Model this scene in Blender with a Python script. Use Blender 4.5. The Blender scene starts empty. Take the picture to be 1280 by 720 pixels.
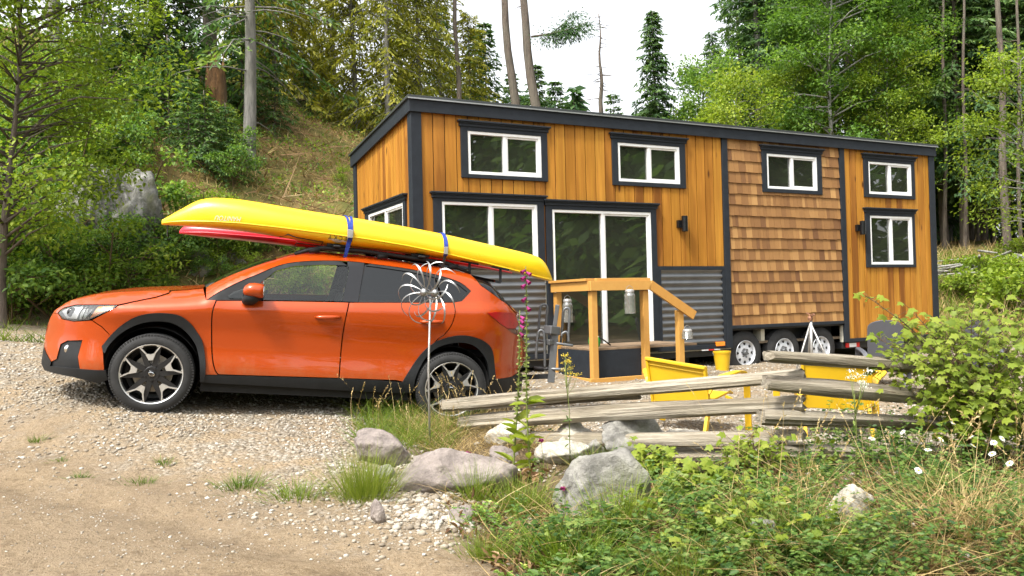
import bpy, bmesh, math, random
import numpy as np
from mathutils import Vector, Matrix
from mathutils.geometry import delaunay_2d_cdt
random.seed(7)
RNG = np.random.default_rng(11)
sc = bpy.context.scene
COL = sc.collection
rad = math.radians

# ---------------------------------------------------------------- camera (measured from the photograph)
F = 1040.0
EYE = Vector((0, 0, 1.45))
TH = 18 / 1040.0
RHO = 0.024
CW = Vector((0, math.cos(TH), math.sin(TH)))
R0 = Vector((1, 0, 0)); U0 = Vector((0, -math.sin(TH), math.cos(TH)))
CR = R0 * math.cos(RHO) - U0 * math.sin(RHO)
CU = U0 * math.cos(RHO) + R0 * math.sin(RHO)

def ray(px, py):
    d = CW + CR * ((px - 640) / F) + CU * ((360 - py) / F)
    return d / d.y
def at(px, py, Y):
    return EYE + ray(px, py) * Y
def on_plane(px, py, P, n):
    d = ray(px, py)
    return EYE + d * (((P - EYE).dot(n)) / d.dot(n))

cam_d = bpy.data.cameras.new('camera')
cam_d.sensor_width = 36; cam_d.lens = F / 1280 * 36
cam_d.clip_start = 0.05; cam_d.clip_end = 2000
cam = bpy.data.objects.new('camera', cam_d); COL.objects.link(cam)
cam.matrix_world = Matrix(((CR.x, CU.x, -CW.x, EYE.x), (CR.y, CU.y, -CW.y, EYE.y), (CR.z, CU.z, -CW.z, EYE.z), (0, 0, 0, 1)))
sc.camera = cam

# ---------------------------------------------------------------- small object helpers
def tag(o, label=None, cat=None, group=None, kind=None):
    if label: o['label'] = label
    if cat: o['category'] = cat
    if group: o['group'] = group
    if kind: o['kind'] = kind
    return o
def thing(name, label, cat, mat=None, group=None):
    o = bpy.data.objects.new(name, None); o.empty_display_size = 0.1
    COL.objects.link(o)
    if mat is not None: o.matrix_world = mat
    return tag(o, label, cat, group)
def T(x, y, z, rz=0.0, s=1.0):
    return Matrix.Translation((x, y, z)) @ Matrix.Rotation(rz, 4, 'Z') @ Matrix.Scale(s, 4)
def copy_tree(o, parent=None):
    c = o.copy(); COL.objects.link(c)
    if parent is not None: c.parent = parent
    for ch in o.children: copy_tree(ch, c)
    return c

class MB:
    """collects shapes, builds ONE mesh object"""
    def __init__(s): s.v = []; s.f = []; s.mi = []; s.a = []; s.cur = 0; s.val = 0.5
    def add(s, vs, fs):
        o = len(s.v)
        s.v += [tuple(v) for v in vs]; s.a += [s.val] * len(vs)
        for f in fs: s.f.append(tuple(i + o for i in f)); s.mi.append(s.cur)
    def box(s, a, b, M=None):
        x0, y0, z0 = a; x1, y1, z1 = b
        vs = [Vector(p) for p in ((x0,y0,z0),(x1,y0,z0),(x1,y1,z0),(x0,y1,z0),(x0,y0,z1),(x1,y0,z1),(x1,y1,z1),(x0,y1,z1))]
        if M is not None: vs = [M @ v for v in vs]
        s.add(vs, [(0,3,2,1),(4,5,6,7),(0,1,5,4),(1,2,6,5),(2,3,7,6),(3,0,4,7)])
    def bar(s, p, q, w, h, up=(0, 0, 1), w2=None, h2=None):
        p = Vector(p); q = Vector(q); d = (q - p).normalized(); up = Vector(up)
        x = d.cross(up).normalized(); y = x.cross(d)
        w2 = w if w2 is None else w2; h2 = h if h2 is None else h2
        vs = [p + x*a*w/2 + y*b*h/2 for a, b in ((-1,-1),(1,-1),(1,1),(-1,1))] + [q + x*a*w2/2 + y*b*h2/2 for a, b in ((-1,-1),(1,-1),(1,1),(-1,1))]
        s.add(vs, [(0,1,2,3),(7,6,5,4),(0,4,5,1),(1,5,6,2),(2,6,7,3),(3,7,4,0)])
    def tube(s, pts, r, n=8, cap=True):
        pts = [Vector(p) for p in pts]
        rs = r if isinstance(r, (list, tuple)) else [r] * len(pts)
        vs = []; fs = []
        d0 = (pts[1] - pts[0]).normalized()
        x = d0.orthogonal().normalized()
        for i, p in enumerate(pts):
            d = (pts[min(i+1, len(pts)-1)] - pts[max(i-1, 0)]).normalized()
            x = (x - d * x.dot(d))
            x = x.normalized() if x.length > 1e-6 else d.orthogonal().normalized()
            y = d.cross(x)
            for k in range(n):
                a = 2 * math.pi * k / n
                vs.append(p + (x * math.cos(a) + y * math.sin(a)) * rs[i])
        for i in range(len(pts) - 1):
            for k in range(n):
                a = i*n + k; b = i*n + (k+1) % n
                fs.append((a, b, b + n, a + n))
        if cap:
            fs.append(tuple(range(n-1, -1, -1))); fs.append(tuple((len(pts)-1)*n + k for k in range(n)))
        s.add(vs, fs)
    def lathe(s, prof, M=None, n=32, close=False):
        """profile of (r, z) turned about local z"""
        vs = []; fs = []; m = len(prof)
        for k in range(n):
            a = 2*math.pi*k/n
            for r, z in prof: vs.append(Vector((r*math.cos(a), r*math.sin(a), z)))
        mm = m if close else m - 1
        for k in range(n):
            for i in range(mm):
                a = k*m + i; b = k*m + (i+1) % m; c = ((k+1) % n)*m + (i+1) % m; d = ((k+1) % n)*m + i
                fs.append((a, d, c, b))
        if M is not None: vs = [M @ v for v in vs]
        s.add(vs, fs)
    def prism(s, pts, d):
        """closed outline of 3D points extruded by vector d"""
        pts = [Vector(p) for p in pts]; d = Vector(d); n = len(pts)
        s.add(pts + [p + d for p in pts], [tuple(range(n-1, -1, -1)), tuple(range(n, 2*n))] + [(i, (i+1) % n, n + (i+1) % n, n + i) for i in range(n)])
    def grid(s, rows, close_u=False):
        n = len(rows[0]); vs = [p for r in rows for p in r]; fs = []
        for i in range(len(rows) - 1):
            for k in range(n if close_u else n - 1):
                fs.append((i*n+k, i*n+(k+1) % n, (i+1)*n+(k+1) % n, (i+1)*n+k))
        s.add(vs, fs)
    def build(s, name, mats, parent=None, smooth=False, bevel=0, angle=None):
        me = bpy.data.meshes.new(name)
        me.from_pydata(s.v, [], s.f); me.validate()
        if not isinstance(mats, (list, tuple)): mats = [mats]
        for m in mats: me.materials.append(m)
        if len(mats) > 1:
            me.polygons.foreach_set('material_index', s.mi[:len(me.polygons)])
        at_ = me.attributes.new('bv', 'FLOAT', 'POINT'); at_.data.foreach_set('value', s.a)
        bm = bmesh.new(); bm.from_mesh(me); bmesh.ops.recalc_face_normals(bm, faces=bm.faces); bm.to_mesh(me); bm.free()
        if smooth: me.polygons.foreach_set('use_smooth', [True] * len(me.polygons))
        if angle:
            me.set_sharp_from_angle(angle=rad(angle))
        o = bpy.data.objects.new(name, me); COL.objects.link(o)
        if parent is not None: o.parent = parent
        if bevel:
            b = o.modifiers.new('bevel', 'BEVEL'); b.width = bevel; b.segments = 2; b.limit_method = 'ANGLE'
            b.angle_limit = rad(40)
        return o

def np_mesh(name, V, quads, mat, lv=None, parent=None, tris=None, smooth=False):
    """fast mesh from numpy arrays: V (n,3), quads (m,4)"""
    me = bpy.data.meshes.new(name)
    nq = 0 if quads is None else len(quads); nt = 0 if tris is None else len(tris)
    me.vertices.add(len(V)); me.vertices.foreach_set('co', np.ascontiguousarray(V, np.float32).ravel())
    loops = []
    if nq: loops.append(np.asarray(quads, np.int32).ravel())
    if nt: loops.append(np.asarray(tris, np.int32).ravel())
    loops = np.concatenate(loops)
    me.loops.add(len(loops)); me.loops.foreach_set('vertex_index', loops)
    st = np.concatenate([np.arange(nq)*4, nq*4 + np.arange(nt)*3]).astype(np.int32)
    me.polygons.add(nq + nt); me.polygons.foreach_set('loop_start', st)
    me.update(calc_edges=True)
    if lv is not None:
        a = me.attributes.new('bv', 'FLOAT', 'POINT'); a.data.foreach_set('value', np.ascontiguousarray(lv, np.float32))
    if smooth: me.polygons.foreach_set('use_smooth', np.ones(nq + nt, bool))
    for m in (mat if isinstance(mat, (list, tuple)) else [mat]): me.materials.append(m)
    o = bpy.data.objects.new(name, me); COL.objects.link(o)
    if parent is not None: o.parent = parent
    return o

# ---------------------------------------------------------------- noise
def _h(ix, iy, s):
    n = (ix.astype(np.int64) * 374761393 + iy.astype(np.int64) * 668265263 + s * 1274126177) & 0x7fffffff
    n = ((n ^ (n >> 13)) * 1274126177) & 0x7fffffff
    return ((n ^ (n >> 16)) & 0xffff) / 65535.0
def vnoise(x, y, s=0):
    x = np.asarray(x, float); y = np.asarray(y, float)
    ix = np.floor(x); iy = np.floor(y); fx = x - ix; fy = y - iy
    fx = fx*fx*(3-2*fx); fy = fy*fy*(3-2*fy)
    a = _h(ix, iy, s); b = _h(ix+1, iy, s); c = _h(ix, iy+1, s); d = _h(ix+1, iy+1, s)
    return (a*(1-fx)+b*fx)*(1-fy) + (c*(1-fx)+d*fx)*fy
def fbm(x, y, s=0, o=4):
    t = 0; a = 1; n = 0
    for k in range(o):
        t = t + a*vnoise(np.asarray(x)*2**k, np.asarray(y)*2**k, s+k); n += a; a *= .5
    return t/n
def sstep(a, b, x):
    t = np.clip((np.asarray(x, float)-a)/(b-a), 0, 1); return t*t*(3-2*t)

# ---------------------------------------------------------------- material helpers
class NT:
    def __init__(s, name):
        s.m = bpy.data.materials.new(name); s.m.use_nodes = True
        s.t = s.m.node_tree; s.n = s.t.nodes; s.l = s.t.links; s.n.clear()
        s.out = s.n.new('ShaderNodeOutputMaterial')
    def node(s, typ, **kw):
        n = s.n.new('ShaderNode' + typ)
        for k, v in kw.items():
            if k in n.inputs: s.set(n.inputs[k], v)
            else: setattr(n, k, v)
        return n
    def set(s, inp, v):
        if isinstance(v, bpy.types.NodeSocket): s.l.new(v, inp)
        else:
            if hasattr(inp, 'default_value') and not isinstance(inp.default_value, (int, float)) and not isinstance(v, str):
                v = tuple(v) + ((1,) if len(v) == 3 and len(inp.default_value) == 4 else ())
            inp.default_value = v
    def coord(s, which='Object'): return s.node('TexCoord').outputs[which]
    def mapping(s, vec, scale=(1,1,1), rot=(0,0,0)):
        n = s.node('Mapping'); s.l.new(vec, n.inputs['Vector']); n.inputs['Scale'].default_value = scale; n.inputs['Rotation'].default_value = rot
        return n.outputs[0]
    def noise(s, vec, scale, detail=4, rough=.55, out='Fac'):
        n = s.node('TexNoise'); s.l.new(vec, n.inputs['Vector']); n.inputs['Scale'].default_value = scale; n.inputs['Detail'].default_value = detail; n.inputs['Roughness'].default_value = rough
        return n.outputs[out]
    def ramp(s, fac, stops, interp='LINEAR'):
        n = s.node('ValToRGB'); e = n.color_ramp.elements; n.color_ramp.interpolation = interp
        while len(e) > 1: e.remove(e[-1])
        for i, (p, c) in enumerate(stops):
            if i == 0: e[0].position = p
            else: e.new(p)
            e[i].color = tuple(c) + (1,) if len(c) == 3 else c
        s.l.new(fac, n.inputs['Fac']); return n.outputs['Color']
    def mix(s, fac, a, b, mode='MIX'):
        n = s.node('Mix', data_type='RGBA', blend_type=mode)
        s.set(n.inputs[0], fac); s.set(n.inputs[6], a); s.set(n.inputs[7], b)
        return n.outputs[2]
    def math(s, op, a, b=0.0, clamp=False):
        n = s.node('Math', operation=op); n.use_clamp = clamp
        s.set(n.inputs[0], a); s.set(n.inputs[1], b); return n.outputs[0]
    def attr(s, name='bv', out='Fac'): 
        n = s.node('Attribute', attribute_name=name); return n.outputs[out]
    def objrand(s): return s.node('ObjectInfo').outputs['Random']
    def bump(s, h, strength=.3, dist=.02):
        n = s.node('Bump'); s.l.new(h, n.inputs['Height']); n.inputs['Strength'].default_value = strength; n.inputs['Distance'].default_value = dist
        return n.outputs[0]
    def pbr(s, color, rough=.5, metal=0, normal=None, **kw):
        n = s.node('BsdfPrincipled'); s.set(n.inputs['Base Color'], color); s.set(n.inputs['Roughness'], rough); s.set(n.inputs['Metallic'], metal)
        if normal is not None: s.l.new(normal, n.inputs['Normal'])
        for k, v in kw.items(): s.set(n.inputs[k.replace('_', ' ')], v)
        return n.outputs[0]
    def done(s, shader):
        s.l.new(shader, s.out.inputs['Surface']); return s.m

def plain(name, c, rough=.5, metal=0, var=.12, scale=6, bumpy=0, **kw):
    """a procedural paint / plastic: base colour with soft irregular variation"""
    t = NT(name); co = t.coord()
    f = t.noise(co, scale, 5)
    col = t.ramp(f, [(.3, [x*(1-var) for x in c]), (.7, [min(1, x*(1+var)) for x in c])])
    r = t.math('ADD', t.math('MULTIPLY', t.noise(co, scale*3), .16), rough - .08, True)
    nrm = t.bump(t.noise(co, scale*14), bumpy, .01) if bumpy else None
    return t.done(t.pbr(col, r, metal, nrm, **kw))

def leaf_mat(name, stops, trans=.38, rough=.55, objvar=.25):
    """foliage: colour by leaf (attribute), shifted a little per plant; part of the light passes through"""
    t = NT(name)
    f = t.attr()
    if objvar:
        f = t.math('ADD', f, t.math('MULTIPLY', t.math('SUBTRACT', t.objrand(), .5), objvar), True)
    c = t.ramp(f, stops)
    d = t.pbr(c, rough, 0, None, Specular_IOR_Level=.3)
    tr = t.node('BsdfTranslucent'); t.l.new(t.mix(1.0, c, (.95, 1.0, .5), 'MULTIPLY'), tr.inputs['Color'])
    m = t.node('MixShader'); m.inputs[0].default_value = trans
    t.l.new(d, m.inputs[1]); t.l.new(tr.outputs[0], m.inputs[2])
    return t.done(m.outputs[0])

M = {}
def mats():
    # --- car
    t = NT('orange_paint'); co = t.coord()
    fl = t.noise(co, 900, 1)
    zc = t.node('SeparateXYZ'); t.l.new(co, zc.inputs[0])
    dust = t.math('MULTIPLY', t.ramp(t.math('ADD', zc.outputs[2], t.math('MULTIPLY', t.noise(co, 3.5, 5), .35)), [(.42,(.55,.55,.55)),(.72,(0,0,0))]), t.ramp(t.noise(co, 16, 5, .7), [(.35,(.15,.15,.15)),(.7,(1,1,1))]))
    pc = t.mix(t.ramp(fl, [(.4,(0,0,0)),(.62,(1,1,1))]), (.33,.037,.001), (.40,.056,.0015))
    M['paint'] = t.done(t.pbr(t.mix(dust, pc, (.30,.16,.075)), t.math('ADD', t.math('MULTIPLY', dust, .4), .40), .15, None, Coat_Weight=.75, Coat_Roughness=.03, Specular_IOR_Level=.2))
    M['black_plastic'] = plain('black_plastic', (.011,.012,.013), .6, 0, .2, 8, .15, Specular_IOR_Level=.3)
    M['gloss_black'] = plain('gloss_black', (.008,.008,.009), .12, 0, .1, 5)
    M['rubber'] = plain('rubber', (.018,.018,.018), .8, 0, .35, 12, .2)
    M['dark_alloy'] = plain('dark_alloy', (.02,.02,.021), .4, .3, .2, 8)
    M['machined'] = plain('machined_alloy', (.66,.66,.65), .42, .9, .06, 20)
    M['brake'] = plain('brake_steel', (.33,.30,.26), .5, .7, .2, 10)
    M['chrome'] = plain('chrome', (.8,.8,.8), .12, 1, .04, 4)
    M['underbody'] = plain('underbody', (.012,.012,.012), .9, 0, .2, 6)
    M['seat_cloth'] = plain('seat_cloth', (.035,.035,.038), .85, 0, .2, 20)
    M['red_lens'] = plain('red_lens', (.36,.004,.008), .3, 0, .2, 14, 0, Coat_Weight=.35, Coat_Roughness=.05)
    M['amber'] = plain('amber_lens', (.85,.24,.01), .15, 0, .1, 14, 0, Coat_Weight=1.0)
    for nm, tint, tr, dk in (('car_glass', (.88,.93,.90), .95, (.01,.012,.012)), ('tint_glass', (.10,.10,.11), .45, (.006,.007,.009)), ('lens_glass', (.95,.95,.95), .9, (.4,.4,.4)), ('house_glass', (.50,.55,.48), .58, (.055,.06,.045))):
        t = NT(nm)
        g = t.node('BsdfGlossy'); g.inputs['Roughness'].default_value = .015; g.inputs['Color'].default_value = (.95,.97,.95,1)
        tp = t.node('BsdfTransparent'); tp.inputs['Color'].default_value = tint + (1,)
        df = t.node('BsdfDiffuse'); df.inputs['Color'].default_value = dk + (1,)
        m1 = t.node('MixShader'); m1.inputs[0].default_value = tr; t.l.new(df.outputs[0], m1.inputs[1]); t.l.new(tp.outputs[0], m1.inputs[2])
        fr = t.node('Fresnel'); fr.inputs['IOR'].default_value = 2.35 if nm in ('house_glass',) else 1.55
        m2 = t.node('MixShader'); t.l.new(fr.outputs[0], m2.inputs[0]); t.l.new(m1.outputs[0], m2.inputs[1]); t.l.new(g.outputs[0], m2.inputs[2])
        M[nm] = t.done(m2.outputs[0])
    # --- kayaks
    M['yellow_hull'] = plain('yellow_polyethylene', (.72,.46,.007), .30, 0, .05, 3, .03)
    M['red_hull'] = plain('red_polyethylene', (.52,.012,.03), .32, 0, .08, 3, .03)
    M['blue_web'] = plain('blue_webbing', (.004,.03,.24), .7, 0, .25, 60, .3)
    M['decal_grey'] = plain('decal_grey', (.55,.53,.46), .5)
    M['decal_black'] = plain('decal_black', (.02,.02,.02), .5)
    # --- house
    t = NT('cedar_boards'); co = t.coord(); bv = t.attr()
    n1 = t.noise(t.mapping(co, (28, 28, .9)), 1, 6, .6)
    n2 = t.noise(t.mapping(co, (5, 5, .55)), 1.3, 3)
    knot = t.node('TexVoronoi', feature='F1'); t.l.new(t.mapping(co, (5.2, 5.2, 1.7)), knot.inputs['Vector']); knot.inputs['Scale'].default_value = 1
    base = t.ramp(bv, [(0, (.16,.06,.011)), (.16, (.26,.11,.015)), (.5, (.36,.165,.021)), (1, (.44,.222,.032))])
    c = t.mix(t.ramp(n1, [(.35,(0,0,0)),(.75,(.75,.75,.75))]), base, (.22,.075,.012))
    c = t.mix(t.ramp(n2, [(.45,(0,0,0)),(.8,(.5,.5,.5))]), c, (.66,.30,.05))
    c = t.mix(t.ramp(knot.outputs['Distance'], [(.05,(.95,.95,.95)),(.15,(0,0,0))]), c, (.06,.02,.006))
    M['cedar'] = t.done(t.pbr(c, .5, 0, t.bump(n1, .25, .01), Specular_IOR_Level=.2))
    t = NT('cedar_shingles'); co = t.coord(); bv = t.attr()
    n1 = t.noise(t.mapping(co, (60, 60, 3)), 1, 5, .6)
    base = t.ramp(bv, [(0, (.12,.054,.016)), (.35, (.225,.112,.032)), (.7, (.32,.168,.05)), (1, (.47,.27,.092))])
    c = t.mix(t.math('MULTIPLY', n1, .5), base, (.15,.055,.02))
    M['shingle'] = t.done(t.pbr(c, .75, 0, t.bump(n1, .4, .01)))
    M['trim'] = plain('charcoal_trim', (.014,.018,.024), .6, 0, .18, 9, .1, Specular_IOR_Level=.3)
    M['roof'] = plain('dark_metal_roof', (.05,.055,.055), .42, .3, .15, 3)
    M['drip'] = plain('drip_edge', (.35,.36,.36), .35, .6, .1, 3)
    M['corrugated'] = plain('corrugated_steel', (.17,.175,.18), .42, .75, .18, 2.2, .06)
    M['white_vinyl'] = plain('white_vinyl', (.78,.79,.78), .35, 0, .04, 5)
    M['inside'] = plain('interior_wall', (.46,.44,.36), .8, 0, .08, 2)
    M['inside_dark'] = plain('interior_floor', (.12,.09,.06), .7, 0, .2, 3)
    M['pine'] = None
    t = NT('pine_lumber'); co = t.coord(); bv = t.attr()
    n1 = t.noise(t.mapping(co, (26, 26, 26)), 1, 5, .6)
    n2 = t.noise(co, 1.6, 3)
    c = t.mix(t.math('MULTIPLY', n1, .5), t.ramp(bv, [(0,(.48,.25,.055)),(1,(.60,.35,.09))]), (.36,.14,.025))
    c = t.mix(t.ramp(n2, [(.5,(0,0,0)),(.8,(.35,.35,.35))]), c, (.66,.38,.10))
    M['pine'] = t.done(t.pbr(c, .55, 0, t.bump(n1, .2, .01)))
    M['deck_board'] = plain('worn_deck_boards', (.20,.135,.08), .75, 0, .3, 5, .2)
    M['trailer'] = plain('trailer_black', (.016,.017,.018), .5, .1, .2, 5)
    M['white_rim'] = plain('white_steel', (.62,.64,.67), .35, .2, .05, 8)
    M['reflect_red'] = plain('reflector_red', (.6,.02,.02), .3)
    M['reflect_white'] = plain('reflector_white', (.75,.75,.75), .3)
    M['yellow_chair'] = plain('yellow_plastic', (.60,.37,.012), .42, 0, .07, 3, .04)
    M['grey_chair'] = plain('grey_plastic', (.062,.064,.074), .6, 0, .1, 4, .05)
    M['grey_metal'] = plain('grey_powder_coat', (.13,.135,.14), .45, .5, .15, 8)
    M['steel'] = plain('brushed_steel', (.30,.30,.30), .42, .95, .08, 14)
    M['galv'] = plain('galvanised_steel', (.40,.39,.37), .5, .7, .2, 14)
    M['copper'] = plain('weathered_copper', (.30,.15,.09), .5, .6, .3, 20)
    M['green_plastic'] = plain('green_plastic', (.01,.30,.05), .35, 0, .1, 6)
    M['clear'] = None
    t = NT('clear_glass')
    g = t.node('BsdfGlossy'); g.inputs['Roughness'].default_value = .05
    tp = t.node('BsdfTransparent'); tp.inputs['Color'].default_value = (.72,.74,.72,1)
    df = t.node('BsdfDiffuse'); df.inputs['Color'].default_value = (.6,.6,.56,1)
    m1 = t.node('MixShader'); m1.inputs[0].default_value = .80; t.l.new(df.outputs[0], m1.inputs[1]); t.l.new(tp.outputs[0], m1.inputs[2])
    m2 = t.node('MixShader'); m2.inputs[0].default_value = .16; t.l.new(m1.outputs[0], m2.inputs[1]); t.l.new(g.outputs[0], m2.inputs[2])
    M['clear'] = t.done(m2.outputs[0])
    # --- weathered logs
    t = NT('weathered_wood'); co = t.coord(); bv = t.attr()
    n1 = t.noise(t.mapping(co, (1.1, 24, 24)), 1, 8, .72)
    n2 = t.noise(t.mapping(co, (.9, 6, 6)), 1.4, 4)
    c = t.ramp(n1, [(.31,(.03,.024,.017)),(.40,(.18,.15,.11)),(.55,(.34,.30,.235)),(.72,(.52,.475,.39))])
    c = t.mix(t.ramp(n2, [(.45,(0,0,0)),(.75,(.7,.7,.7))]), c, (.24,.20,.13))
    M['old_wood'] = t.done(t.pbr(c, .85, 0, t.bump(n1, 1.0, .035)))
    # --- rocks
    def rock(name, a, b, c3, moss):
        t = NT(name); co = t.coord()
        n1 = t.noise(co, 5.5, 8, .65); n2 = t.noise(co, 26, 5, .7); n3 = t.noise(co, 3.1, 5)
        c = t.ramp(n1, [(.3, a), (.5, b), (.72, c3)])
        c = t.mix(t.ramp(n2, [(.5,(0,0,0)),(.72,(.55,.55,.55))]), c, [x*.45 for x in a])
        c = t.mix(t.ramp(n3, [(.52,(0,0,0)),(.68,(moss,)*3)]), c, (.10,.105,.03))
        h = t.math('ADD', n1, t.math('MULTIPLY', n2, .35))
        M[name] = t.done(t.pbr(c, .85, 0, t.bump(h, .7, .06)))
    rock('rock_grey', (.11,.105,.095), (.235,.225,.20), (.38,.37,.335), .6)
    rock('rock_brown', (.12,.10,.09), (.22,.185,.165), (.36,.31,.28), .15)
    rock('rock_pale', (.28,.25,.195), (.42,.385,.32), (.58,.56,.50), .3)
    rock('rock_cliff', (.075,.075,.065), (.18,.175,.16), (.36,.355,.33), .75)
    # --- bark
    def bark(name, a, b, sc_=1):
        t = NT(name); co = t.coord()
        n1 = t.noise(t.mapping(co, (9*sc_, 9*sc_, 1.6*sc_)), 1, 6, .7)
        n2 = t.noise(co, .9, 4)
        c = t.mix(t.ramp(n2, [(.45,(0,0,0)),(.7,(.55,.55,.55))]), t.ramp(n1, [(.32, a), (.68, b)]), (.13,.13,.095))
        M[name] = t.done(t.pbr(c, .9, 0, t.bump(n1, .8, .05)))
    bark('bark_brown', (.035,.026,.02), (.15,.115,.088))
    bark('bark_grey', (.08,.076,.068), (.27,.255,.23))
    bark('bark_pale', (.12,.115,.10), (.34,.33,.30))
    bark('stem_brown', (.07,.045,.02), (.16,.10,.05), 4)
    bark('rotten_wood', (.07,.035,.012), (.22,.11,.04), 1)
    # --- foliage
    M['fir'] = leaf_mat('fir_needles', [(0,(0.034,0.079,0.031)),(.4,(0.074,0.153,0.041)),(.75,(0.145,0.231,0.057)),(1,(0.252,0.324,0.077))], .40)
    M['cedar_leaf'] = leaf_mat('cedar_sprays', [(0,(0.043,0.095,0.039)),(.4,(0.092,0.173,0.053)),(.75,(0.156,0.243,0.071)),(1,(0.243,0.328,0.096))], .42)
    M['lit_fir'] = leaf_mat('sunlit_fir_needles', [(0,(0.127,0.149,0.023)),(.4,(0.255,0.268,0.033)),(.75,(0.399,0.372,0.046)),(1,(0.542,0.487,0.069))], .46)  # fir needles with sunlight painted in: brighter and yellower than the plain fir
    M['alder'] = leaf_mat('alder_leaves', [(0,(0.053,0.121,0.025)),(.4,(0.111,0.212,0.036)),(.75,(0.190,0.313,0.050)),(1,(0.322,0.423,0.079))], .52)
    M['bright_leaf'] = leaf_mat('bright_leaves', [(0,(0.096,0.160,0.019)),(.4,(0.191,0.276,0.027)),(.75,(0.296,0.375,0.044)),(1,(0.421,0.473,0.081))], .52)
    M['salal'] = leaf_mat('shrub_leaves', [(0,(0.060,0.133,0.036)),(.4,(0.137,0.249,0.046)),(.75,(0.260,0.395,0.066)),(1,(0.468,0.564,0.119))], .46, .42)
    M['thimble'] = leaf_mat('thimbleberry_leaves', [(0,(.10,.16,.018)),(.4,(.20,.27,.03)),(.75,(.29,.35,.045)),(1,(.38,.42,.08))], .52, .5, 0)
    M['grass'] = leaf_mat('green_grass', [(0,(0.048,0.098,0.011)),(.4,(0.103,0.172,0.016)),(.75,(0.181,0.247,0.025)),(1,(0.278,0.310,0.057))], .45, .5, .2)
    M['straw'] = leaf_mat('dry_grass', [(0,(0.187,0.127,0.050)),(.4,(0.350,0.242,0.099)),(.75,(0.490,0.363,0.165)),(1,(0.606,0.473,0.242))], .25, .6, .1)
    M['weed'] = leaf_mat('weed_leaves', [(0,(0.035,0.085,0.020)),(.4,(0.075,0.150,0.029)),(.75,(0.138,0.227,0.045)),(1,(0.251,0.319,0.081))], .46, .45, .1)
    M['dead_leaf'] = leaf_mat('dead_leaves', [(0,(.10,.05,.025)),(.5,(.28,.16,.08)),(1,(.48,.33,.20))], .2, .7, 0)
    M['petal_white'] = leaf_mat('white_petals', [(0,(.70,.69,.64)),(1,(.82,.82,.78))], .3, .6, 0)
    M['petal_yellow'] = leaf_mat('yellow_petals', [(0,(.55,.40,.03)),(1,(.70,.56,.08))], .25, .6, 0)
    M['petal_pink'] = leaf_mat('magenta_petals', [(0,(.20,.012,.085)),(1,(.36,.035,.19))], .3, .6, 0)
    M['pod_green'] = leaf_mat('green_pods', [(0,(.10,.13,.025)),(1,(.22,.26,.07))], .2, .6, 0)
mats()

# ---------------------------------------------------------------- daylight
SUN_EL, SUN_AZ = rad(57), rad(-142)      # azimuth from +Y towards +X: the sun stands high on the left, a little behind the camera
sun_d = bpy.data.lights.new('sun', 'SUN'); sun_d.energy = 2.8; sun_d.angle = rad(7); sun_d.color = (1.0, .95, .86)
sun = bpy.data.objects.new('sun', sun_d); COL.objects.link(sun)
sv = Vector((math.sin(SUN_AZ)*math.cos(SUN_EL), math.cos(SUN_AZ)*math.cos(SUN_EL), math.sin(SUN_EL)))
sun.rotation_euler = (-sv).to_track_quat('-Z', 'Y').to_euler(); sun.location = sv * 60
wd = bpy.data.worlds.new('World'); sc.world = wd; wd.use_nodes = True
wn = wd.node_tree; wn.nodes.clear()
sky = wn.nodes.new('ShaderNodeTexSky'); sky.sky_type = 'NISHITA'; sky.sun_disc = False
sky.sun_elevation = SUN_EL; sky.sun_rotation = SUN_AZ; sky.air_density = 1.0; sky.dust_density = 4.0; sky.ozone_density = 1.0
hs = wn.nodes.new('ShaderNodeHueSaturation'); hs.inputs['Saturation'].default_value = .16; hs.inputs['Value'].default_value = 1.6
bgn = wn.nodes.new('ShaderNodeBackground'); bgn.inputs['Strength'].default_value = .15
wo = wn.nodes.new('ShaderNodeOutputWorld')
wn.links.new(sky.outputs[0], hs.inputs['Color']); wn.links.new(hs.outputs[0], bgn.inputs['Color']); wn.links.new(bgn.outputs[0], wo.inputs['Surface'])
sc.view_settings.view_transform = 'Standard'; sc.view_settings.look = 'None'; sc.view_settings.gamma = 1; sc.view_settings.exposure = .92
sc.view_settings.use_curve_mapping = False
sc.render.engine = 'CYCLES'
sc.cycles.max_bounces = 8; sc.cycles.transparent_max_bounces = 12; sc.cycles.transmission_bounces = 4; sc.cycles.diffuse_bounces = 3; sc.cycles.glossy_bounces = 4
sc.cycles.use_denoising = True
sc.cycles.caustics_reflective = False; sc.cycles.caustics_refractive = False
sc.cycles.sample_clamp_indirect = 6

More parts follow.
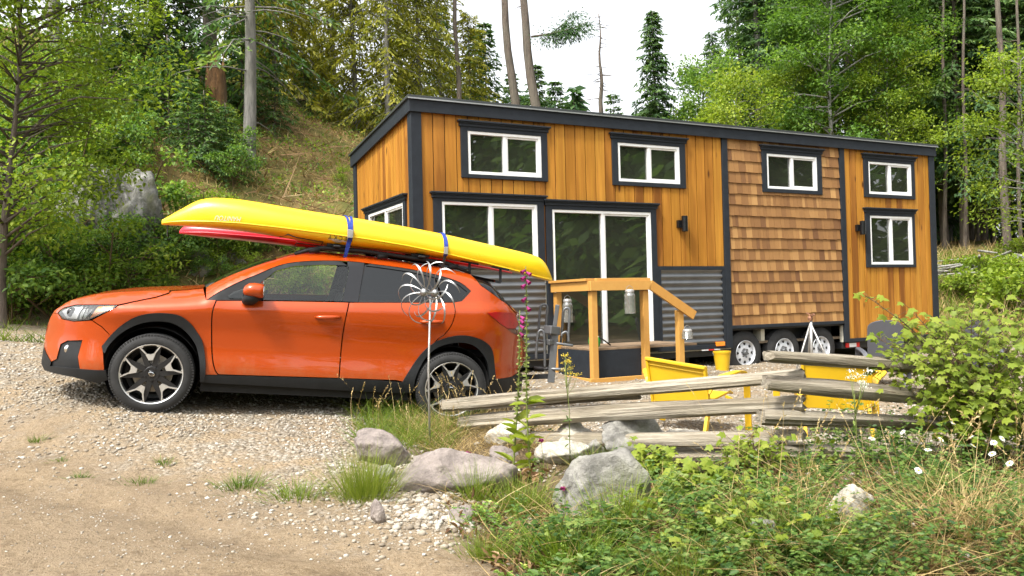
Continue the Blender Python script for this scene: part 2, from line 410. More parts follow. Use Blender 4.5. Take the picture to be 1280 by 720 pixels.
# ---------------------------------------------------------------- terrain
CO = Vector((-3.168, 7.194, .560))          # ground under the car's front wheel
def road_s(x, y): return (x + .83) * .447 + (y - 5.4) * .894     # distance past the edge of the dirt road
def interp(x, xs, ys): return np.interp(x, xs, ys)
def yfoot(x):
    return interp(x, [-30, -12, -6, 0, 6, 14, 40], [12.5, 14.6, 15.6, 16.8, 19.5, 18.5, 17])
def height(x, y, fine=True):
    x = np.asarray(x, float); y = np.asarray(y, float)
    al = .956*(x-CO.x) + .292*(y-CO.y); la = -.292*(x-CO.x) + .956*(y-CO.y)
    D = CO.z - .102*6*np.tanh(al/6) + .40*np.tanh(la/4)
    k = .07; D = .15 + k*np.logaddexp(0, np.clip((D-.15)/k, -50, 50))
    R = .02 - .09*np.clip(x, -12, 12) - .02*(np.clip(y, -20, 20)-5)
    s = road_s(x, y)
    b = sstep(-.75, .55, s)
    z = R*(1-b) + D*b
    q = np.maximum(0, y - yfoot(x))
    hc = interp(x, [-40, -30, -17, -10, -5, 0, 5, 8, 12, 20, 40], [18, 17, 16, 13.5, 10.5, 6.2, 2.6, 2.2, 4.2, 5.5, 6])
    sl = interp(x, [-30, -12, -5, 2, 8, 12, 40], [1.0, .95, .78, .55, .22, .24, .25])
    hill = hc*(1-np.exp(-sl*q/hc))
    hill = hill + sstep(.5, 4, q)*(fbm(x*.35, y*.35, 5, 4)-.5)*1.5*np.clip(hc/10, .15, 1)
    z = z + hill
    if fine:
        z = z + (fbm(x*.8, y*.8, 3, 3)-.5)*.06 + (fbm(x*5, y*5, 9, 3)-.5)*.022*sstep(60, 20, y)
        bank = sstep(-.05, .5, s)*sstep(2.6, 1.6, s)*sstep(-1.3, -.7, x)
        z = z + bank*(fbm(x*2.2, y*2.2, 21, 4)-.42)*.34
        # wheel ruts of the dirt road
        z = z - .045*np.exp(-((s+.95)/.17)**2) - .035*np.exp(-((s+2.1)/.2)**2) + .02*np.exp(-((s+.65)/.12)**2)
    return z
def gz(x, y): return float(height(np.array([x]), np.array([y]))[0])
def on_ground(px, py, lo=2.0, hi=60.0):
    """where the view ray through a photo point meets the terrain"""
    d = ray(px, py); last = lo
    n = np.arange(lo, hi, .05)
    hz = height(d.x*n, n); rz = EYE.z + d.z*n
    k = np.argmax(rz <= hz)
    yy = n[k] if rz[k] <= hz[k] else hi
    return Vector((d.x*yy, yy, gz(d.x*yy, yy)))
def bank_mask(x, y):
    s = road_s(x, y)
    edge = -1.05 + .35*(6.6-np.asarray(y)) + (vnoise(np.asarray(y)*2.1, np.asarray(x)*0, 40)-.5)*.35
    fence_y = np.interp(x, [-1.5, -.65, 1.9, 4.5, 9], [8.1, 7.55, 5.95, 6.3, 7.0])
    return sstep(0, .35, x - edge)*sstep(.25, -.15, y - fence_y)
def gravel_mask(x, y):
    s = road_s(x, y); q = y - yfoot(x)
    n = fbm(np.asarray(x)*1.3, np.asarray(y)*1.3, 31, 4)
    return sstep(-.95, .35, s + (n-.5)*1.8)*sstep(.6, -.9, q + (n-.5)*2)

def axis(parts):
    out = []
    for a, b, st in parts: out += list(np.arange(a, b, st))
    return np.array(out + [parts[-1][1]])
gx = axis([(-160, -40, 12), (-40, -14, 1.0), (-14, -6, .3), (-6, 6, .075), (6, 14, .3), (14, 40, 1.0), (40, 160, 12)])
gy = axis([(-60, -6, 6), (-6, 2.5, .5), (2.5, 9.5, .075), (9.5, 16, .22), (16, 40, .6), (40, 200, 12)])
X, Y = np.meshgrid(gx, gy)
Z = height(X, Y)
nx, ny = len(gx), len(gy)
V = np.stack([X.ravel(), Y.ravel(), Z.ravel()], 1)
i, j = np.meshgrid(np.arange(nx-1), np.arange(ny-1)); a = (j*nx+i).ravel()
quads = np.stack([a, a+1, a+nx+1, a+nx], 1)
t = NT('earth_and_gravel'); co = t.coord()
n_big = t.noise(co, .55, 6, .6); n_mid = t.noise(co, 4, 6, .65); n_fine = t.noise(co, 38, 5, .7); n_f2 = t.noise(co, 95, 3, .7)
vor = t.node('TexVoronoi', feature='F1'); t.l.new(co, vor.inputs['Vector']); vor.inputs['Scale'].default_value = 34
vor2 = t.node('TexVoronoi', feature='F1'); t.l.new(co, vor2.inputs['Vector']); vor2.inputs['Scale'].default_value = 62
gm = t.attr('gravel'); bm_ = t.attr('bank'); hm = t.attr('hill')
dirt = t.ramp(n_mid, [(.3, (.125,.085,.048)), (.48, (.225,.16,.092)), (.7, (.31,.232,.142))])
dirt = t.mix(t.ramp(n_fine, [(.45,(0,0,0)),(.7,(.6,.6,.6))]), dirt, (.44,.36,.25))
dirt = t.mix(t.ramp(n_big, [(.40,(0,0,0)),(.62,(.75,.75,.75))]), dirt, (.25,.19,.125))
n_m2 = t.noise(co, 13, 5, .7)
dirt = t.mix(t.ramp(n_m2, [(.52,(0,0,0)),(.66,(.65,.65,.65))]), dirt, (.13,.088,.05))
dirt = t.mix(t.ramp(n_f2, [(.55,(0,0,0)),(.66,(.8,.8,.8))]), dirt, (.12,.085,.05))
stone_c = t.node('SeparateColor'); t.l.new(vor.outputs['Color'], stone_c.inputs[0])
grav = t.ramp(stone_c.outputs[0], [(0,(.14,.115,.08)),(.3,(.25,.21,.155)),(.6,(.35,.31,.245)),(1,(.48,.45,.39))])
grav = t.mix(t.ramp(vor.outputs['Distance'], [(.35,(0,0,0)),(.75,(.8,.8,.8))]), grav, (.22,.18,.13))
grav = t.mix(t.ramp(n_mid, [(.40,(0,0,0)),(.58,(.9,.9,.9))]), grav, (.30,.225,.14))
soil = t.ramp(n_mid, [(.3,(.055,.038,.02)),(.5,(.12,.085,.045)),(.7,(.21,.155,.085))])
moss = t.ramp(n_mid, [(.3,(.045,.03,.012)),(.45,(.13,.085,.032)),(.6,(.21,.145,.055)),(.8,(.31,.23,.10))])
moss = t.mix(t.ramp(n_big, [(.4,(0,0,0)),(.62,(.8,.8,.8))]), moss, (.085,.095,.022))
c = t.mix(gm, dirt, grav); c = t.mix(bm_, c, soil); c = t.mix(hm, c, moss)
hgt = t.math('ADD', t.math('MULTIPLY', vor.outputs['Distance'], t.math('MULTIPLY', gm, -1.2)), t.math('ADD', n_fine, t.math('MULTIPLY', n_f2, .5)))
M['ground'] = t.done(t.pbr(c, .95, 0, t.bump(hgt, .85, .035), Specular_IOR_Level=.2))
ground = np_mesh('ground', V, quads, M['ground'], smooth=True)
tag(ground, kind='structure')
q = Y - yfoot(X)
for nm, arr in (('gravel', gravel_mask(X, Y)), ('bank', bank_mask(X, Y)), ('hill', sstep(-.3, 1.0, q + (fbm(X*.9, Y*.9, 12, 3)-.5)*1.5))):
    at_ = ground.data.attributes.new(nm, 'FLOAT', 'POINT'); at_.data.foreach_set('value', arr.ravel().astype(np.float32))

# ---------------------------------------------------------------- the car (local frame: x to the rear, y away from the camera side, z up)
def car_frame():
    psi = rad(17)
    pf = at(189, 468, 7.194); n = Vector((-math.sin(psi), math.cos(psi), 0))
    pr = on_plane(565, 486.5, pf, n)
    x = (pr - pf).normalized(); y = n + Vector((0, 0, .06)); y = (y - x*x.dot(y)).normalized(); z = x.cross(y)
    o = pf - z*.345
    return Matrix(((x.x,y.x,z.x,o.x),(x.y,y.y,z.y,o.y),(x.z,y.z,z.z,o.z),(0,0,0,1)))
CM = car_frame(); CI = CM.inverted()
EL = CI @ EYE
WID = 1.80
HT = [(-1.1,.95),(-.93,.935),(-.90,.935),(-.865,.935),(-.81,.935),(-.74,.95),(-.617,.966),(-.49,1.0),(-.3,1.034),(-.055,1.066),(.20,1.10),(.36,1.125),(.47,1.197),(.655,1.30),(.843,1.39),(1.035,1.468),(1.19,1.513),(1.35,1.529),(1.56,1.532),(1.74,1.536),(2.0,1.526),(2.4,1.505),(2.64,1.492),(2.82,1.464),(3.03,1.40),(3.26,1.185),(3.34,1.11),(3.5,.9)]
HTu = [a for a, b in HT]; HTz = [b for a, b in HT]
def ss1(a, b, x):
    t = min(1, max(0, (x-a)/(b-a))); return t*t*(3-2*t)
def WS(u, z):
    """lateral inset of the body side at length u and height z"""
    w = .03 + .03*ss1(.40, .62, z)*ss1(.95, .72, z)            # hollow flank
    w += .05*max(0, (.42 - z)/.2)**2
    fb = ss1(.65, .15, u)                                       # 1 on the bonnet, 0 along the doors
    top = float(np.interp(u, HTu, HTz))
    belt = 1.0 + .062*u
    crease = belt - .085
    d = z - crease
    side = 0
    if d > 0: side += .055*min(1, d/.085)**1.4
    if z > belt: side += .40*(z - belt)
    e = min(.09, z - (top - .085))
    if e > 0 and u > .3: side += .18*(e/.085)**2
    bon = 0
    e = min(.21, z - (top - .20))
    if e > 0: bon = .33*(e/.20)**2.2
    w += side*(1-fb) + bon*fb
    if u < -.30: w += .47*(min(1.12, (-.30-u)/.62))**2.3
    if u > 2.85: w += .42*(min(1.15, (u-2.85)/.62))**2.2 * (1 if z < 1.1 else 1)
    return w
def cuz(px, py, off=0.0, fn=WS):
    d = CI.to_3x3() @ ray(px, py); w = 0.0
    for _ in range(14):
        t = (w - EL.y)/d.y; p = EL + d*t
        w = .35*w + .65*(fn(p.x, p.z) + off)
    return p.x, p.z
def smooth_line(pts, n=4, closed=False):
    """Catmull-Rom refinement of an open px polyline"""
    out = []
    for i in range(len(pts)-1):
        p0 = pts[max(i-1, 0)]; p1 = pts[i]; p2 = pts[i+1]; p3 = pts[min(i+2, len(pts)-1)]
        for k in range(n):
            t = k/n
            out.append(tuple(.5*((2*b) + (-a+c)*t + (2*a-5*b+4*c-d)*t*t + (-a+3*b-3*c+d)*t**3) for a, b, c, d in zip(p0, p1, p2, p3)))
    return out + [tuple(pts[-1])]

def panel(uz, off, step=.035, rim=.03, fn=WS):
    """closed (u,z) outline -> vertices, faces of a curved body panel with turned-in edges"""
    ol = []
    n = len(uz)
    for i in range(n):
        a = Vector(uz[i]); b = Vector(uz[(i+1) % n]); L = (b-a).length
        if L < 1e-5: continue
        m = max(1, int(L/(step*1.2)))
        for k in range(m): ol.append(a + (b-a)*(k/m))
    us = [p.x for p in ol]; zs = [p.y for p in ol]
    ins = []
    from mathutils.geometry import intersect_point_tri_2d
    P = np.array([(p.x, p.y) for p in ol])
    def inside(x, y):
        a = P; b = np.roll(P, -1, 0)
        cond = ((a[:,1] > y) != (b[:,1] > y)) & (x < (b[:,0]-a[:,0])*(y-a[:,1])/(b[:,1]-a[:,1]+1e-12)+a[:,0])
        return cond.sum() % 2 == 1
    u = min(us) + step*.5
    while u < max(us):
        z = min(zs) + step*.5
        while z < max(zs):
            if inside(u, z) and np.min((P[:,0]-u)**2 + (P[:,1]-z)**2) > (step*.45)**2: ins.append(Vector((u, z)))
            z += step
        u += step
    nb = len(ol)
    r = delaunay_2d_cdt(ol + ins, [(i, (i+1) % nb) for i in range(nb)], [], 1, 1e-6)
    vs = [Vector((p[0], fn(p[0], p[1]) + off, p[1])) for p in r[0]]
    fs = [tuple(f) for f in r[2]]
    # turned-in rim
    cnt = {}
    for f in fs:
        for i in range(len(f)):
            e = (f[i], f[(i+1) % len(f)]); cnt[tuple(sorted(e))] = cnt.get(tuple(sorted(e)), 0) + 1
    be = [e for e, c in cnt.items() if c == 1]
    rimv = {}
    for e in be:
        for v in e:
            if v not in rimv: rimv[v] = len(vs) + len(rimv)
    for v, k in sorted(rimv.items(), key=lambda t: t[1]): vs.append(vs[v] + Vector((0, rim, 0)))
    fs2 = [(e[0], e[1], rimv[e[1]], rimv[e[0]]) for e in be]
    return vs, fs, fs2
def mir(vs): return [Vector((v.x, WID - v.y, v.z)) for v in vs]

def shade(o, angle=35):
    o.data.polygons.foreach_set('use_smooth', [True]*len(o.data.polygons)); o.data.set_sharp_from_angle(angle=rad(angle)); return o
def panel_obj(name, px, off, mat, parent, both=True, rim=.03, refine=False, step=.035, fn=WS):
    uz = [cuz(x, y, off, fn) for x, y in px]
    vs, fs, fr = panel(uz, off, step, rim, fn)
    res = []
    for side in ((0, 1) if both else (0,)):
        mb = MB(); mb.add(vs if side == 0 else mir(vs), fs + fr)
        res.append(shade(mb.build(name, mat, parent)))
    return res

car = thing('car', 'orange crossover car parked on the gravel with two kayaks on its roof', 'car', CM)
ARCH_F = [(127.5,432.5),(138.7,418.7),(152.5,406),(170,396),(190,391.7),(210,392),(225,395),(237.5,404),(246,415),(252.5,426),(255.5,440),(256.9,455),(256.7,468.4)]
ARCH_R = [(503,478),(511.7,464),(523,447),(536.7,433),(553,424),(575.5,419.4),(595,422),(609,429),(616,439),(618.6,458),(620,473.6)]
AF = smooth_line(ARCH_F, 3); AR = smooth_line(ARCH_R, 3)
SIL = smooth_line([(258,359),(273,351),(301,339),(329,329),(345,324.5),(357,321),(368,318.5),(379,317),(401,317),(429,319.4),(453,321),(487,325.5),(537,333),(567,337.5),(588,343)], 3)
DLO_T = smooth_line([(258,375),(273,365),(301,351),(323,342),(345.5,332.5),(368,327.5),(401,325.5),(438.6,326.5),(475.5,331),(511.7,336),(550.5,344.5),(575.5,353),(589,364)], 3)
RD_EDGE = smooth_line([(566,378.5),(568.6,390),(564,405.5),(556,416.7),(546,424.5)], 3)
# front wing
panel_obj('front_fender', [(147.5,382.5),(170,377.3),(195,372.3),(211,367.3),(214,364.0),(235,362.6),(254,360.6),(257.5,375),(269.6,375.3)] + smooth_line([(269.6,375.3),(264.4,391.7),(263.8,419),(264.6,447),(268,462.5),(272,468.3)], 3)[1:] + AF[::-1][:-1] + [(127.6,432),(130.5,426),(137,417.8),(127.5,408),(115.5,400.2),(145,384.6)], 0, M['paint'], car)
# doors
FD = smooth_line([(271,376.2),(266,391.7),(265.4,419),(266.2,447),(269.6,462.5),(273.6,467.8)], 3)
fd = panel_obj('front_door', FD + [(423,472.3)] + smooth_line([(423,472.3),(427.5,419),(435.6,378.4)], 3)[1:] + [(420,378),(330,376.4)], 0, M['paint'], car)
RDo = [(437.2,378.5)] + smooth_line([(437.2,378.5),(429,419),(424.6,472.4)], 3)[1:] + [(496,475),(503,477)]
i_ar = [p for p in AR if p[0] < 545.5]
rd = panel_obj('rear_door', RDo + i_ar[1:] + RD_EDGE[::-1] + [(553,378.6),(500,378.6)], 0, M['paint'], car)
# body side frame, roof rail and quarter
tail = [(645.5,392.5),(609.3,391.6),(625.5,405.2),(635,411.3),(644,411.6),(654.2,430.5),(655.0,447),(649,464),(639,471),(620,473.6)]
qp = SIL + [(600.5,356.6),(615,367),(627,376),(636.2,382.2)] + tail + [p for p in AR[::-1] if p[0] > 547] + smooth_line([(547.2,424.8),(557.2,417.2),(565.2,406),(569.8,390),(567.2,378.5)], 3) + [(578,376.4)] + DLO_T[::-1]
qo = panel_obj('body_side', qp, 0, M['paint'], car)
# sill, arches, bumpers
panel_obj('sill', [(256.9,469.4),(272,469.4),(340,471.4),(423,473.6),(470,475.4),(503,478.2),(517,491),(503,491.8),(448,489.2),(340,483),(250,478)], -.012, M['black_plastic'], car, rim=.12)
inF = smooth_line([(131,441.5),(136,431.5),(150,417.5),(167.5,407.5),(185,402.5),(205,402),(220,406),(232.5,415),(242.5,427.5),(247,439),(249.7,455.5),(249.9,477.8)], 3)
panel_obj('wheel_arch', AF + [(254.5,477.8)] + inF[::-1] + [(128.5,440)], -.022, M['black_plastic'], car, rim=.06)
inR = smooth_line([(517,491),(519,474),(527,455.5),(537,441.7),(553,432),(575.5,428.2),(592,432),(603,441.7),(610,455.5),(612.5,475)], 3)
panel_obj('wheel_arch', AR + inR[::-1] + [(508,490)], -.022, M['black_plastic'], car, rim=.06)
panel_obj('front_bumper', [(60,405),(63,397),(66,391.5),(72,392),(77.5,399.2),(92.5,402.2),(111,401),(114.6,401),(126.5,408.8),(136.2,418.2),(127,432.5),(128.5,440.5),(130,462),(129,462.6),(102.5,461.6),(99.8,460.8),(97.4,446),(103,425),(84,425.6),(75.6,430),(70.6,448.6),(64,452),(55,433.8),(56.3,420)], 0, M['paint'], car)
panel_obj('fog_lamp_bezel', [(76,430.4),(84,426),(102.6,425.4),(97,446),(99.4,461),(62.5,457.5),(64,452.7),(71,449.2)], .016, M['black_plastic'], car)
panel_obj('bumper_lip', [(54.5,434.3),(58,443),(63.6,452.8),(62.4,457.7),(80,459.5),(99.5,461.2),(129,463.2),(132,463),(134.5,475),(122.5,479),(106,475),(90,471),(55.5,462.6),(51.5,455)], -.014, M['black_plastic'], car, rim=.1)
panel_obj('rear_valance', [(612.6,476),(620,474.2),(639,471.6),(649,465),(653.5,470),(651,491),(613,496)], -.006, M['black_plastic'], car, rim=.1)
# lamps
hl = [(72.8,391.3),(76,387.5),(80.5,385.2),(95,381.6),(120,381.2),(146.5,381.6),(143,385),(128,392),(111,399.8),(92.5,401.2),(78,398.2)]
for o in panel_obj('headlight', hl, .05, M['gloss_black'], car, rim=.03, step=.03):
    side = 0 if o.data.vertices[0].co.y < .9 else 1
    def sub(name, px, off, mat):
        uz = [cuz(x, y, off) for x, y in px]; vs, fs, fr = panel(uz, off, .03, .015)
        mb = MB(); mb.add(vs if side == 0 else mir(vs), fs + fr); return shade(mb.build(name, mat, o))
    sub('reflector', [(77,388),(92,383.5),(104,383.5),(99,391),(96,399),(84,398)], .035, M['machined'])
    sub('reflector', [(106,383.2),(121,382.4),(112,391),(106,398.4),(99,399.6),(101,391)], .03, M['chrome'])
    sub('marker_lamp', [(123,383.4),(143,382.6),(138,386),(112,398)], .004, M['amber'])
    u, z = cuz(90, 391, .04); mb = MB()
    mb.lathe([(.0,.0),(.03,.004),(.042,.02),(.046,.05)], Matrix.Translation((u, WS(u,z)+.02 if side == 0 else WID-WS(u,z)-.02, z)) @ Matrix.Rotation(rad(90 if side else -90), 4, 'X'), 20)
    mb.build('projector', M['gloss_black'], o, True)
    sub('lens', hl, -.003, M['lens_glass'])
tl = [(609.6,391.4),(620,389.9),(642,390.8),(646.6,393),(644.8,410.6),(635,410.8),(625.7,404.8)]
panel_obj('tail_light', tl, -.008, M['red_lens'], car, rim=.04, step=.03)
panel_obj('reversing_lamp', [(634,411.2),(643.8,411.4),(648.5,419.5),(640,416)], -.004, M['lens_glass'], car, rim=.03)
u, z = cuz(86, 437, .02)
for s in (0, 1):
    mb = MB(); y = WS(u, z) + .03
    mb.lathe([(0,.0),(.03,.003),(.042,.012),(.046,.03)], Matrix.Translation((u, y if s == 0 else WID-y, z)) @ Matrix.Rotation(rad(90 if s else -90), 4, 'X'), 18)
    mb.build('fog_lamp', M['chrome'], car, True)
# bonnet: near flank + mirrored, joined by a crowned top
def side_pts(px, off=0):
    out = []
    for x, y in px:
        u, z = cuz(x, y, off); out.append(Vector((u, WS(u, z)+off, z)))
    return out
def bridge(pts, name, mat, parent, crown=.02, n=12, fwd=0.0, drop=0):
    rows = []
    for p in pts:
        r = []
        for k in range(n+1):
            t = k/n; y = p.y + (WID - 2*p.y)*t; b = 4*t*(1-t)
            r.append(Vector((p.x - fwd*b, y, p.z + crown*b)))
        rows.append(r)
    mb = MB(); mb.grid(rows); return shade(mb.build(name, mat, parent), 60)
HS = smooth_line([(66.5,391),(69,387.5),(75,383.6),(87.5,376),(107.5,370.5),(127.5,367),(157,364.5),(195,363),(212,362.9)], 3)
hood_px = HS + [(211,365.6),(195,370.8),(170,375.8),(147.5,380.6),(120,380.4),(95,380.6),(80,384.2),(75,387.5),(71.5,391.4)]
uz = [cuz(x, y) for x, y in hood_px]; vs, fs, fr = panel(uz, 0)
top = side_pts(HS + [(235,361.9),(254,359.6)])
mb = MB(); mb.add(vs, fs+fr); mb.add(mir(vs), fs+fr)
rows = []
for p in top:
    rows.append([Vector((p.x - .015*4*t*(1-t)*max(0, min(1, (-p.x-.4)/.4)), p.y + (WID-2*p.y)*t, p.z + .004*4*t*(1-t))) for t in [k/14 for k in range(15)]])
mb.grid(rows)
shade(mb.build('bonnet', M['paint'], car), 50)
np_ = side_pts([(66,391.5),(60,405),(56,420)]); bridge(np_, 'grille', M['gloss_black'], car, 0, 12, .015)
np_ = side_pts([(56,420),(55.6,427),(54.5,434)]); bridge(np_, 'front_bumper', M['paint'], car, 0, 12, .03)
np_ = side_pts([(54.5,434),(51.5,455),(55.5,462.6)]); bridge(np_, 'bumper_lip', M['black_plastic'], car, 0, 12, .03)
sp = side_pts([p for p in SIL if p[0] <= 346]); ws = [v + Vector((.0,.01,-.004)) for v in sp]
bridge(ws, 'windscreen', M['tint_glass'], car, .015, 12, .05)
bridge(side_pts([p for p in SIL if p[0] >= 344]), 'roof', M['paint'], car, .022, 12, 0)
sp_l = side_pts([(588,343),(611,351)]); sp2 = [v for v in sp_l]
mb = MB()
rows = [[Vector((p.x + dx, p.y + (WID-2*p.y)*k/10, p.z + dz)) for k in range(11)] for p, dx, dz in ((sp_l[0],-.02,.0),(sp_l[0],.10,-.015),(sp_l[0],.26,-.035),(sp_l[0],.262,-.055),(sp_l[0],.02,-.06))]
mb.grid(rows); shade(mb.build('roof_spoiler', M['paint'], car), 40)
panel_obj('rear_pillar_trim', [(590,348.2),(600,349.5),(612,353),(636.7,382),(627,375.6),(614,366),(601,356.2)], .004, M['gloss_black'], car)
bridge(side_pts([(612,353),(625,367),(636.7,382)]), 'rear_window', M['tint_glass'], car, 0, 10, -.06)
bridge(side_pts([(636.7,382),(646,392),(644.5,411)]), 'tailgate', M['paint'], car, 0, 10, -.10)
bridge(side_pts([(644.5,411),(654.6,430.5),(655.3,447),(649,464)]), 'rear_bumper', M['paint'], car, 0, 10, -.10)
bridge(side_pts([(649,465),(653.5,470),(651,491)]), 'rear_valance', M['black_plastic'], car, 0, 10, -.06)
# side glass and its black surround
DL = DLO_T + [(578,376.9),(553,378.0),(420,377.4),(330,375.9)]
hole_f = [(324,374.6),(327.5,353.5),(345,339.5),(368,333.4),(401,331.8),(433,332.6),(436,336),(427,376)]
# surround pieces: sail, header, B-pillar, rear frame
panel_obj('window_frame', [p for p in DLO_T if p[0] < 437] + [(434,332),(401,331),(368,332.6),(345,338.6),(326.5,353),(323,375.2),(258,375.3)], .006, M['black_plastic'], car, rim=.03)
panel_obj('pillar_trim', [(434.5,326.8),(455.6,328.6),(447.5,377.6),(427.5,376.8),(436.6,336),(434.6,332)], .004, M['gloss_black'], car)
panel_obj('window_frame', [p for p in DLO_T if p[0] > 452] + [(578,377),(553,378.2),(447.6,377.8),(449.5,375.6),(551,375.8),(575,374.2),(584,364.6),(573,355.8),(549,348),(511,339.4),(475,334.2),(457.5,332)], .006, M['black_plastic'], car)
panel_obj('door_window', [(322,375),(326,352),(345,337.8),(368,331.8),(401,330.2),(434.5,331.4),(437.4,335.8),(428,376.6)], .02, M['car_glass'], car, rim=.004)
panel_obj('quarter_light', [(285,369.5),(293,364.5),(304,360.6),(304,373.3),(287,373)], -.002, M['car_glass'], car, rim=.004)
panel_obj('rear_door_window', [(448,376.6),(456,330.8),(475,333.2),(511,338.2),(542,345),(552.5,376.8)], .018, M['tint_glass'], car, rim=.004)
panel_obj('quarter_window', [(555,376.6),(544.6,346),(573,354.6),(586,364.4),(576,375.2)], .016, M['tint_glass'], car, rim=.004)
# door handles
for (x0, x1, y0, y1), doors in (((394,426,392.8,400.2), fd), ((525,555,398.6,405.8), rd)):
    for s, dd in enumerate(doors):
        a = Vector((*cuz(x0, (y0+y1)/2), 0)); b = Vector((*cuz(x1, (y0+y1)/2), 0))
        pts = []
        for k in range(9):
            t = k/8; u = a.x + (b.x-a.x)*t; z = a.y + (b.y-a.y)*t
            y = WS(u, z) - .034*(math.sin(math.pi*t)**.45 if 0 < t < 1 else 0) + .004
            pts.append((u, y if s == 0 else WID-y, z))
        mb = MB(); mb.tube(pts, [.010,.016,.019,.02,.02,.02,.019,.016,.010], 10)
        mb.build('handle', M['paint'], dd, True)
# mirrors
for s in (0, 1):
    f = (lambda v: v) if s == 0 else (lambda v: Vector((v.x, WID-v.y, v.z)))
    u0, z0 = cuz(317, 363, -.12); c = Vector((u0, WS(u0, z0)-.12, z0))
    root = None
    rows = []
    for k in range(9):
        t = -1 + 2*k/8; r = math.sqrt(max(.0, 1-abs(t)**3.2))
        rows.append([f(c + Vector((.085*t*1.0 - .012*math.cos(a)*0, .105*r*math.cos(a), .070*r*math.sin(a)+.012*t*0))) for a in [2*math.pi*i/18 for i in range(18)]])
    mb = MB()
    pr = [(-.088,.35,.30,-.012),(-.075,.72,.62,-.004),(-.04,.95,.92,.002),(.0,1,1,.002),(.05,.98,1,0),(.08,.92,.96,0),(.084,.85,.9,0)]
    rows = [[f(c + Vector((x, .105*a_*math.copysign(abs(math.cos(a))**.8, math.cos(a)), .066*b_*math.copysign(abs(math.sin(a))**.8, math.sin(a)) + dz))) for a in [2*math.pi*i/20 for i in range(20)]] for x, a_, b_, dz in pr]
    mb.grid(rows, True); mb.add(rows[0], [tuple(range(20))])
    mo = mb.build('mirror', M['paint'], car); shade(mo, 50)
    mb = MB(); mb.prism([f(c + Vector((.0845, .088*math.cos(a), .056*math.sin(a)))) for a in [2*math.pi*i/20 for i in range(20)]], (.003,0,0)); mb.build('mirror_glass', M['chrome'], mo)
    mb = MB(); b = c + Vector((-.01, .0, -.075))
    rows = [[f(b + Vector((.075*q*math.cos(a) + dx, .085*q*math.sin(a) + dy, dz))) for a in [2*math.pi*i/14 for i in range(14)]] for q, dx, dy, dz in ((.9,.0,0,.03),(1.0,0,0,.0),(.85,-.02,.03,-.035),(.6,-.025,.09,-.06))]
    mb.grid(rows, True); mb.add(rows[-1], [tuple(range(14))])
    mb.build('mirror_foot', M['black_plastic'], mo, True)
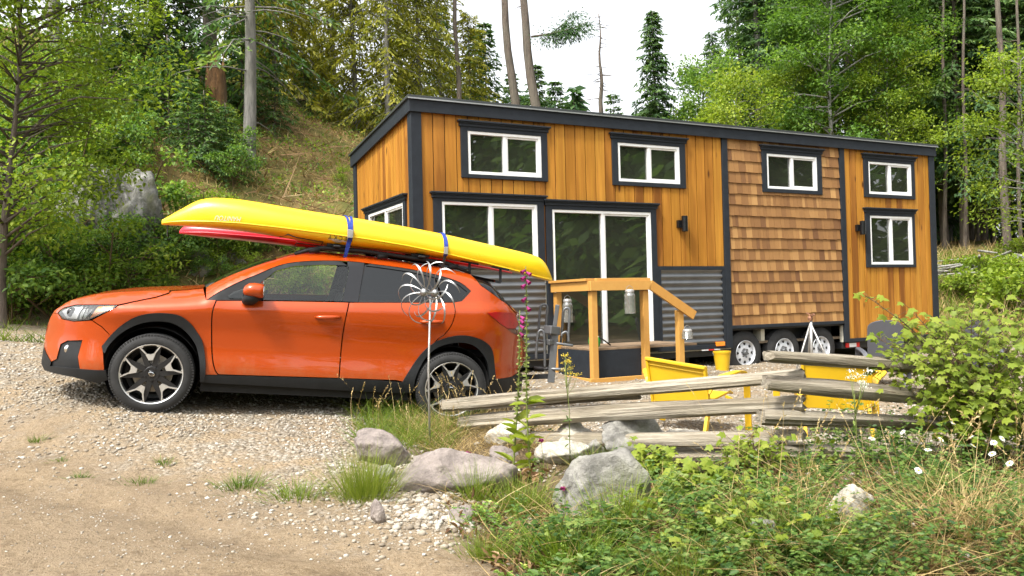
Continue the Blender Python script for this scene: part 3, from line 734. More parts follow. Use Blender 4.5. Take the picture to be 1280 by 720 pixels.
# wheels
def wheel(cx, near, parent):
    s = 1 if near else -1
    Mx = Matrix.Translation((cx, 0.0 if near else WID, .345)) @ Matrix.Rotation(rad(-90 if near else 90), 4, 'X')   # local z -> inward
    mb = MB(); R = .347
    prof = [(.240,.03),(.252,.012),(.275,.004),(.30,.006),(.318,.012),(.334,.022),(.343,.036)]
    for k in range(5):
        z0 = .045 + k*.027; prof += [(R, z0), (R, z0+.019), (R-.009, z0+.021), (R-.009, z0+.025)]
    prof += [(.343,.184),(.33,.20),(.30,.214),(.26,.214),(.235,.20)]
    mb.lathe(prof, Mx, 72)
    # shoulder blocks
    for k in range(84):
        a = 2*math.pi*k/84
        Q = Mx @ Matrix.Rotation(a, 4, 'Z')
        mb.box((.326,-.0075,.016),(.3445,.0075,.05), Q)
    ty = MB(); w = bpy.data.objects.new('wheel', None); COL.objects.link(w); w.parent = parent
    shade(mb.build('tyre', M['rubber'], w), 40)
    mb = MB()
    mb.lathe([(.248,.028),(.251,.010),(.258,.006),(.262,.012),(.256,.02)], Mx, 64)
    V5 = [97 + 72*k + (0 if near else 9) for k in range(5)]
    for a in V5:
        Q = Mx @ Matrix.Rotation(rad(-a if near else a), 4, 'Z')
        def pol(r, d): return (r*math.cos(rad(d)), r*math.sin(rad(d)))
        def plate(pts, z0, z1):
            vs = [Q @ Vector((x, y, z0)) for x, y in pts] + [Q @ Vector((x, y, z1)) for x, y in pts]; n = len(pts)
            mb.add(vs, [tuple(range(n)), tuple(range(2*n-1, n-1, -1))] + [(i, n+i, n+(i+1) % n, (i+1) % n) for i in range(n)])
        plate([pol(.122,-8), pol(.122,8), pol(.186,13.5), pol(.172,0), pol(.186,-13.5)], .012, .03)
        for sg in (-1, 1):
            plate([pol(.184,13.5*sg), pol(.178,8.5*sg), pol(.225,15*sg), pol(.252,18.2*sg), pol(.252,20.6*sg)][::sg], .010, .026)
            plate([pol(.238,15*sg), pol(.252,11*sg), pol(.252,18*sg)][::sg], .012, .024)
    shade(mb.build('rim', M['machined'], w), 30)
    mb = MB()
    mb.lathe([(.247,.025),(.243,.06),(.235,.19),(.20,.20)], Mx, 48)
    mb.lathe([(0,.022),(.062,.022),(.075,.03),(.085,.05),(.085,.09)], Mx, 40)
    for a in V5:
        Q = Mx @ Matrix.Rotation(rad(-a if near else a), 4, 'Z')
        for sg in (-1, 1):
            mb.bar(Q @ Vector((.055, .022*sg, .036)), Q @ Vector((.243*math.cos(rad(19*sg)), .243*math.sin(rad(19*sg)), .034)), .05, .024, Q.to_3x3() @ Vector((0,0,1)), .022, .02)
        Q2 = Q @ Matrix.Rotation(rad(36), 4, 'Z')
        mb.lathe([(0,.016),(.008,.016),(.010,.024)], Q2 @ Matrix.Translation((.052,0,0)), 8)
    mb.build('spokes', M['dark_alloy'], w)
    mb = MB(); mb.lathe([(.09,.10),(.165,.10),(.165,.12),(.09,.12)], Mx, 40); mb.lathe([(.05,.08),(.10,.09)], Mx, 24)
    shade(mb.build('brake_disc', M['brake'], w), 40)
    mb = MB()
    mb.lathe([(0,.016),(.028,.0165),(.031,.022)], Mx, 24); mb.build('centre_cap', M['gloss_black'], w, True)
    mb = MB(); Mo = Mx @ Matrix.Rotation(rad(20), 4, 'Z')
    ring = []
    for r0, zz in ((1.0,.0155),(.78,.0145)):
        ring.append([Mo @ Vector((.026*r0*math.cos(q), .017*r0*math.sin(q), zz)) for q in [2*math.pi*i/24 for i in range(24)]])
    mb.grid(ring, True)
    for x, y in ((-.011,.001),(.004,.005),(.009,-.003),(-.001,-.006),(.013,.003),(.003,-.001)):
        q = .0042 if x < -.01 else .0026
        mb.add([Mo @ Vector((x+dx*q, y+dy*q, .0148)) for dx, dy in ((1,0),(.3,.3),(0,1),(-.3,.3),(-1,0),(-.3,-.3),(0,-1),(.3,-.3))], [tuple(range(8))])
    mb.build('emblem', M['chrome'], w)
for cx in (0, 2.665):
    for near in (True, False): wheel(cx, near, car)
# wheel housings, floor, cabin
mb = MB()
for cx in (0, 2.665):
    for y0, y1 in ((.07, .52), (WID-.07, WID-.52)):
        rows = []
        for y in (y0, y1): rows.append([Vector((cx + .385*math.cos(a), y, .36 + .385*math.sin(a))) for a in [math.pi*(-.22) + math.pi*1.44*k/24 for k in range(25)]])
        mb.grid(rows)
        c_ = [Vector((cx + .385*math.cos(a), y1, .36 + .385*math.sin(a))) for a in [2*math.pi*k/28 for k in range(28)]]
        mb.add(c_, [tuple(range(28))])
mb.box((.40,.12,.20),(2.27,WID-.12,.36)); mb.box((-.75,.52,.24),(.42,WID-.52,.80)); mb.box((2.25,.52,.26),(3.3,WID-.52,.62))
mb.box((-.12,.5,.30),(.12,WID-.5,.40)); mb.box((2.55,.4,.28),(2.78,WID-.4,.40))
mb.build('underbody', M['underbody'], car)
mb = MB(); mb.box((.42,.16,.60),(.75,WID-.16,1.0)); mb.bar((.55,.2,.98),(.55,WID-.2,.98),.3,.10)
shade(mb.build('dashboard', M['seat_cloth'], car, bevel=.03), 40)
def seat(u, y, back=.62):
    o = bpy.data.objects.new('seat', None); COL.objects.link(o); o.parent = car
    mb = MB(); mb.bar((u, y, .58), (u+.50, y, .55), .50, .16); mb.bar((u+.46, y, .58), (u+.66, y, 1.16), .48, .13, (-1,0,0)); mb.build('cushion', M['seat_cloth'], o, bevel=.05)
    mb = MB(); mb.bar((u+.68, y, 1.20), (u+.715, y, 1.37), .26, .10, (-1,0,0), .22, .08); mb.build('headrest', M['seat_cloth'], o, bevel=.035)
for y in (.52, WID-.52): seat(.98, y)
mb = MB(); mb.bar((1.95,.9,.58),(2.35,.9,.55),1.3,.16); mb.bar((2.35,.9,.55),(2.6,.9,1.15),1.3,.13,(-1,0,0)); mb.build('rear_seat', M['seat_cloth'], car, bevel=.05)
mb = MB(); mb.lathe([(.175,-.014),(.188,0),(.175,.014),(.162,0)], Matrix.Translation((.82,.52,.97)) @ Matrix.Rotation(rad(-62),4,'Y'), 32, True)
mb.bar((.83,.35,.97),(.83,.69,.97),.05,.03); mb.bar((.62,.52,.9),(.82,.52,.97),.05,.05); mb.build('steering_wheel', M['seat_cloth'], car, True)
# roof rails and cross bars
for s in (0, 1):
    mb = MB()
    pts = []
    for k in range(15):
        u = 1.12 + 1.72*k/14; z = float(np.interp(u, HTu, HTz)); e = min(1, min(k, 14-k)/2.0)
        y = .40
        pts.append((u, y if s == 0 else WID-y, z + .005 + .045*e))
    mb.tube(pts, [.012]+[.021]*13+[.012], 8)
    for u in (1.3, 1.95, 2.66):
        z = float(np.interp(u, HTu, HTz)); y = .40
        mb.bar((u-.05, y if s == 0 else WID-y, z+.02), (u+.05, y if s == 0 else WID-y, z+.03), .04, .05)
    mb.build('roof_rail', M['black_plastic'], car, True)
BARS = (1.50, 2.32)
for u in BARS:
    z = float(np.interp(u, HTu, HTz)) + .075
    mb = MB(); mb.bar((u, .30, z), (u, WID-.30, z), .07, .022); mb.build('cross_bar', M['black_plastic'], car, bevel=.008)
# cradles under the near kayak
for u, hh in ((1.50,.05), (2.32,.04)):
    z = float(np.interp(u, HTu, HTz)) + .085
    for y in (.42, .80):
        mb = MB(); mb.bar((u-.09,y,z),(u+.09,y,z),.05,.03); mb.bar((u,y,z),(u,y+(.05 if y > .6 else -.05),z+hh+.03),.03,.10,(1,0,0)); mb.bar((u-.12,y,z+hh),(u+.12,y,z+hh),.07,.03); mb.build('kayak_cradle', M['black_plastic'], car, bevel=.006)
for px, py0, py1 in ((587,327,345),(625.5,334,353)):
    u, z = cuz(px, py1, .42, lambda a, b: 0); u2, z2 = cuz(px, py0, .42, lambda a, b: 0)
    mb = MB(); mb.bar((u, .42, z), (u2, .42, z2), .022, .022, (1,0,0)); mb.bar((u2-.09, .42, z2), (u2+.09, .42, z2-.02), .05, .02)
    mb.bar((2.34, .42, z+.05) if px < 600 else (2.62, .42, z+.06), (u, .42, z), .03, .025)
    mb.build('rack_stay', M['black_plastic'], car)

# ---------------------------------------------------------------- kayaks and straps on the roof
def kayak(name, label, mat, top_px, bot_px, seam_px, wc, us, half, ew=2.4):
    """built from its side outline, at lateral position wc in the car frame; full round hull"""
    flat = lambda a, b: 0
    cv = lambda pts: np.array([cuz(x, y, wc, flat) for x, y in pts])
    tp, bp, sp_ = cv(top_px), cv(bot_px), cv(seam_px)
    o = thing(name, label, 'kayak', CM)
    rows = []; N = 28
    u0 = tp[0][0]; u1 = tp[-1][0]
    ul = u0 + (u1-u0)*(0.5 - 0.5*np.cos(np.linspace(0.02, 1, us)*math.pi*1.0))
    zt = np.interp(ul, tp[:,0], tp[:,1]); zb = np.interp(ul, bp[:,0], bp[:,1]); zs = np.interp(ul, sp_[:,0], sp_[:,1])
    info = []
    for k, u in enumerate(ul):
        q = (u-u0)/(u1-u0); b = half*max(.02, (max(0, 4*q*(1-q)))**.62)
        b = max(.012, b)
        r = []
        for i in range(N):
            a = 2*math.pi*i/N; c, s_ = math.cos(a), math.sin(a)
            h = (zt[k]-zs[k]) if s_ > 0 else (zs[k]-zb[k]); h = max(h, .006)
            ex = .72 if s_ > 0 else .9
            wob = 1 - .05*max(0, s_)*math.cos(3*a)
            r.append(Vector((u, wc + b*math.copysign(abs(c)**.8, c)*wob, zs[k] + h*math.copysign(abs(s_)**ex, s_))))
        rows.append(r); info.append((u, b, zt[k], zs[k], zb[k]))
    mb = MB(); mb.grid(rows, True); mb.add(rows[0], [tuple(range(N))]); mb.add(rows[-1], [tuple(range(N))])
    shade(mb.build('hull', mat, o), 60)
    # seam band
    mb = MB()
    for sg in (-1, 1):
        rr = []
        for (u, b, a_, zs_, c_) in info[1:-1]:
            y = wc + sg*(b + .002)
            rr.append([Vector((u, y - sg*.004, zs_+.008)), Vector((u, y + sg*.004, zs_+.003)), Vector((u, y + sg*.004, zs_-.004)), Vector((u, y - sg*.004, zs_-.009))])
        mb.grid(rr)
    shade(mb.build('seam', mat, o), 60)
    return o, info
Y_TOP = smooth_line([(202,275),(215,268),(230,259.5),(245,251.5),(258,248),(270,247.2),(297,249),(330,254),(370,261),(420,269),(470,277),(520,286),(560,294),(600,303),(640,312),(660,317),(672,321),(680,327.5),(685,336),(690,348)], 4)
Y_BOT = smooth_line([(202,281),(230,282.8),(260,285),(300,289),(340,295),(380,302),(410,307.5),(440,310),(480,314),(520,319),(560,325),(600,332),(640,340),(665,346),(683,351),(690,351)], 4)
Y_SEAM = [(202,278.5),(230,277),(260,277.6),(300,279.8),(350,285.5),(400,292),(450,298.8),(500,307),(550,317),(600,328.5),(640,338),(665,344.6),(690,350)]
yk, yinfo = kayak('yellow_kayak', 'long yellow kayak strapped upside down on the orange car roof', M['yellow_hull'], Y_TOP, Y_BOT, Y_SEAM, .60, 60, .30)
R_TOP = smooth_line([(224,289),(238,281),(300,283),(360,289),(420,295),(480,303),(540,314),(600,328),(640,340)], 4)
R_BOT = smooth_line([(224,292),(260,296.5),(300,300.5),(340,305),(380,309.5),(425,315.5),(480,320),(540,327),(600,336),(640,342)], 4)
R_SEAM = [(224,290.5),(260,291),(340,298),(420,307),(540,322),(640,341)]
rk, rinfo = kayak('red_kayak', 'red kayak lying behind the yellow kayak on the car roof', M['red_hull'], R_TOP, R_BOT, R_SEAM, 1.28, 40, .29)
def surf(info, wc, u, z, sg=-1):
    """lateral position of the near flank of a kayak at (u, z)"""
    us = [i[0] for i in info]
    b, zt, zs, zb = (float(np.interp(u, us, [i[k] for i in info])) for k in (1, 2, 3, 4))
    h = (zt-zs) if z > zs else (zs-zb); ex = .72 if z > zs else .9
    s_ = min(1, abs(z-zs)/max(h, .01))**(1/ex); a = math.asin(s_); c = math.cos(a)
    wob = 1 - .05*(max(0, math.sin(a))*math.cos(3*(math.pi-a)) if z > zs else 0)
    return wc + sg*b*c**.8*wob
# lettering on the hull (upside down with the kayak)
def lettering(name, txt, px0, px1, hgt, mat, parent, info, wc, flip=True, shear=0.0):
    flat = lambda a, b: 0
    cu_ = bpy.data.curves.new(name, 'FONT'); cu_.body = txt; cu_.align_x = 'CENTER'; cu_.align_y = 'CENTER'; cu_.size = hgt*1.4; cu_.shear = shear; cu_.extrude = .0; cu_.space_character = 1.05 if shear else 1.6
    tmp = bpy.data.objects.new('tmp', cu_); COL.objects.link(tmp)
    dg = bpy.context.evaluated_depsgraph_get(); me = bpy.data.meshes.new_from_object(tmp.evaluated_get(dg))
    bpy.data.objects.remove(tmp)
    co = np.array([v.co[:] for v in me.vertices]); wdt = np.ptp(co[:,0])
    a = Vector((*cuz(*px0, wc-.3, flat),)); b = Vector((*cuz(*px1, wc-.3, flat),))
    L = (b-a).length; d = (b-a)/L; nrm = Vector((-d.y, d.x)); mid = (a+b)/2
    vs = []
    for x, y, _ in co:
        x *= L/wdt
        if flip: x, y = -x, -y
        p = mid + d*x + nrm*y
        vs.append((p.x, surf(info, wc, p.x, p.y) - .006, p.y))
    me.vertices.foreach_set('co', np.array(vs).ravel()); me.materials.clear(); me.materials.append(mat); me.name = name
    bm = bmesh.new(); bm.from_mesh(me); bmesh.ops.subdivide_edges(bm, edges=bm.edges[:], cuts=1); 
    for v in bm.verts: v.co.y = surf(info, wc, v.co.x, v.co.z) - .006
    bm.to_mesh(me); bm.free()
    o = bpy.data.objects.new(name, me); COL.objects.link(o); o.parent = parent
    return o
lettering('lettering', 'MANITOU', (268,271.2), (302,273.2), .045, M['decal_grey'], yk, yinfo, .60, True, .35)
lettering('lettering', 'NECKY', (411,295.6), (441,299.6), .042, M['decal_black'], yk, yinfo, .60, True)
# small leaf-shaped flourish under the name
mb = MB()
for (x0, y0), (x1, y1), th in (((410,299.0),(424,299.6),.006), ((415,300.5),(428,302.6),.010), ((422,299.8),(437,302.8),.006)):
    n = 10; up, dn = [], []
    for k in range(n+1):
        t = k/n; u, z = cuz(x0+(x1-x0)*t, y0+(y1-y0)*t, .32, lambda a, b: 0); w = th*math.sin(math.pi*t)+.001
        up.append((u, surf(yinfo, .60, u, z+w)-.006, z+w)); dn.append((u, surf(yinfo, .60, u, z-w)-.006, z-w))
    mb.grid([up, dn])
mb.build('flourish', M['decal_grey'], yk)
# carry toggles and deck bungee
def hull_line(pts, info, wc, r, mat, name, parent):
    out = []
    for x, y in pts:
        u, z = cuz(x, y, wc-.25, lambda a, b: 0); out.append((u, surf(info, wc, u, z)-.012, z))
    mb = MB(); mb.tube(out, r, 6); return mb.build(name, mat, parent, True)
hull_line([(350,295.5),(360,293),(372,297),(404,302.5),(403,307),(372,303.5),(370,306)], yinfo, .60, .006, M['decal_black'], 'deck_bungee', yk)
u, z = cuz(210, 281, .60, lambda a, b: 0); mb = MB(); mb.tube([(u,.60,z+.02),(u,.60,z-.08),(u+.005,.60,z-.11)], .006, 6); mb.build('carry_loop', M['decal_black'], yk)
u, z = cuz(684, 350, .60, lambda a, b: 0); mb = MB(); mb.tube([(u,.60,z+.01),(u-.01,.60,z-.05)], .005, 6); mb.build('carry_loop', M['decal_black'], yk)
# blue ratchet straps round the hull, down to the roof rails
def strap(label, top_pairs, end_px, wid, mat_low=None, grp='blue straps over the kayaks'):
    o = thing('ratchet_strap', label, 'strap', CM, grp)
    us = [i[0] for i in yinfo]
    for n_, (xa, xb) in enumerate(top_pairs):
        ua, _ = cuz(xa, 280, .6, lambda a, b: 0); ub, _ = cuz(xb, 305, .6, lambda a, b: 0)
        rows = []
        K = 40
        for k in range(K+1):
            a = math.pi*1.12 - (math.pi*1.24)*k/K      # near lower flank, over the top, to the far side
            t = min(1, abs(a - math.pi/2)/(math.pi/2)); u = ua + (ub-ua)*t
            b, zt, zs, zb = (float(np.interp(u, us, [i[q] for i in yinfo])) for q in (1, 2, 3, 4))
            c, s_ = math.cos(a), math.sin(a); h = (zt-zs) if s_ > 0 else (zs-zb); ex = .72 if s_ > 0 else .9
            p = Vector((u, .60 + b*math.copysign(abs(c)**.8, c)*(1-.05*max(0,s_)*math.cos(3*a)), zs + h*math.copysign(abs(s_)**ex, s_)))
            nn = Vector((0, c, s_*1.2)).normalized(); p += nn*.007
            rows.append([p + Vector((-wid/2,0,0)), p + Vector((wid/2,0,0)), p + Vector((wid/2,0,0)) + nn*.003, p + Vector((-wid/2,0,0)) + nn*.003])
        mb = MB(); mb.grid(rows, True); shade(mb.build('webbing', M['blue_web'], o), 40)
        first = (rows[0][0] + rows[0][1])/2
        u2, z2 = cuz(*end_px, .36, lambda a, b: 0)
        mb = MB(); mb.bar(first + Vector((0,-.004,.02)), (u2, .36, z2), .028, .004, (0,1,0)); mb.build('webbing', M['blue_web'] if mat_low is None else mat_low, o)
        mb = MB(); i = 3; p = (rows[i][0]+rows[i][1])/2; q = (rows[i+3][0]+rows[i+3][1])/2
        mb.bar(p + Vector((0,-.008,0)), q + Vector((0,-.012,0)), .036, .022, (0,1,0)); mb.build('buckle', M['galv'], o, bevel=.003)
    return o
strap('blue double strap round the middle of the kayaks near the door pillar', ((429,432),(436,434)), (430,326), .026)
strap('single blue strap round the kayak above the rear door window', ((551,551),), (552,338), .04, M['decal_black'])

# ---------------------------------------------------------------- tiny house on a trailer (local frame: x along the front, y into the house, z up from the yard datum)
hx = Vector((.893, .449, 0)).normalized(); hy = Vector((-hx.y, hx.x, 0)); H0 = Vector((-1.30, 11.2, 0))
HM = Matrix(((hx.x,hy.x,0,H0.x),(hx.y,hy.y,0,H0.y),(0,0,1,0),(0,0,0,1)))
HL, HD = 10.56, 2.78
def hf(px, py, q=0.0):
    p = on_plane(px, py, H0 - hy*q, hy) - H0; return p.dot(hx), p.z
house = thing('tiny_house', 'long tiny house on wheels with cedar boards, shingles and black trim', 'tiny house', HM)
def roof_z(y): return 4.20 - .112*y
OPEN_F = [(.81,3.25,1.98,3.86),(3.31,3.26,4.49,3.86),(6.32,3.27,7.49,3.87),(8.77,3.27,9.93,3.87),(8.77,1.98,9.91,2.88),(.40,2.00,1.89,2.86),(2.13,.70,3.90,2.80)]
TRIMS = [(.71,3.20,2.08,4.0),(3.21,3.20,4.60,4.0),(6.22,3.21,7.60,4.01),(8.66,3.21,10.02,4.01),(8.66,1.93,9.98,3.02),(.28,1.93,2.0,2.99),(2.03,.63,4.0,2.94)]
def intervals(z0, z1, t0, t1, holes):
    iv = [(z0, z1)]
    for a, b, c, d in holes:
        if c <= t0 + .004 or a >= t1 - .004: continue
        nv = []
        for p, q in iv:
            if d <= p or b >= q: nv.append((p, q)); continue
            if b > p: nv.append((p, b))
            if d < q: nv.append((d, q))
        iv = nv
    return iv
# structural sheathing with openings (inside face seen through the glass)
mb = MB()
ts = sorted({0.02, 5.47, 8.06, HL-.02} | {o[0] for o in OPEN_F} | {o[2] for o in OPEN_F})
for a, b in zip(ts[:-1], ts[1:]):
    for p, q in intervals(.60, 4.12, a, b, OPEN_F):
        # leave the wheel opening free
        if 5.469 <= a and b <= 8.061: p = max(p, .99)
        mb.box((a, .03, p), (b, .11, q))
OPEN_E = [(.39,2.0,2.02,2.88)]
for a, b in ((.11,.39),(.39,2.02),(2.02,HD-.02)):
    for p, q in intervals(.68, 3.86, a, b, OPEN_E): mb.box((.03, a, p), (.11, b, q))
mb.box((.03,HD-.1,.68),(HL-.03,HD-.02,3.86)); mb.box((HL-.1,.11,.68),(HL-.03,HD-.1,3.86))
mb.build('wall', M['inside'], house)
mb = MB(); mb.box((.11,.11,.66),(HL-.11,HD-.11,.70)); mb.build('floor', M['inside_dark'], house)
mb = MB(); mb.box((2.9,1.75,.70),(4.9,HD-.12,1.62)); mb.box((6.2,.11,.70),(6.28,HD-.1,3.8)); mb.box((.12,.12,2.96),(1.75,HD-.12,3.04)); mb.box((7.2,.4,3.0),(HL-.2,HD-.12,3.08)); mb.build('furniture', M['inside'], house)
mb = MB(); mb.bar((2.75,.75,.72),(4.1,1.1,2.85),.06,.24); mb.bar((2.75,1.35,.72),(4.1,1.6,2.85),.06,.24)
for k in range(8): mb.box((2.85+.16*k,.72+.05*k,.9+.255*k),(3.1+.16*k,1.35+.05*k,.94+.255*k))
mb.build('loft_stair', M['pine'], house)
# vertical boards
def boards(t0, t1, z0, z1, holes, pitch, frame, M_=None, seed=1):
    r = random.Random(seed); mb = MB(); t = t0
    n = max(1, round((t1-t0)/pitch)); pw = (t1-t0)/n
    for k in range(n):
        a, b = t0 + k*pw, t0 + (k+1)*pw
        base = .3 + .6*r.random() if r.random() > .08 else r.random()*.15
        th = .019 + r.random()*.004
        cuts = sorted({a+.004+0, b-.004-0} | {x for h in holes for x in (h[0], h[2]) if a+.01 < x < b-.01})
        segs = [(c0, c1, p, q) for c0, c1 in zip(cuts[:-1], cuts[1:]) for p, q in intervals(z0, 99, c0-.003, c1+.003, [h for h in holes])]
        for a_, b_, p, q in segs:
            a, b = a_-.0015, b_+.0015
            if q > 98: q1, q2 = (z1(a), z1(b)) if callable(z1) else (z1, z1)
            else: q1 = q2 = q
            mb.val = min(1, max(0, base + r.uniform(-.06, .06)))
            if frame == 'f': vs = [(a+.004,.03-th,p),(b-.004,.03-th,p),(b-.004,.03,p),(a+.004,.03,p),(a+.004,.03-th,q1),(b-.004,.03-th,q2),(b-.004,.03,q2),(a+.004,.03,q1)]
            elif frame == 'e': vs = [(.03-th,b-.004,p),(.03-th,a+.004,p),(.03,a+.004,p),(.03,b-.004,p),(.03-th,b-.004,q2),(.03-th,a+.004,q1),(.03,a+.004,q1),(.03,b-.004,q2)]
            elif frame == 'r': vs = [(HL-.03+th,a+.004,p),(HL-.03+th,b-.004,p),(HL-.03,b-.004,p),(HL-.03,a+.004,p),(HL-.03+th,a+.004,q1),(HL-.03+th,b-.004,q2),(HL-.03,b-.004,q2),(HL-.03,a+.004,q1)]
            mb.add(vs, [(0,3,2,1),(4,5,6,7),(0,1,5,4),(1,2,6,5),(2,3,7,6),(3,0,4,7)])
    return mb
hol = [(a+.03, b+.02, c-.03, d-.02) for a, b, c, d in TRIMS]
o = boards(.13, 5.36, 1.96, 4.15, hol, .172, 'f', seed=4).build('board_siding', M['cedar'], house, bevel=.003)
o = boards(8.17, 10.45, .66, 4.15, hol, .15, 'f', seed=9).build('board_siding', M['cedar'], house, bevel=.003)
o = boards(.11, HD-.10, 1.96, lambda y: roof_z(y)-.06, [(.30,1.94,2.20,2.98)], .125, 'e', seed=12).build('board_siding', M['cedar'], house, bevel=.003)
o = boards(.11, HD-.10, .66, lambda y: roof_z(y)-.06, [], .15, 'r', seed=14).build('board_siding', M['cedar'], house, bevel=.003)
mb = MB(); mb.box((.03, HD-.02, .66), (HL-.03, HD, 3.86)); mb.build('back_siding', M['corrugated'], house)
# dark backing seen in the board gaps
mb = MB()
ts2 = sorted({.11, 5.36} | {x for h in hol for x in (h[0], h[2]) if x < 5.36})
for a, b in zip(ts2[:-1], ts2[1:]):
    for p, q in intervals(1.96, 4.14, a, b, hol): mb.box((a, .0285, p), (b, .0305, q))
for a, b in ((5.475,hol[2][0]),(hol[2][0],hol[2][2]),(hol[2][2],8.05)):
    for p, q in intervals(.97, 4.14, a, b, [hol[2]]): mb.box((a, .0285, p), (b, .0305, q))
mb.build('building_paper', M['trim'], house)
# shingles
r = random.Random(5); mb = MB(); ch = .183
zc = .965; row = 0
while zc < 4.12:
    t = 5.475 - r.random()*.1
    while t < 8.05:
        w = r.choice([.055,.07,.085,.10,.115,.13,.15]); a, b = max(5.475, t)+.002, min(8.05, t+w)-.002
        t += w
        if b - a < .015: continue
        dz = r.uniform(-.004, .006); up = min(zc+ch+.03, 4.14)
        val = min(1, max(0, r.gauss(.5, .24)))
        cuts = sorted({a, b} | {x for x in (hol[2][0], hol[2][2]) if a+.005 < x < b-.005})
        for a, b, p, q in [(c0, c1, p, q) for c0, c1 in zip(cuts[:-1], cuts[1:]) for p, q in intervals(zc+dz, up, c0-.003, c1+.003, [hol[2]])]:
            f0 = (p - zc)/ch; y0 = -.004 + .018*f0; y1 = -.004 + .018*(q-zc)/ch
            if q - p < .02: continue
            mb.val = val
            vs = [(a,y0,p),(b,y0,p),(b,.029,p),(a,.029,p),(a,y1,q),(b,y1,q),(b,.029,q),(a,.029,q)]
            mb.add(vs, [(0,3,2,1),(4,5,6,7),(0,1,5,4),(1,2,6,5),(2,3,7,6),(3,0,4,7)])
    zc += ch; row += 1
mb.build('shingle_siding', M['shingle'], house)
# corrugated skirting
def corr(t0, t1, z0, z1):
    mb = MB(); rows = []; n = int((z1-z0)/.0105); 
    for k in range(n+1):
        z = z0 + (z1-z0)*k/n; y = .006 + .014*math.cos(2*math.pi*(z-z0)/.105)
        rows.append([Vector((t0, y, z)), Vector(((t0+t1)/2, y, z)), Vector((t1, y, z))])
    mb.grid(rows); return shade(mb.build('corrugated_panel', M['corrugated'], house), 80)
corr(4.07, 5.30, .69, 1.90); corr(.20, 2.0, .69, 1.90)
class _TB:
    def box(s, a, b): mb = MB(); mb.box(a, b); mb.build('corner_trim', M['trim'], house, bevel=.004)
T_ = _TB()
T_.box((-.022,-.022,.62),(.13,.0,4.12)); T_.box((-.022,.0,.62),(.0,.13,4.12))                    # front corner post
T_.box((-.022,HD-.12,.62),(.03,HD+.02,3.88)); T_.box((HL-.13,-.022,.60),(HL+.022,.0,4.12)); T_.box((HL,.0,.60),(HL+.022,.13,4.12))
T_.box((5.36,-.018,.62),(5.472,.029,4.12)); T_.box((8.052,-.018,.60),(8.168,.029,4.12))
T_.box((4.0,-.014,1.90),(5.36,.029,1.956)); T_.box((.13,-.014,1.90),(.28,.029,1.956))
T_.box((4.0,-.012,.62),(4.07,.029,1.90)); T_.box((5.30,-.012,.62),(5.36,.029,1.90)); T_.box((4.07,-.012,.62),(5.30,.029,.69))
T_.box((.13,-.012,.62),(.20,.029,1.90)); T_.box((.20,-.012,.62),(2.03,.029,.69)); T_.box((5.472,-.016,.93),(8.052,.029,.985)); T_.box((8.168,-.016,.60),(HL-.13,.029,.66))
T_.box((-.012,.13,1.90),(.029,HD-.12,1.956)); 
corr_e = MB(); rows = []
for k in range(116):
    z = .69 + 1.21*k/115; x = .006 + .014*math.cos(2*math.pi*(z-.69)/.105); rows.append([Vector((x,.13,z)), Vector((x,HD-.12,z))])
corr_e.grid(rows); shade(corr_e.build('corrugated_panel', M['corrugated'], house), 80)
# fascia and roof
mb = MB(); mb.box((-.05,-.050,4.055),(HL+.05,-.024,4.235)); 
mb.prism([(-.05,-.024,4.055),(-.05,HD+.06,4.055-.112*HD),(-.05,HD+.06,4.235-.112*HD),(-.05,-.024,4.235)], (.026,0,0))
mb.prism([(HL+.024,-.024,4.055),(HL+.024,HD+.06,4.055-.112*HD),(HL+.024,HD+.06,4.235-.112*HD),(HL+.024,-.024,4.235)], (.026,0,0))
mb.box((-.05,HD+.06,4.055-.112*HD),(HL+.05,HD+.08,4.235-.112*HD))
mb.build('fascia', M['trim'], house, bevel=.004)
mb = MB(); mb.prism([(-.075,-.075,4.238),(-.075,HD+.10,4.238-.112*HD),(-.075,HD+.10,4.268-.112*HD),(-.075,-.075,4.275)], (HL+.15,0,0)); rf = mb.build('roof', M['roof'], house, bevel=.004)
mb = MB(); mb.box((-.078,-.079,4.222),(HL+.078,-.0755,4.240)); mb.build('drip_edge', M['drip'], rf)
mb = MB(); mb.box((.05,.05,4.0-.112*HD),(HL-.05,HD-.05,4.02-.112*HD)); mb.build('ceiling', M['inside'], house)
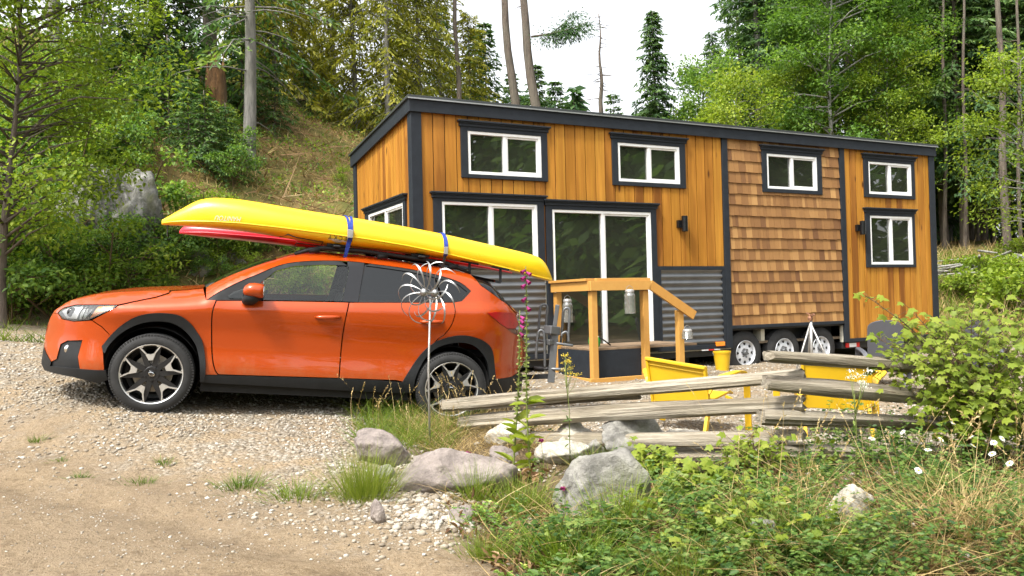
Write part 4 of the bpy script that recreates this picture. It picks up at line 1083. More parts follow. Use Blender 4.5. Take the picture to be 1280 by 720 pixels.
# windows
def window(tr, op, name='window', mull=True, frame='f', fixed=None):
    a, b, c, d = tr; e, f, g, h = op
    o = bpy.data.objects.new(name, None); COL.objects.link(o); o.parent = house
    if frame == 'e': o.matrix_local = Matrix(((0,1,0,0),(-1,0,0,0),(0,0,1,0),(0,0,0,1))) @ Matrix.Translation((0,0,0))
    mb = MB(); y = -.020
    mb.box((a,y,b),(e+.004,.028,d-.085)); mb.box((g-.004,y,b),(c,.028,d-.085)); mb.box((e+.004,y,b),(g-.004,.028,f+.004)); mb.box((e+.004,y,h-.004),(g-.004,.028,d-.085))
    mb.build('surround', M['trim'], o, bevel=.003)
    mb = MB(); mb.box((a-.02,y-.014,d-.085),(c+.02,.028,d-.025)); mb.box((a-.045,y-.048,d-.025),(c+.045,.028,d)); mb.box((a-.03,y-.03,d-.045),(c+.03,y-.014,d-.025)); mb.build('head_cap', M['trim'], o, bevel=.004)
    fw = .045; m = (e+g)/2; top = h
    mb = MB(); y0, y1 = -.012, .07
    mb.box((e,y0,f),(e+fw,y1,h)); mb.box((g-fw,y0,f),(g,y1,h)); mb.box((e+fw,y0,f),(g-fw,y1,f+fw)); mb.box((e+fw,y0,h-fw),(g-fw,y1,h))
    mb.box((m-.026,y0+.006,f+fw),(m+.026,y1-.006,h-fw))
    mb.box((m+.026,y0+.016,f+fw),(m+.05,y1-.02,h-fw)); mb.box((g-fw-.028,y0+.016,f+fw),(g-fw,y1-.02,h-fw)); mb.box((m+.05,y0+.016,f+fw),(g-fw-.028,y1-.02,f+fw+.026)); mb.box((m+.05,y0+.016,h-fw-.026),(g-fw-.028,y1-.02,h-fw))
    fr = mb.build('frame', M['white_vinyl'], o, bevel=.003)
    for x0, x1, yy in ((e+fw, m-.026, .03), (m+.05, g-fw-.028, .02)):
        mb = MB(); mb.box((x0,yy,f+fw+(.026 if x0 > m else 0)),(x1,yy+.004,h-fw-(.026 if x0 > m else 0))); mb.build('pane', M['house_glass'], o)
    return o
for i in (0, 1, 2, 3, 4, 5): window(TRIMS[i], OPEN_F[i])
window((-2.20,1.93,-.30,2.99), (-2.02,2.0,-.39,2.88), frame='e')
window(TRIMS[6], OPEN_F[6], 'sliding_door')
mb = MB(); mb.box((9.16,.14,2.02),(9.19,.16,2.84)); mb.box((9.6,.13,2.02),(9.63,.15,2.84)); mb.build('blind', M['white_vinyl'], house)
# wall lamps
for t, z in ((4.46,2.63),(8.465,2.64)):
    o = bpy.data.objects.new('wall_lamp', None); COL.objects.link(o); o.parent = house
    mb = MB(); mb.box((t-.055,-.05,z-.06),(t+.02,.011,z+.06)); mb.build('mount', M['gloss_black'], o, bevel=.004)
    mb = MB(); mb.lathe([(0,-.125),(.045,-.125),(.05,-.12),(.05,.12),(.045,.125),(0,.125)], Matrix.Translation((t+.045,-.075,z)), 20); shade(mb.build('shade', M['gloss_black'], o), 40)
# trailer
mb = MB(); mb.box((.05,.06,.50),(5.45,.30,.66)); mb.box((8.06,.06,.48),(HL-.05,.30,.60)); mb.box((5.45,.30,.55),(8.06,.42,.98)); mb.box((.05,HD-.3,.48),(HL-.05,HD-.06,.66))
mb.box((5.45,.03,.90),(8.06,.30,.96))
for k in range(12): mb.box((.3+k*.88,.30,.52),(.36+k*.88,HD-.3,.64))
for x in (.6, 4.7, 9.8): mb.box((x,.3,.12),(x+.12,.42,.5))
mb.box((HL-.05,1.2,.46),(HL+1.2,1.5,.58))
mb.build('trailer_frame', M['trailer'], house, bevel=.006)
mb = MB(); mb.tube([(HL+.12,.30,.4),(HL+.12,.30,1.2),(HL+.22,.30,1.28),(HL+.26,.30,1.22),(HL+.28,.30,1.05)], .028, 8); mb.build('jack_handle', M['trailer'], house, True)
def trailer_wheel(x, y0):
    w = bpy.data.objects.new('wheel', None); COL.objects.link(w); w.parent = house
    Mx = Matrix.Translation((x, y0, .515)) @ Matrix.Rotation(rad(-90), 4, 'X')
    mb = MB(); prof = [(.205,.03),(.215,.006),(.26,.0),(.31,.008),(.345,.03)]
    for k in range(4): prof += [(.37,.045+k*.033),(.37,.068+k*.033),(.362,.07+k*.033),(.362,.076+k*.033)]
    prof += [(.345,.19),(.28,.21),(.21,.20)]
    mb.lathe(prof, Mx, 48); shade(mb.build('tyre', M['rubber'], w), 40)
    mb = MB(); mb.cur = 0; mb.lathe([(.212,.012),(.205,.004),(.197,.012),(.19,.05),(.15,.045),(.12,.03),(.075,.03),(.06,.045),(.0,.045)], Mx, 40); mb.cur = 1
    for k in range(8):
        a = 2*math.pi*k/8; Q = Mx @ Matrix.Rotation(a, 4, 'Z')
        mb.prism([Q @ Vector((.148+dx*.022, dy*.03, .034)) for dx, dy in ((1,-.8),(1,.8),(-1,.45),(-1,-.45))], Mx.to_3x3() @ Vector((0,0,.012)))
    shade(mb.build('rim', [M['white_rim'], M['trailer']], w), 40)
    mb = MB(); mb.lathe([(0,-.015),(.034,-.012),(.042,.0),(.045,.04)], Mx, 20)
    for k in range(6):
        a = 2*math.pi*k/6+.2; mb.lathe([(0,.015),(.011,.015),(.012,.03)], Mx @ Matrix.Translation((.07*math.cos(a), .07*math.sin(a), 0)), 8)
    shade(mb.build('hub_cap', M['grey_metal'], w), 40)
for x in (5.81, 6.675, 7.54): trailer_wheel(x, .05)
mb = MB(); mb.box((4.83,-.008,.600),(4.97,.0,.645)); mb.box((5.09,-.008,.600),(5.21,.0,.645)); mb.build('reflector', M['reflect_white'], house)
mb = MB(); mb.box((4.97,-.0085,.600),(5.09,.0,.645)); mb.build('reflector', M['reflect_red'], house)
mb = MB(); mb.box((5.12,-.03,.66),(5.30,.005,.73)); mb.build('marker_lamp', M['amber'], house, bevel=.008)
mb = MB(); mb.box((8.12,.03,.50),(8.2,.045,.58)); mb.box((8.38,.03,.50),(8.46,.045,.58)); mb.build('reflector', M['reflect_red'], house)
mb = MB(); mb.box((8.2,.03,.505),(8.38,.044,.575)); mb.build('reflector', M['reflect_white'], house)

# ---------------------------------------------------------------- deck with railing in front of the sliding door
deck = thing('entry_deck', 'small raised entry deck with pine railing in front of sliding door', 'deck', HM)
def pine(name, a, b, w=.09, d=.09, up=(0,1,0), val=None):
    mb = MB(); mb.val = random.random() if val is None else val
    mb.bar(a, b, w, d, up); return mb.build(name, M['pine'], deck, bevel=.004)
DQ = -1.05
for t, y, z in ((2.14,DQ,1.575),(2.985,DQ,1.575),(3.585,DQ,1.28),(2.14,-.10,1.575)): pine('post', (t,y,.10), (t,y,z))
pine('top_rail', (2.06,DQ-.07,1.645), (3.045,DQ-.07,1.645), .038, .13, (0,0,1))
pine('top_rail', (2.07,DQ-.05,1.645), (2.07,-.06,1.645), .038, .13, (0,0,1))
pine('top_rail', (2.09,DQ-.02,1.729), (2.09,-.05,1.729), .14, .036, (0,0,1)); pine('top_rail', (2.16,DQ,1.729), (3.05,DQ,1.729), .14, .036, (0,0,1))
pine('stair_rail', (3.035,DQ-.07,1.655), (3.80,DQ-.07,1.20), .038, .13, (0,0,1))
mb = MB(); mb.box((2.16,DQ+.05,.38),(2.94,DQ+.08,.765)); mb.box((2.10,DQ+.05,.38),(2.135,-.06,.765)); mb.build('skirt', M['trim'], deck)
mb = MB(); mb.box((2.05,DQ-.05,.30),(3.06,DQ-.012+.0,.40)); mb.build('base_trim', M['pine'], deck, bevel=.004)
mb = MB(); mb.box((2.05,DQ-.012,.30),(2.088,-.05,.40)); mb.build('base_trim', M['pine'], deck, bevel=.004)
mb = MB()
for k in range(7):
    mb.val = random.random(); y0 = DQ+.06+k*.138; mb.box((2.15,y0,.768),(3.94,y0+.132,.80))
mb.build('decking', M['deck_board'], deck, bevel=.003)
for k, (y0, z) in enumerate(((DQ+.15,.60),(DQ+.15,.42))):
    mb = MB(); mb.val=.4; mb.box((3.1+.28*k,y0,z-.04),(3.40+.28*k,y0+.8,z)); mb.build('step', M['deck_board'], deck, bevel=.003)
def glass_lantern(label, M_, h, r):
    o = thing('glass_lantern', label, 'lantern', M_, 'clear glass lanterns on the deck railing')
    mb = MB(); pr = [(0,-h)]
    for k in range(13): pr.append((r*(1 + .06*(k % 2)), -h + h*k/14))
    pr += [(r*.8,-.02),(r*.8,0)]
    mb.lathe(pr, None, 20); shade(mb.build('jar', M['clear'], o), 50)
    mb = MB(); mb.lathe([(r*.86,-.012),(r*.9,.012),(r*.7,.03),(0,.034)], None, 20); mb.build('lid', M['galv'], o, True)
    mb = MB(); mb.tube([(r*.9,0,0),(r*.6,0,.06),(0,0,.085),(-r*.6,0,.06),(-r*.9,0,0)], .003, 6); mb.build('hanger', M['galv'], o)
HMd = HM
glass_lantern('tall clear glass lantern hanging from the middle of the front deck rail', HM @ T(2.66, DQ-.12, 1.56), .30, .072)
glass_lantern('tall clear glass lantern hanging on the deck rail behind the bike rack', HM @ T(2.10, -.45, 1.45), .30, .068)
glass_lantern('short clear glass lantern fixed to the lowest post of the deck stair', HM @ T(3.61, DQ-.14, .985), .11, .075)
sp = thing('garden_sprayer', 'small green garden sprayer with black nozzle on the deck boards', 'sprayer', HM @ T(2.36, -.72, .80))
mb = MB(); mb.lathe([(0,0),(.06,0),(.075,.02),(.085,.08),(.075,.14),(.045,.17),(.03,.18),(0,.18)], None, 20); mb.build('tank', M['green_plastic'], sp, True)
mb = MB(); mb.lathe([(.03,.18),(.032,.21),(.012,.215),(.012,.25),(0,.25)], None, 14); mb.bar((0,0,.24),(.09,-.02,.22),.025,.03); mb.bar((-.02,0,.25),(-.09,0,.30),.014,.02); mb.tube([(.02,-.06,.15),(.12,-.09,.08),(.2,-.10,.02)], .010, 6); mb.build('nozzle', M['gloss_black'], sp, True)

# ---------------------------------------------------------------- bike rack on the car's hitch
ro = thing('bike_rack', 'folded grey bike rack on the rear of the orange car', 'bike rack')
YR = 8.85
def P(px, py, dy=0): return at(px, py, YR+dy)
mb = MB(); mb.bar(P(688.5,478), P(694,412), .075, .055, (0,1,0)); mb.bar(P(691,425), P(697,381), .045, .035, (0,1,0)); mb.build('mast', M['grey_metal'], ro, bevel=.006)
mb = MB(); mb.bar(P(684,412,-.05), P(696,414,.04), .12, .09, (0,0,1)); mb.bar(P(683,428,-.04), P(695,427,.05), .09, .06); mb.build('hinge', M['grey_metal'], ro, bevel=.01)
def hoop(pts, dy): 
    mb = MB(); mb.tube([P(x, y, dy) for x, y in smooth_line(pts, 4)], .014, 8); mb.build('wheel_hoop', M['grey_metal'], ro, True)
hoop([(673,425),(674,400),(676,384),(680,380.5),(684,384),(683,400),(681,440)], .12)
hoop([(670,450),(671,430),(673,416),(677,413),(680,418),(681,440),(681,460)], -.05)
hoop([(701,428),(703,405),(704,390),(708,385),(712,389),(711,410),(710,428)], .1)
hoop([(702,420),(703,417),(707,415),(710,418),(711,428)], -.05)
mb = MB(); mb.tube([P(668,460,.1), P(706,462,-.1)], .016, 8); mb.tube([P(669,425,.1), P(716,432,-.1)], .014, 8); mb.build('cross_arm', M['grey_metal'], ro, True)
hp = CM @ Vector((3.40,.9,.36)); mb = MB(); mb.bar(hp, P(689,470), .05, .05); mb.build('hitch_bar', M['trailer'], ro)

# ---------------------------------------------------------------- bucket and sprinkler tripod by the trailer
pb = at(903, 462, 12.9); o = thing('bucket', 'small yellow bucket by the first trailer wheel', 'bucket', T(pb.x, pb.y, gz(pb.x, pb.y)-.01))
mb = MB(); mb.lathe([(0,0),(.10,0),(.128,.27),(.136,.27),(.138,.30),(.126,.30),(.098,.02),(0,.02)], None, 28); shade(mb.build('pail', M['yellow_chair'], o), 40)
mb = MB(); mb.tube([(.135*math.cos(a), .02-.03*math.sin(a), .28-.10*math.sin(a)) for a in [math.pi*k/14 for k in range(15)]], .004, 6); mb.build('handle', M['galv'], o, True)
pt = at(1015, 470, 12.4); g = gz(pt.x, pt.y)
o = thing('sprinkler_tripod', 'grey metal sprinkler tripod standing in front of the rear trailer wheel', 'tripod', T(pt.x, pt.y, g))
hgt = at(1016, 399, 12.4).z - g
mb = MB(); mb.tube([(0,0,.02),(.01,0,hgt)], .022, 8); mb.build('riser', M['galv'], o, True)
for dx, dy in ((-.30,-.12),(.27,-.20),(.06,.35)):
    mb = MB(); mb.tube([(0,0,hgt*.93),(dx,dy,0)], .014, 6); mb.build('leg', M['galv'], o, True)
mb = MB(); mb.lathe([(0,hgt-.02),(.035,hgt-.02),(.04,hgt+.02),(.03,hgt+.05),(0,hgt+.06)], None, 12); mb.bar((0,0,hgt+.04),(.02,-.10,hgt+.075),.03,.03); mb.bar((.01,0,hgt+.06),(-.05,.02,hgt+.10),.02,.02); mb.build('sprinkler_head', M['copper'], o)

# ---------------------------------------------------------------- garden chairs
def sheet_chair(label, TL, TR, mat, z0, grp, round_top=False, wide=.16, side_tilt=0):
    """plastic lounge chair seen from behind: flat back panel, seat, arm loops that run down into the front legs"""
    r = TR - TL; w = math.hypot(r.x, r.y); ang = math.atan2(r.y, r.x)
    mid = (TL+TR)/2; h = mid.z - z0
    o = thing('garden_chair', label, 'chair', T(mid.x, mid.y, z0, ang), grp)
    tl = (TL.z-TR.z)/2/w*2 if not round_top else 0
    def bk(x, z): return Vector((x, .05 + (h - z)*.20, z + (-tl*x if z > h*.5 else -tl*x*.5)))
    hw = w/2
    mb = MB(); zb = .26
    if round_top: prof = [(-hw,zb),(hw,zb)] + [(hw*math.cos(a), h-.12 + .12*math.sin(a)**.8) for a in [math.pi*k/12 for k in range(13)]]
    else: prof = [(-hw*.97,zb),(hw*.97,zb),(hw,h),(-hw,h)]
    mb.prism([bk(x, z) for x, z in prof], (0,.022,.005)); back = mb.build('backrest', mat, o, bevel=.006)
    mb = MB()
    if not round_top:
        mb.bar(bk(-hw-.01,h-.006)+Vector((0,-.006,0)), bk(hw+.01,h-.006)+Vector((0,-.006,0)), .045, .03); 
        for s in (-1, 1): mb.bar(bk(s*hw,h), bk(s*hw*.97,zb), .025, .045, (0,1,0))
        mb.bar(bk(-hw,h-.06)+Vector((0,-.006,0)), bk(hw,h-.06)+Vector((0,-.006,0)), .012, .012)
        mb.build('back_rim', mat, back, bevel=.005)
    mb = MB(); mb.prism([(-hw*.95,.16,.30),(hw*.95,.16,.30),(hw*.95,.62,.36),(hw*.95,.68,.33),(-hw*.95,.68,.33),(-hw*.95,.62,.36)], (0,0,.02)); mb.build('seat', mat, o, bevel=.006)
    for s in (-1, 1):
        x0, x1 = s*hw, s*(hw+wide)
        pts = smooth_line([(x0*.98,.10,.40),(x0+s*wide*.35,.16,.52),(x1,.30,.575),(x1,.46,.575),(x1,.56,.545),(x1,.60,.44),(x1,.61,.20),(x1,.62,.0)], 3)
        mb = MB(); rows = []
        for i, p in enumerate(pts):
            p = Vector(p); d = (Vector(pts[min(i+1, len(pts)-1)]) - Vector(pts[max(i-1, 0)])).normalized(); n = Vector((1,0,0)); m = d.cross(n).normalized(); n = m.cross(d)
            rows.append([p + n*.032 + m*.011, p - n*.032 + m*.011, p - n*.032 - m*.011, p + n*.032 - m*.011])
        mb.grid(rows, True); mb.add(rows[-1], [(0,1,2,3)]); mb.add(rows[0], [(3,2,1,0)]); mb.build('arm', mat, o, bevel=.004)
        mb = MB(); mb.bar((x0*.95,.16,.31), (x0*.98,.02,0), .05, .03, (1,0,0)); mb.build('leg', mat, o, bevel=.004)
        mb = MB(); mb.bar((x0*.95,.5,.33), (x1,.605,.22), .04, .03, (0,0,1)); mb.build('brace', mat, o, bevel=.004)
    return o
c1 = sheet_chair('yellow plastic garden chair by the deck with its whole back showing', at(805.5,447.5,8.0), at(878,459.5,7.62), M['yellow_chair'], .17, 'yellow chairs behind the log fence')
c2 = sheet_chair('yellow plastic garden chair right behind the crossing fence logs', at(1004,446,7.55), at(1091,453,7.45), M['yellow_chair'], .14, 'yellow chairs behind the log fence')
p1 = at(1084,400,11.2); p2 = at(1130,401,11.05); sheet_chair('dark grey garden chair by the cedar wall at the end of the house', p1, p2, M['grey_chair'], .12, 'dark grey garden chairs', True, .10)
p1 = at(1203,399,11.0); p2 = at(1245,400,10.8); sheet_chair('dark grey garden chair half hidden behind the leafy shrub', p1, p2, M['grey_chair'], .12, 'dark grey garden chairs', True, .10)

# ---------------------------------------------------------------- split-log fence
fence = thing('log_fence', 'low zigzag fence of weathered grey split logs', 'fence', T(1.9, 5.95, gz(1.9, 5.95)))
FI = fence.matrix_world.inverted()
def log(a, b, d, seed, flat=.85):
    d *= 1.05
    r = random.Random(seed); L = (b-a).length; n = 26; N = 18
    rows = []; ph = [r.random()*6.28 for _ in range(4)]; prof = [r.choice((.80,.92,1.0,1.05,1.08)) for _ in range(N)]
    for k in range(n+1):
        t = k/n; x = L*t; s = 1 + .07*math.sin(t*5+ph[0]) + .04*math.sin(t*13+ph[1])
        oy, oz = .018*math.sin(t*3.3+ph[2]), .018*math.sin(t*2.7+ph[3])
        if k in (0, n): s *= .93
        row = []
        for i in range(N):
            q = 2*math.pi*i/N; rr = d/2*s*prof[i]*(1 + .06*math.sin(7*t+i*2.1) + r.uniform(-.03, .03))
            row.append(Vector((x + (r.uniform(-.02,.02) if k in (0,n) else 0), oy + rr*math.cos(q), oz + rr*flat*math.sin(q))))
        rows.append(row)
    mb = MB(); mb.grid(rows, True); mb.add(rows[0], [tuple(range(N))]); mb.add(rows[-1], [tuple(range(N))])
    o = mb.build('log', M['old_wood'], fence); shade(o, 38)
    x = (b-a).normalized(); y = Vector((0,0,1)).cross(x).normalized(); z = x.cross(y)
    Wm = Matrix(((x.x,y.x,z.x,a.x),(x.y,y.y,z.y,a.y),(x.z,y.z,z.z,a.z),(0,0,0,1))) @ Matrix.Rotation(r.uniform(-.4,.4), 4, 'X')
    o.matrix_local = FI @ Wm
YA, YB = 5.97, 7.35
log(at(556,509,YB), at(1003,467,YA), .115, 1); log(at(575,531,YB-.1), at(1006,503.5,YA), .135, 2); log(at(600,546,YB-.15), at(1005,546,YA), .125, 3)
log(at(700,575,6.95), at(1007,566,YA+.02), .12, 4); log(at(570,503,YB+.12), at(800,497,6.65), .07, 8)
log(at(958,444,5.82), at(1250,470,6.75), .115, 5); log(at(956,481,5.84), at(1330,508,6.95), .125, 6); log(at(950,523,5.86), at(1330,541,6.95), .12, 7); log(at(946,562,5.88), at(1330,575,6.9), .13, 9)
log(at(1240,466,6.6), at(1480,440,6.3), .115, 10); log(at(1300,505,6.85), at(1500,490,6.3), .12, 11)

# ---------------------------------------------------------------- boulders
def ico(sub):
    bm = bmesh.new(); bmesh.ops.create_icosphere(bm, subdivisions=sub, radius=1)
    V = np.array([v.co[:] for v in bm.verts]); Fc = np.array([[v.index for v in f.verts] for f in bm.faces]); bm.free(); return V, Fc
ICO4 = ico(5)
def rock_mesh(name, size, seed, mat, parent=None, planes=13, rough=.05, sq=.0):
    r = np.random.default_rng(seed); Vd, Fc = ICO4
    n = r.normal(size=(planes, 3)); n /= np.linalg.norm(n, axis=1)[:,None]; d = r.uniform(.50, .95, planes)
    dots = Vd @ n.T; rr = np.where(dots > .05, d/np.maximum(dots, .05), 9)
    kk = 26.0; R = -np.log(np.exp(-kk*np.minimum(rr, 1.3)).sum(1) + np.exp(-kk*1.15))/kk
    P = Vd*R[:,None]
    nz = (fbm(P[:,0]*2.2+9, P[:,1]*2.2+P[:,2]*1.7, seed, 4)-.5)*rough*5 + (fbm(P[:,0]*9+P[:,2]*4, P[:,1]*9-P[:,2]*6, seed+3, 3)-.5)*rough*1.5
    P = Vd*(R + nz)[:,None]; lo, hi = P.min(0), P.max(0); P = (P - (lo+hi)/2)/(hi-lo)*np.array(size)
    return np_mesh(name, P, None, M[mat], tris=Fc, parent=parent, smooth=True)
def boulder(label, x0, y0, x1, y1, mat, seed, deep=.9, sink=.25, rot=0.0, tilt=0.0, name='boulder', Y=None):
    base = on_ground((x0+x1)/2, y1 - (y1-y0)*.12)
    if Y is not None: base = at((x0+x1)/2, y1, Y); base.z = gz(base.x, base.y)
    k = base.y/F; w = (x1-x0)*k; h = (y1-y0)*k*1.08
    sz = h*(1+sink)
    o = rock_mesh(name, (w, w*deep, sz), seed, mat)
    o.matrix_world = Matrix.Translation((base.x, base.y + w*deep*.25, base.z - sz*sink*.8 + sz*.5)) @ Matrix.Rotation(tilt, 4, 'Y') @ Matrix.Rotation(rot, 4, 'Z')
    tag(o, label, 'rock'); return o
boulder('grey boulder with a dark side at the left end of the rockery', 436,549,510,586, 'rock_brown', 3, .8, .35, .3, .35)
boulder('long flat brown boulder below the wind spinner', 492,574,648,622, 'rock_brown', 14, .45, .4, 0, .04)
boulder('small pale stone half hidden in dry grass behind the brown boulder', 604,535,664,562, 'rock_pale', 21, .8, .3)
boulder('cream stone with a sloping back right of the foxgloves', 690,536,752,568, 'rock_pale', 25, .7, .3, 0, .3)
boulder('flat sandy slab of stone lying beside the foxglove stems', 668,562,740,586, 'rock_pale', 33, .7, .3)
boulder('upright grey boulder with mossy underside under the fence', 740,528,838,574, 'rock_grey', 44, .6, .2, .5, -.1)
boulder('big slanting dark grey boulder in front of the fence', 690,580,816,650, 'rock_grey', 57, .6, .35, .2, -.18)
boulder('white stone nestled in green leaves under the log fence', 824,548,888,582, 'rock_pale', 63, .7, .3)
boulder('pale stone deep in the dry weeds at lower right', 1034,612,1104,662, 'rock_pale', 75, .8, .5, .6, .2)
boulder('small sandy stone under the crossing of the fence logs', 1010,574,1062,596, 'rock_pale', 83, .8, .35)
boulder('rounded brown cobble on the dirt at the edge of the road', 462,630,482,658, 'rock_brown', 91, .9, .3)
boulder('white cobble on the gravel slope below the brown boulder', 522,640,540,652, 'rock_pale', 93, .9, .3)
boulder('half buried tan stone at the foot of the shorter foxglove', 612,560,650,582, 'rock_brown', 301, .9, .5)
boulder('grey stone tucked between the cream stone and the upright boulder', 730,548,762,574, 'rock_grey', 305, .9, .4)
boulder('mossy grey stone poking out below the white stone', 905,588,958,620, 'rock_grey', 309, .8, .4)
boulder('dull grey stone in the weeds near the bottom edge', 930,655,985,690, 'rock_grey', 313, .8, .5)
boulder('small angular stone on the rubble left of the brown boulder', 470,588,494,606, 'rock_grey', 317, .9, .4)
boulder('flat grey stone at the toe of the rubble slope', 560,640,594,656, 'rock_brown', 321, .8, .4)
# rock face on the bank
def cliff(label, x0, y0, x1, y1, Y, seed, deep=.6, tilt=0):
    a = at(x0, y0, Y); b = at(x1, y1, Y); w = b.x-a.x; h = (a.z-b.z)*1.25
    o = rock_mesh('rock_outcrop', (w*1.2, w*deep*1.3, h), seed, 'rock_cliff', planes=26, rough=.15)
    o.matrix_world = Matrix.Translation(((a.x+b.x)/2, Y + .5, (a.z+b.z)/2 - h*.08)) @ Matrix.Rotation(tilt, 4, 'Y')
    tag(o, label, 'rock')
def Yhill(px, py): return on_ground(px, py, 9, 60).y
cliff('tall grey rock face behind the front of the car', 122,212,198,345, Yhill(158,345)+.2, 102, .9, -.15)
cliff('shadowy grey rock face overgrown with shrubs at far left', 52,205,124,352, Yhill(85,345)-.1, 115, .8)
cliff('low broken rock ledge under the tip of the red kayak', 196,285,262,345, Yhill(230,330)+.2, 127, .9)
for lab, (x0,y0,x1,y1), sd in (('flat pale stone on the bank above the car bonnet', (218,318,248,330), 5), ('rounded pale stone on the bank left of the windscreen', (236,336,262,350), 6), ('grey stone on the bank under the red kayak', (272,318,306,334), 7)):
    boulder(lab, x0, y0, x1, y1, 'rock_grey', sd+200, .8, .3)

# ---------------------------------------------------------------- wind spinner in front of the car
base = at(537, 540, 6.75); base.z = gz(base.x, base.y); hub = at(538, 366, base.y); 
ws_ = thing('wind_spinner', 'silver metal wind spinner on a thin pole in front of the car', 'wind spinner', T(base.x, base.y, base.z))
ofs = hub - base
mb = MB(); mb.tube([(0,0,-.1),(.002,0,ofs.z*.5),(ofs.x,0,ofs.z-.03)], .0085, 8); mb.build('pole', M['galv'], ws_, True)
ax = Vector((-.55,-.83,.05)).normalized(); e1 = Vector((0,0,1)).cross(ax).normalized(); e2 = ax.cross(e1)
mb = MB(); mb.tube([Vector((ofs.x,0,ofs.z)) - ax*.10, Vector((ofs.x,0,ofs.z)) + ax*.10], .009, 8); mb.build('axle', M['galv'], ws_)
for ri, (off, sg, n, R) in enumerate(((.085, 1, 10, .25), (-.055, -1, 10, .26))):
    rt = bpy.data.objects.new('rotor', None); COL.objects.link(rt); rt.parent = ws_
    c = Vector((ofs.x, 0, ofs.z)) + ax*off
    mb = MB(); Mx = Matrix(((e1.x,e2.x,ax.x,c.x),(e1.y,e2.y,ax.y,c.y),(e1.z,e2.z,ax.z,c.z),(0,0,0,1)))
    mb.lathe([(0,.022),(.02,.02),(.032,.008),(.032,-.01),(0,-.012)], Mx, 20); mb.build('hub', M['steel'], rt, True)
    for k in range(n):
        a0 = 2*math.pi*k/n + ri*.2; K = 12; L, Rr = [], []
        mb = MB(); rows = []
        for i in range(K+1):
            t = i/K; r_ = .028 + (R-.028)*(math.sin(t*math.pi*.5)**.9); a = a0 + sg*(0.85*t**1.35)
            wd_ = .0012 + .0060*math.sin(math.pi*min(1, t*1.0))**.8
            p = Vector((r_*math.cos(a), r_*math.sin(a), .05*math.sin(t*math.pi)*1.0))
            da = sg*0.85*1.35*max(t, .02)**.35; dr = (R-.028)*.9*math.cos(t*math.pi*.5)+1e-3
            tg = Vector((dr*math.cos(a) - r_*da*math.sin(a), dr*math.sin(a) + r_*da*math.cos(a), 0)).normalized(); nn = Vector((-tg.y, tg.x, .55*sg)).normalized()
            up = tg.cross(nn)*.0012
            rows.append([Mx @ (p + nn*wd_ + up), Mx @ (p - nn*wd_ + up), Mx @ (p - nn*wd_ - up), Mx @ (p + nn*wd_ - up)])
        mb.grid(rows, True); shade(mb.build('blade', M['steel'], rt), 60)

# ---------------------------------------------------------------- foliage tools
def unit(v): return v/np.maximum(np.linalg.norm(v, axis=-1, keepdims=True), 1e-9)
def side(D, N): return unit(np.cross(D, N))
class LF:
    """collects leaves of several shapes into one mesh"""
    def __init__(s): s.V = []; s.Q = []; s.T = []; s.A = []; s.n = 0
    def _push(s, V, Q, Tt, a):
        n, k = V.shape[:2]
        o = s.n + np.arange(n)[:,None,None]*k
        if Q is not None: s.Q.append((np.array(Q)[None] + o).reshape(-1, 4))
        if Tt is not None: s.T.append((np.array(Tt)[None] + o).reshape(-1, 3))
        s.V.append(V.reshape(-1, 3)); s.A.append(np.repeat(a, k)); s.n += n*k
    def diamond(s, P, D, N, L, W, a):
        S = side(D, N); L = L[:,None]; W = W[:,None]
        s._push(np.stack([P, P + D*L*.45 + S*W*.5, P + D*L, P + D*L*.45 - S*W*.5], 1), [(0,1,2,3)], None, a)
    def oval(s, P, D, N, L, W, a, fold=.12, droop=.12):
        S = side(D, N); L = L[:,None]; W = W[:,None]; U = unit(np.cross(S, D))
        s._push(np.stack([P, P + D*L*.30 + S*W*.46 + U*W*fold, P + D*L*.68 + S*W*.40 + U*(W*fold - L*droop*.4), P + D*L - U*L*droop,
                          P + D*L*.68 - S*W*.40 + U*(W*fold - L*droop*.4), P + D*L*.30 - S*W*.46 + U*W*fold], 1), [(0,1,2,3),(0,3,4,5)], None, a)
    def blade(s, P, D, B, L, W, a, seg=4):
        """curved strip: D start direction, B bending vector at the tip"""
        S = unit(np.cross(D, B) + 1e-6); rows = []
        for k in range(seg+1):
            t = k/seg; w = (1-t)**.7*.5 if k < seg else .03
            c = P + D*(L*t)[:,None] + B*(L*t*t)[:,None]
            rows += [c - S*(W*w)[:,None], c + S*(W*w)[:,None]]
        s._push(np.stack(rows, 1), [(2*k, 2*k+1, 2*k+3, 2*k+2) for k in range(seg)], None, a)
    def palm(s, P, D, N, L, a):
        S = side(D, N); U = unit(np.cross(S, D)); L = L[:,None]
        sh = [(0,0,0),(.02,.16,.0),(.12,.46,-.05),(.26,.30,.03),(.52,.52,-.06),(.60,.24,.03),(1.0,0,-.12),(.60,-.24,.03),(.52,-.52,-.06),(.26,-.30,.03),(.12,-.46,-.05),(.02,-.16,0)]
        c = (.36,0,.05)
        s._push(np.stack([P + D*L*c[0] + U*L*c[2]] + [P + D*L*x + S*L*y + U*L*z for x, y, z in sh], 1), None, [(0, i, i+1) for i in range(1, 12)] + [(0, 12, 1)], a)
    def mesh(s, name, mat, parent=None):
        V = np.concatenate(s.V); A = np.clip(np.concatenate(s.A), 0, 1)
        return np_mesh(name, V, np.concatenate(s.Q) if s.Q else None, mat, A, parent, np.concatenate(s.T) if s.T else None)
def rdir(n, rng, up=0.0, flat=1.0):
    v = rng.normal(size=(n, 3)); v[:,2] *= flat; v = unit(v); v[:,2] += up; return unit(v)
def tubes(name, chains, mat, parent=None, n=6):
    mb = MB()
    for pts, rs in chains: mb.tube(pts, rs, n)
    o = mb.build(name, mat, parent, True); return o

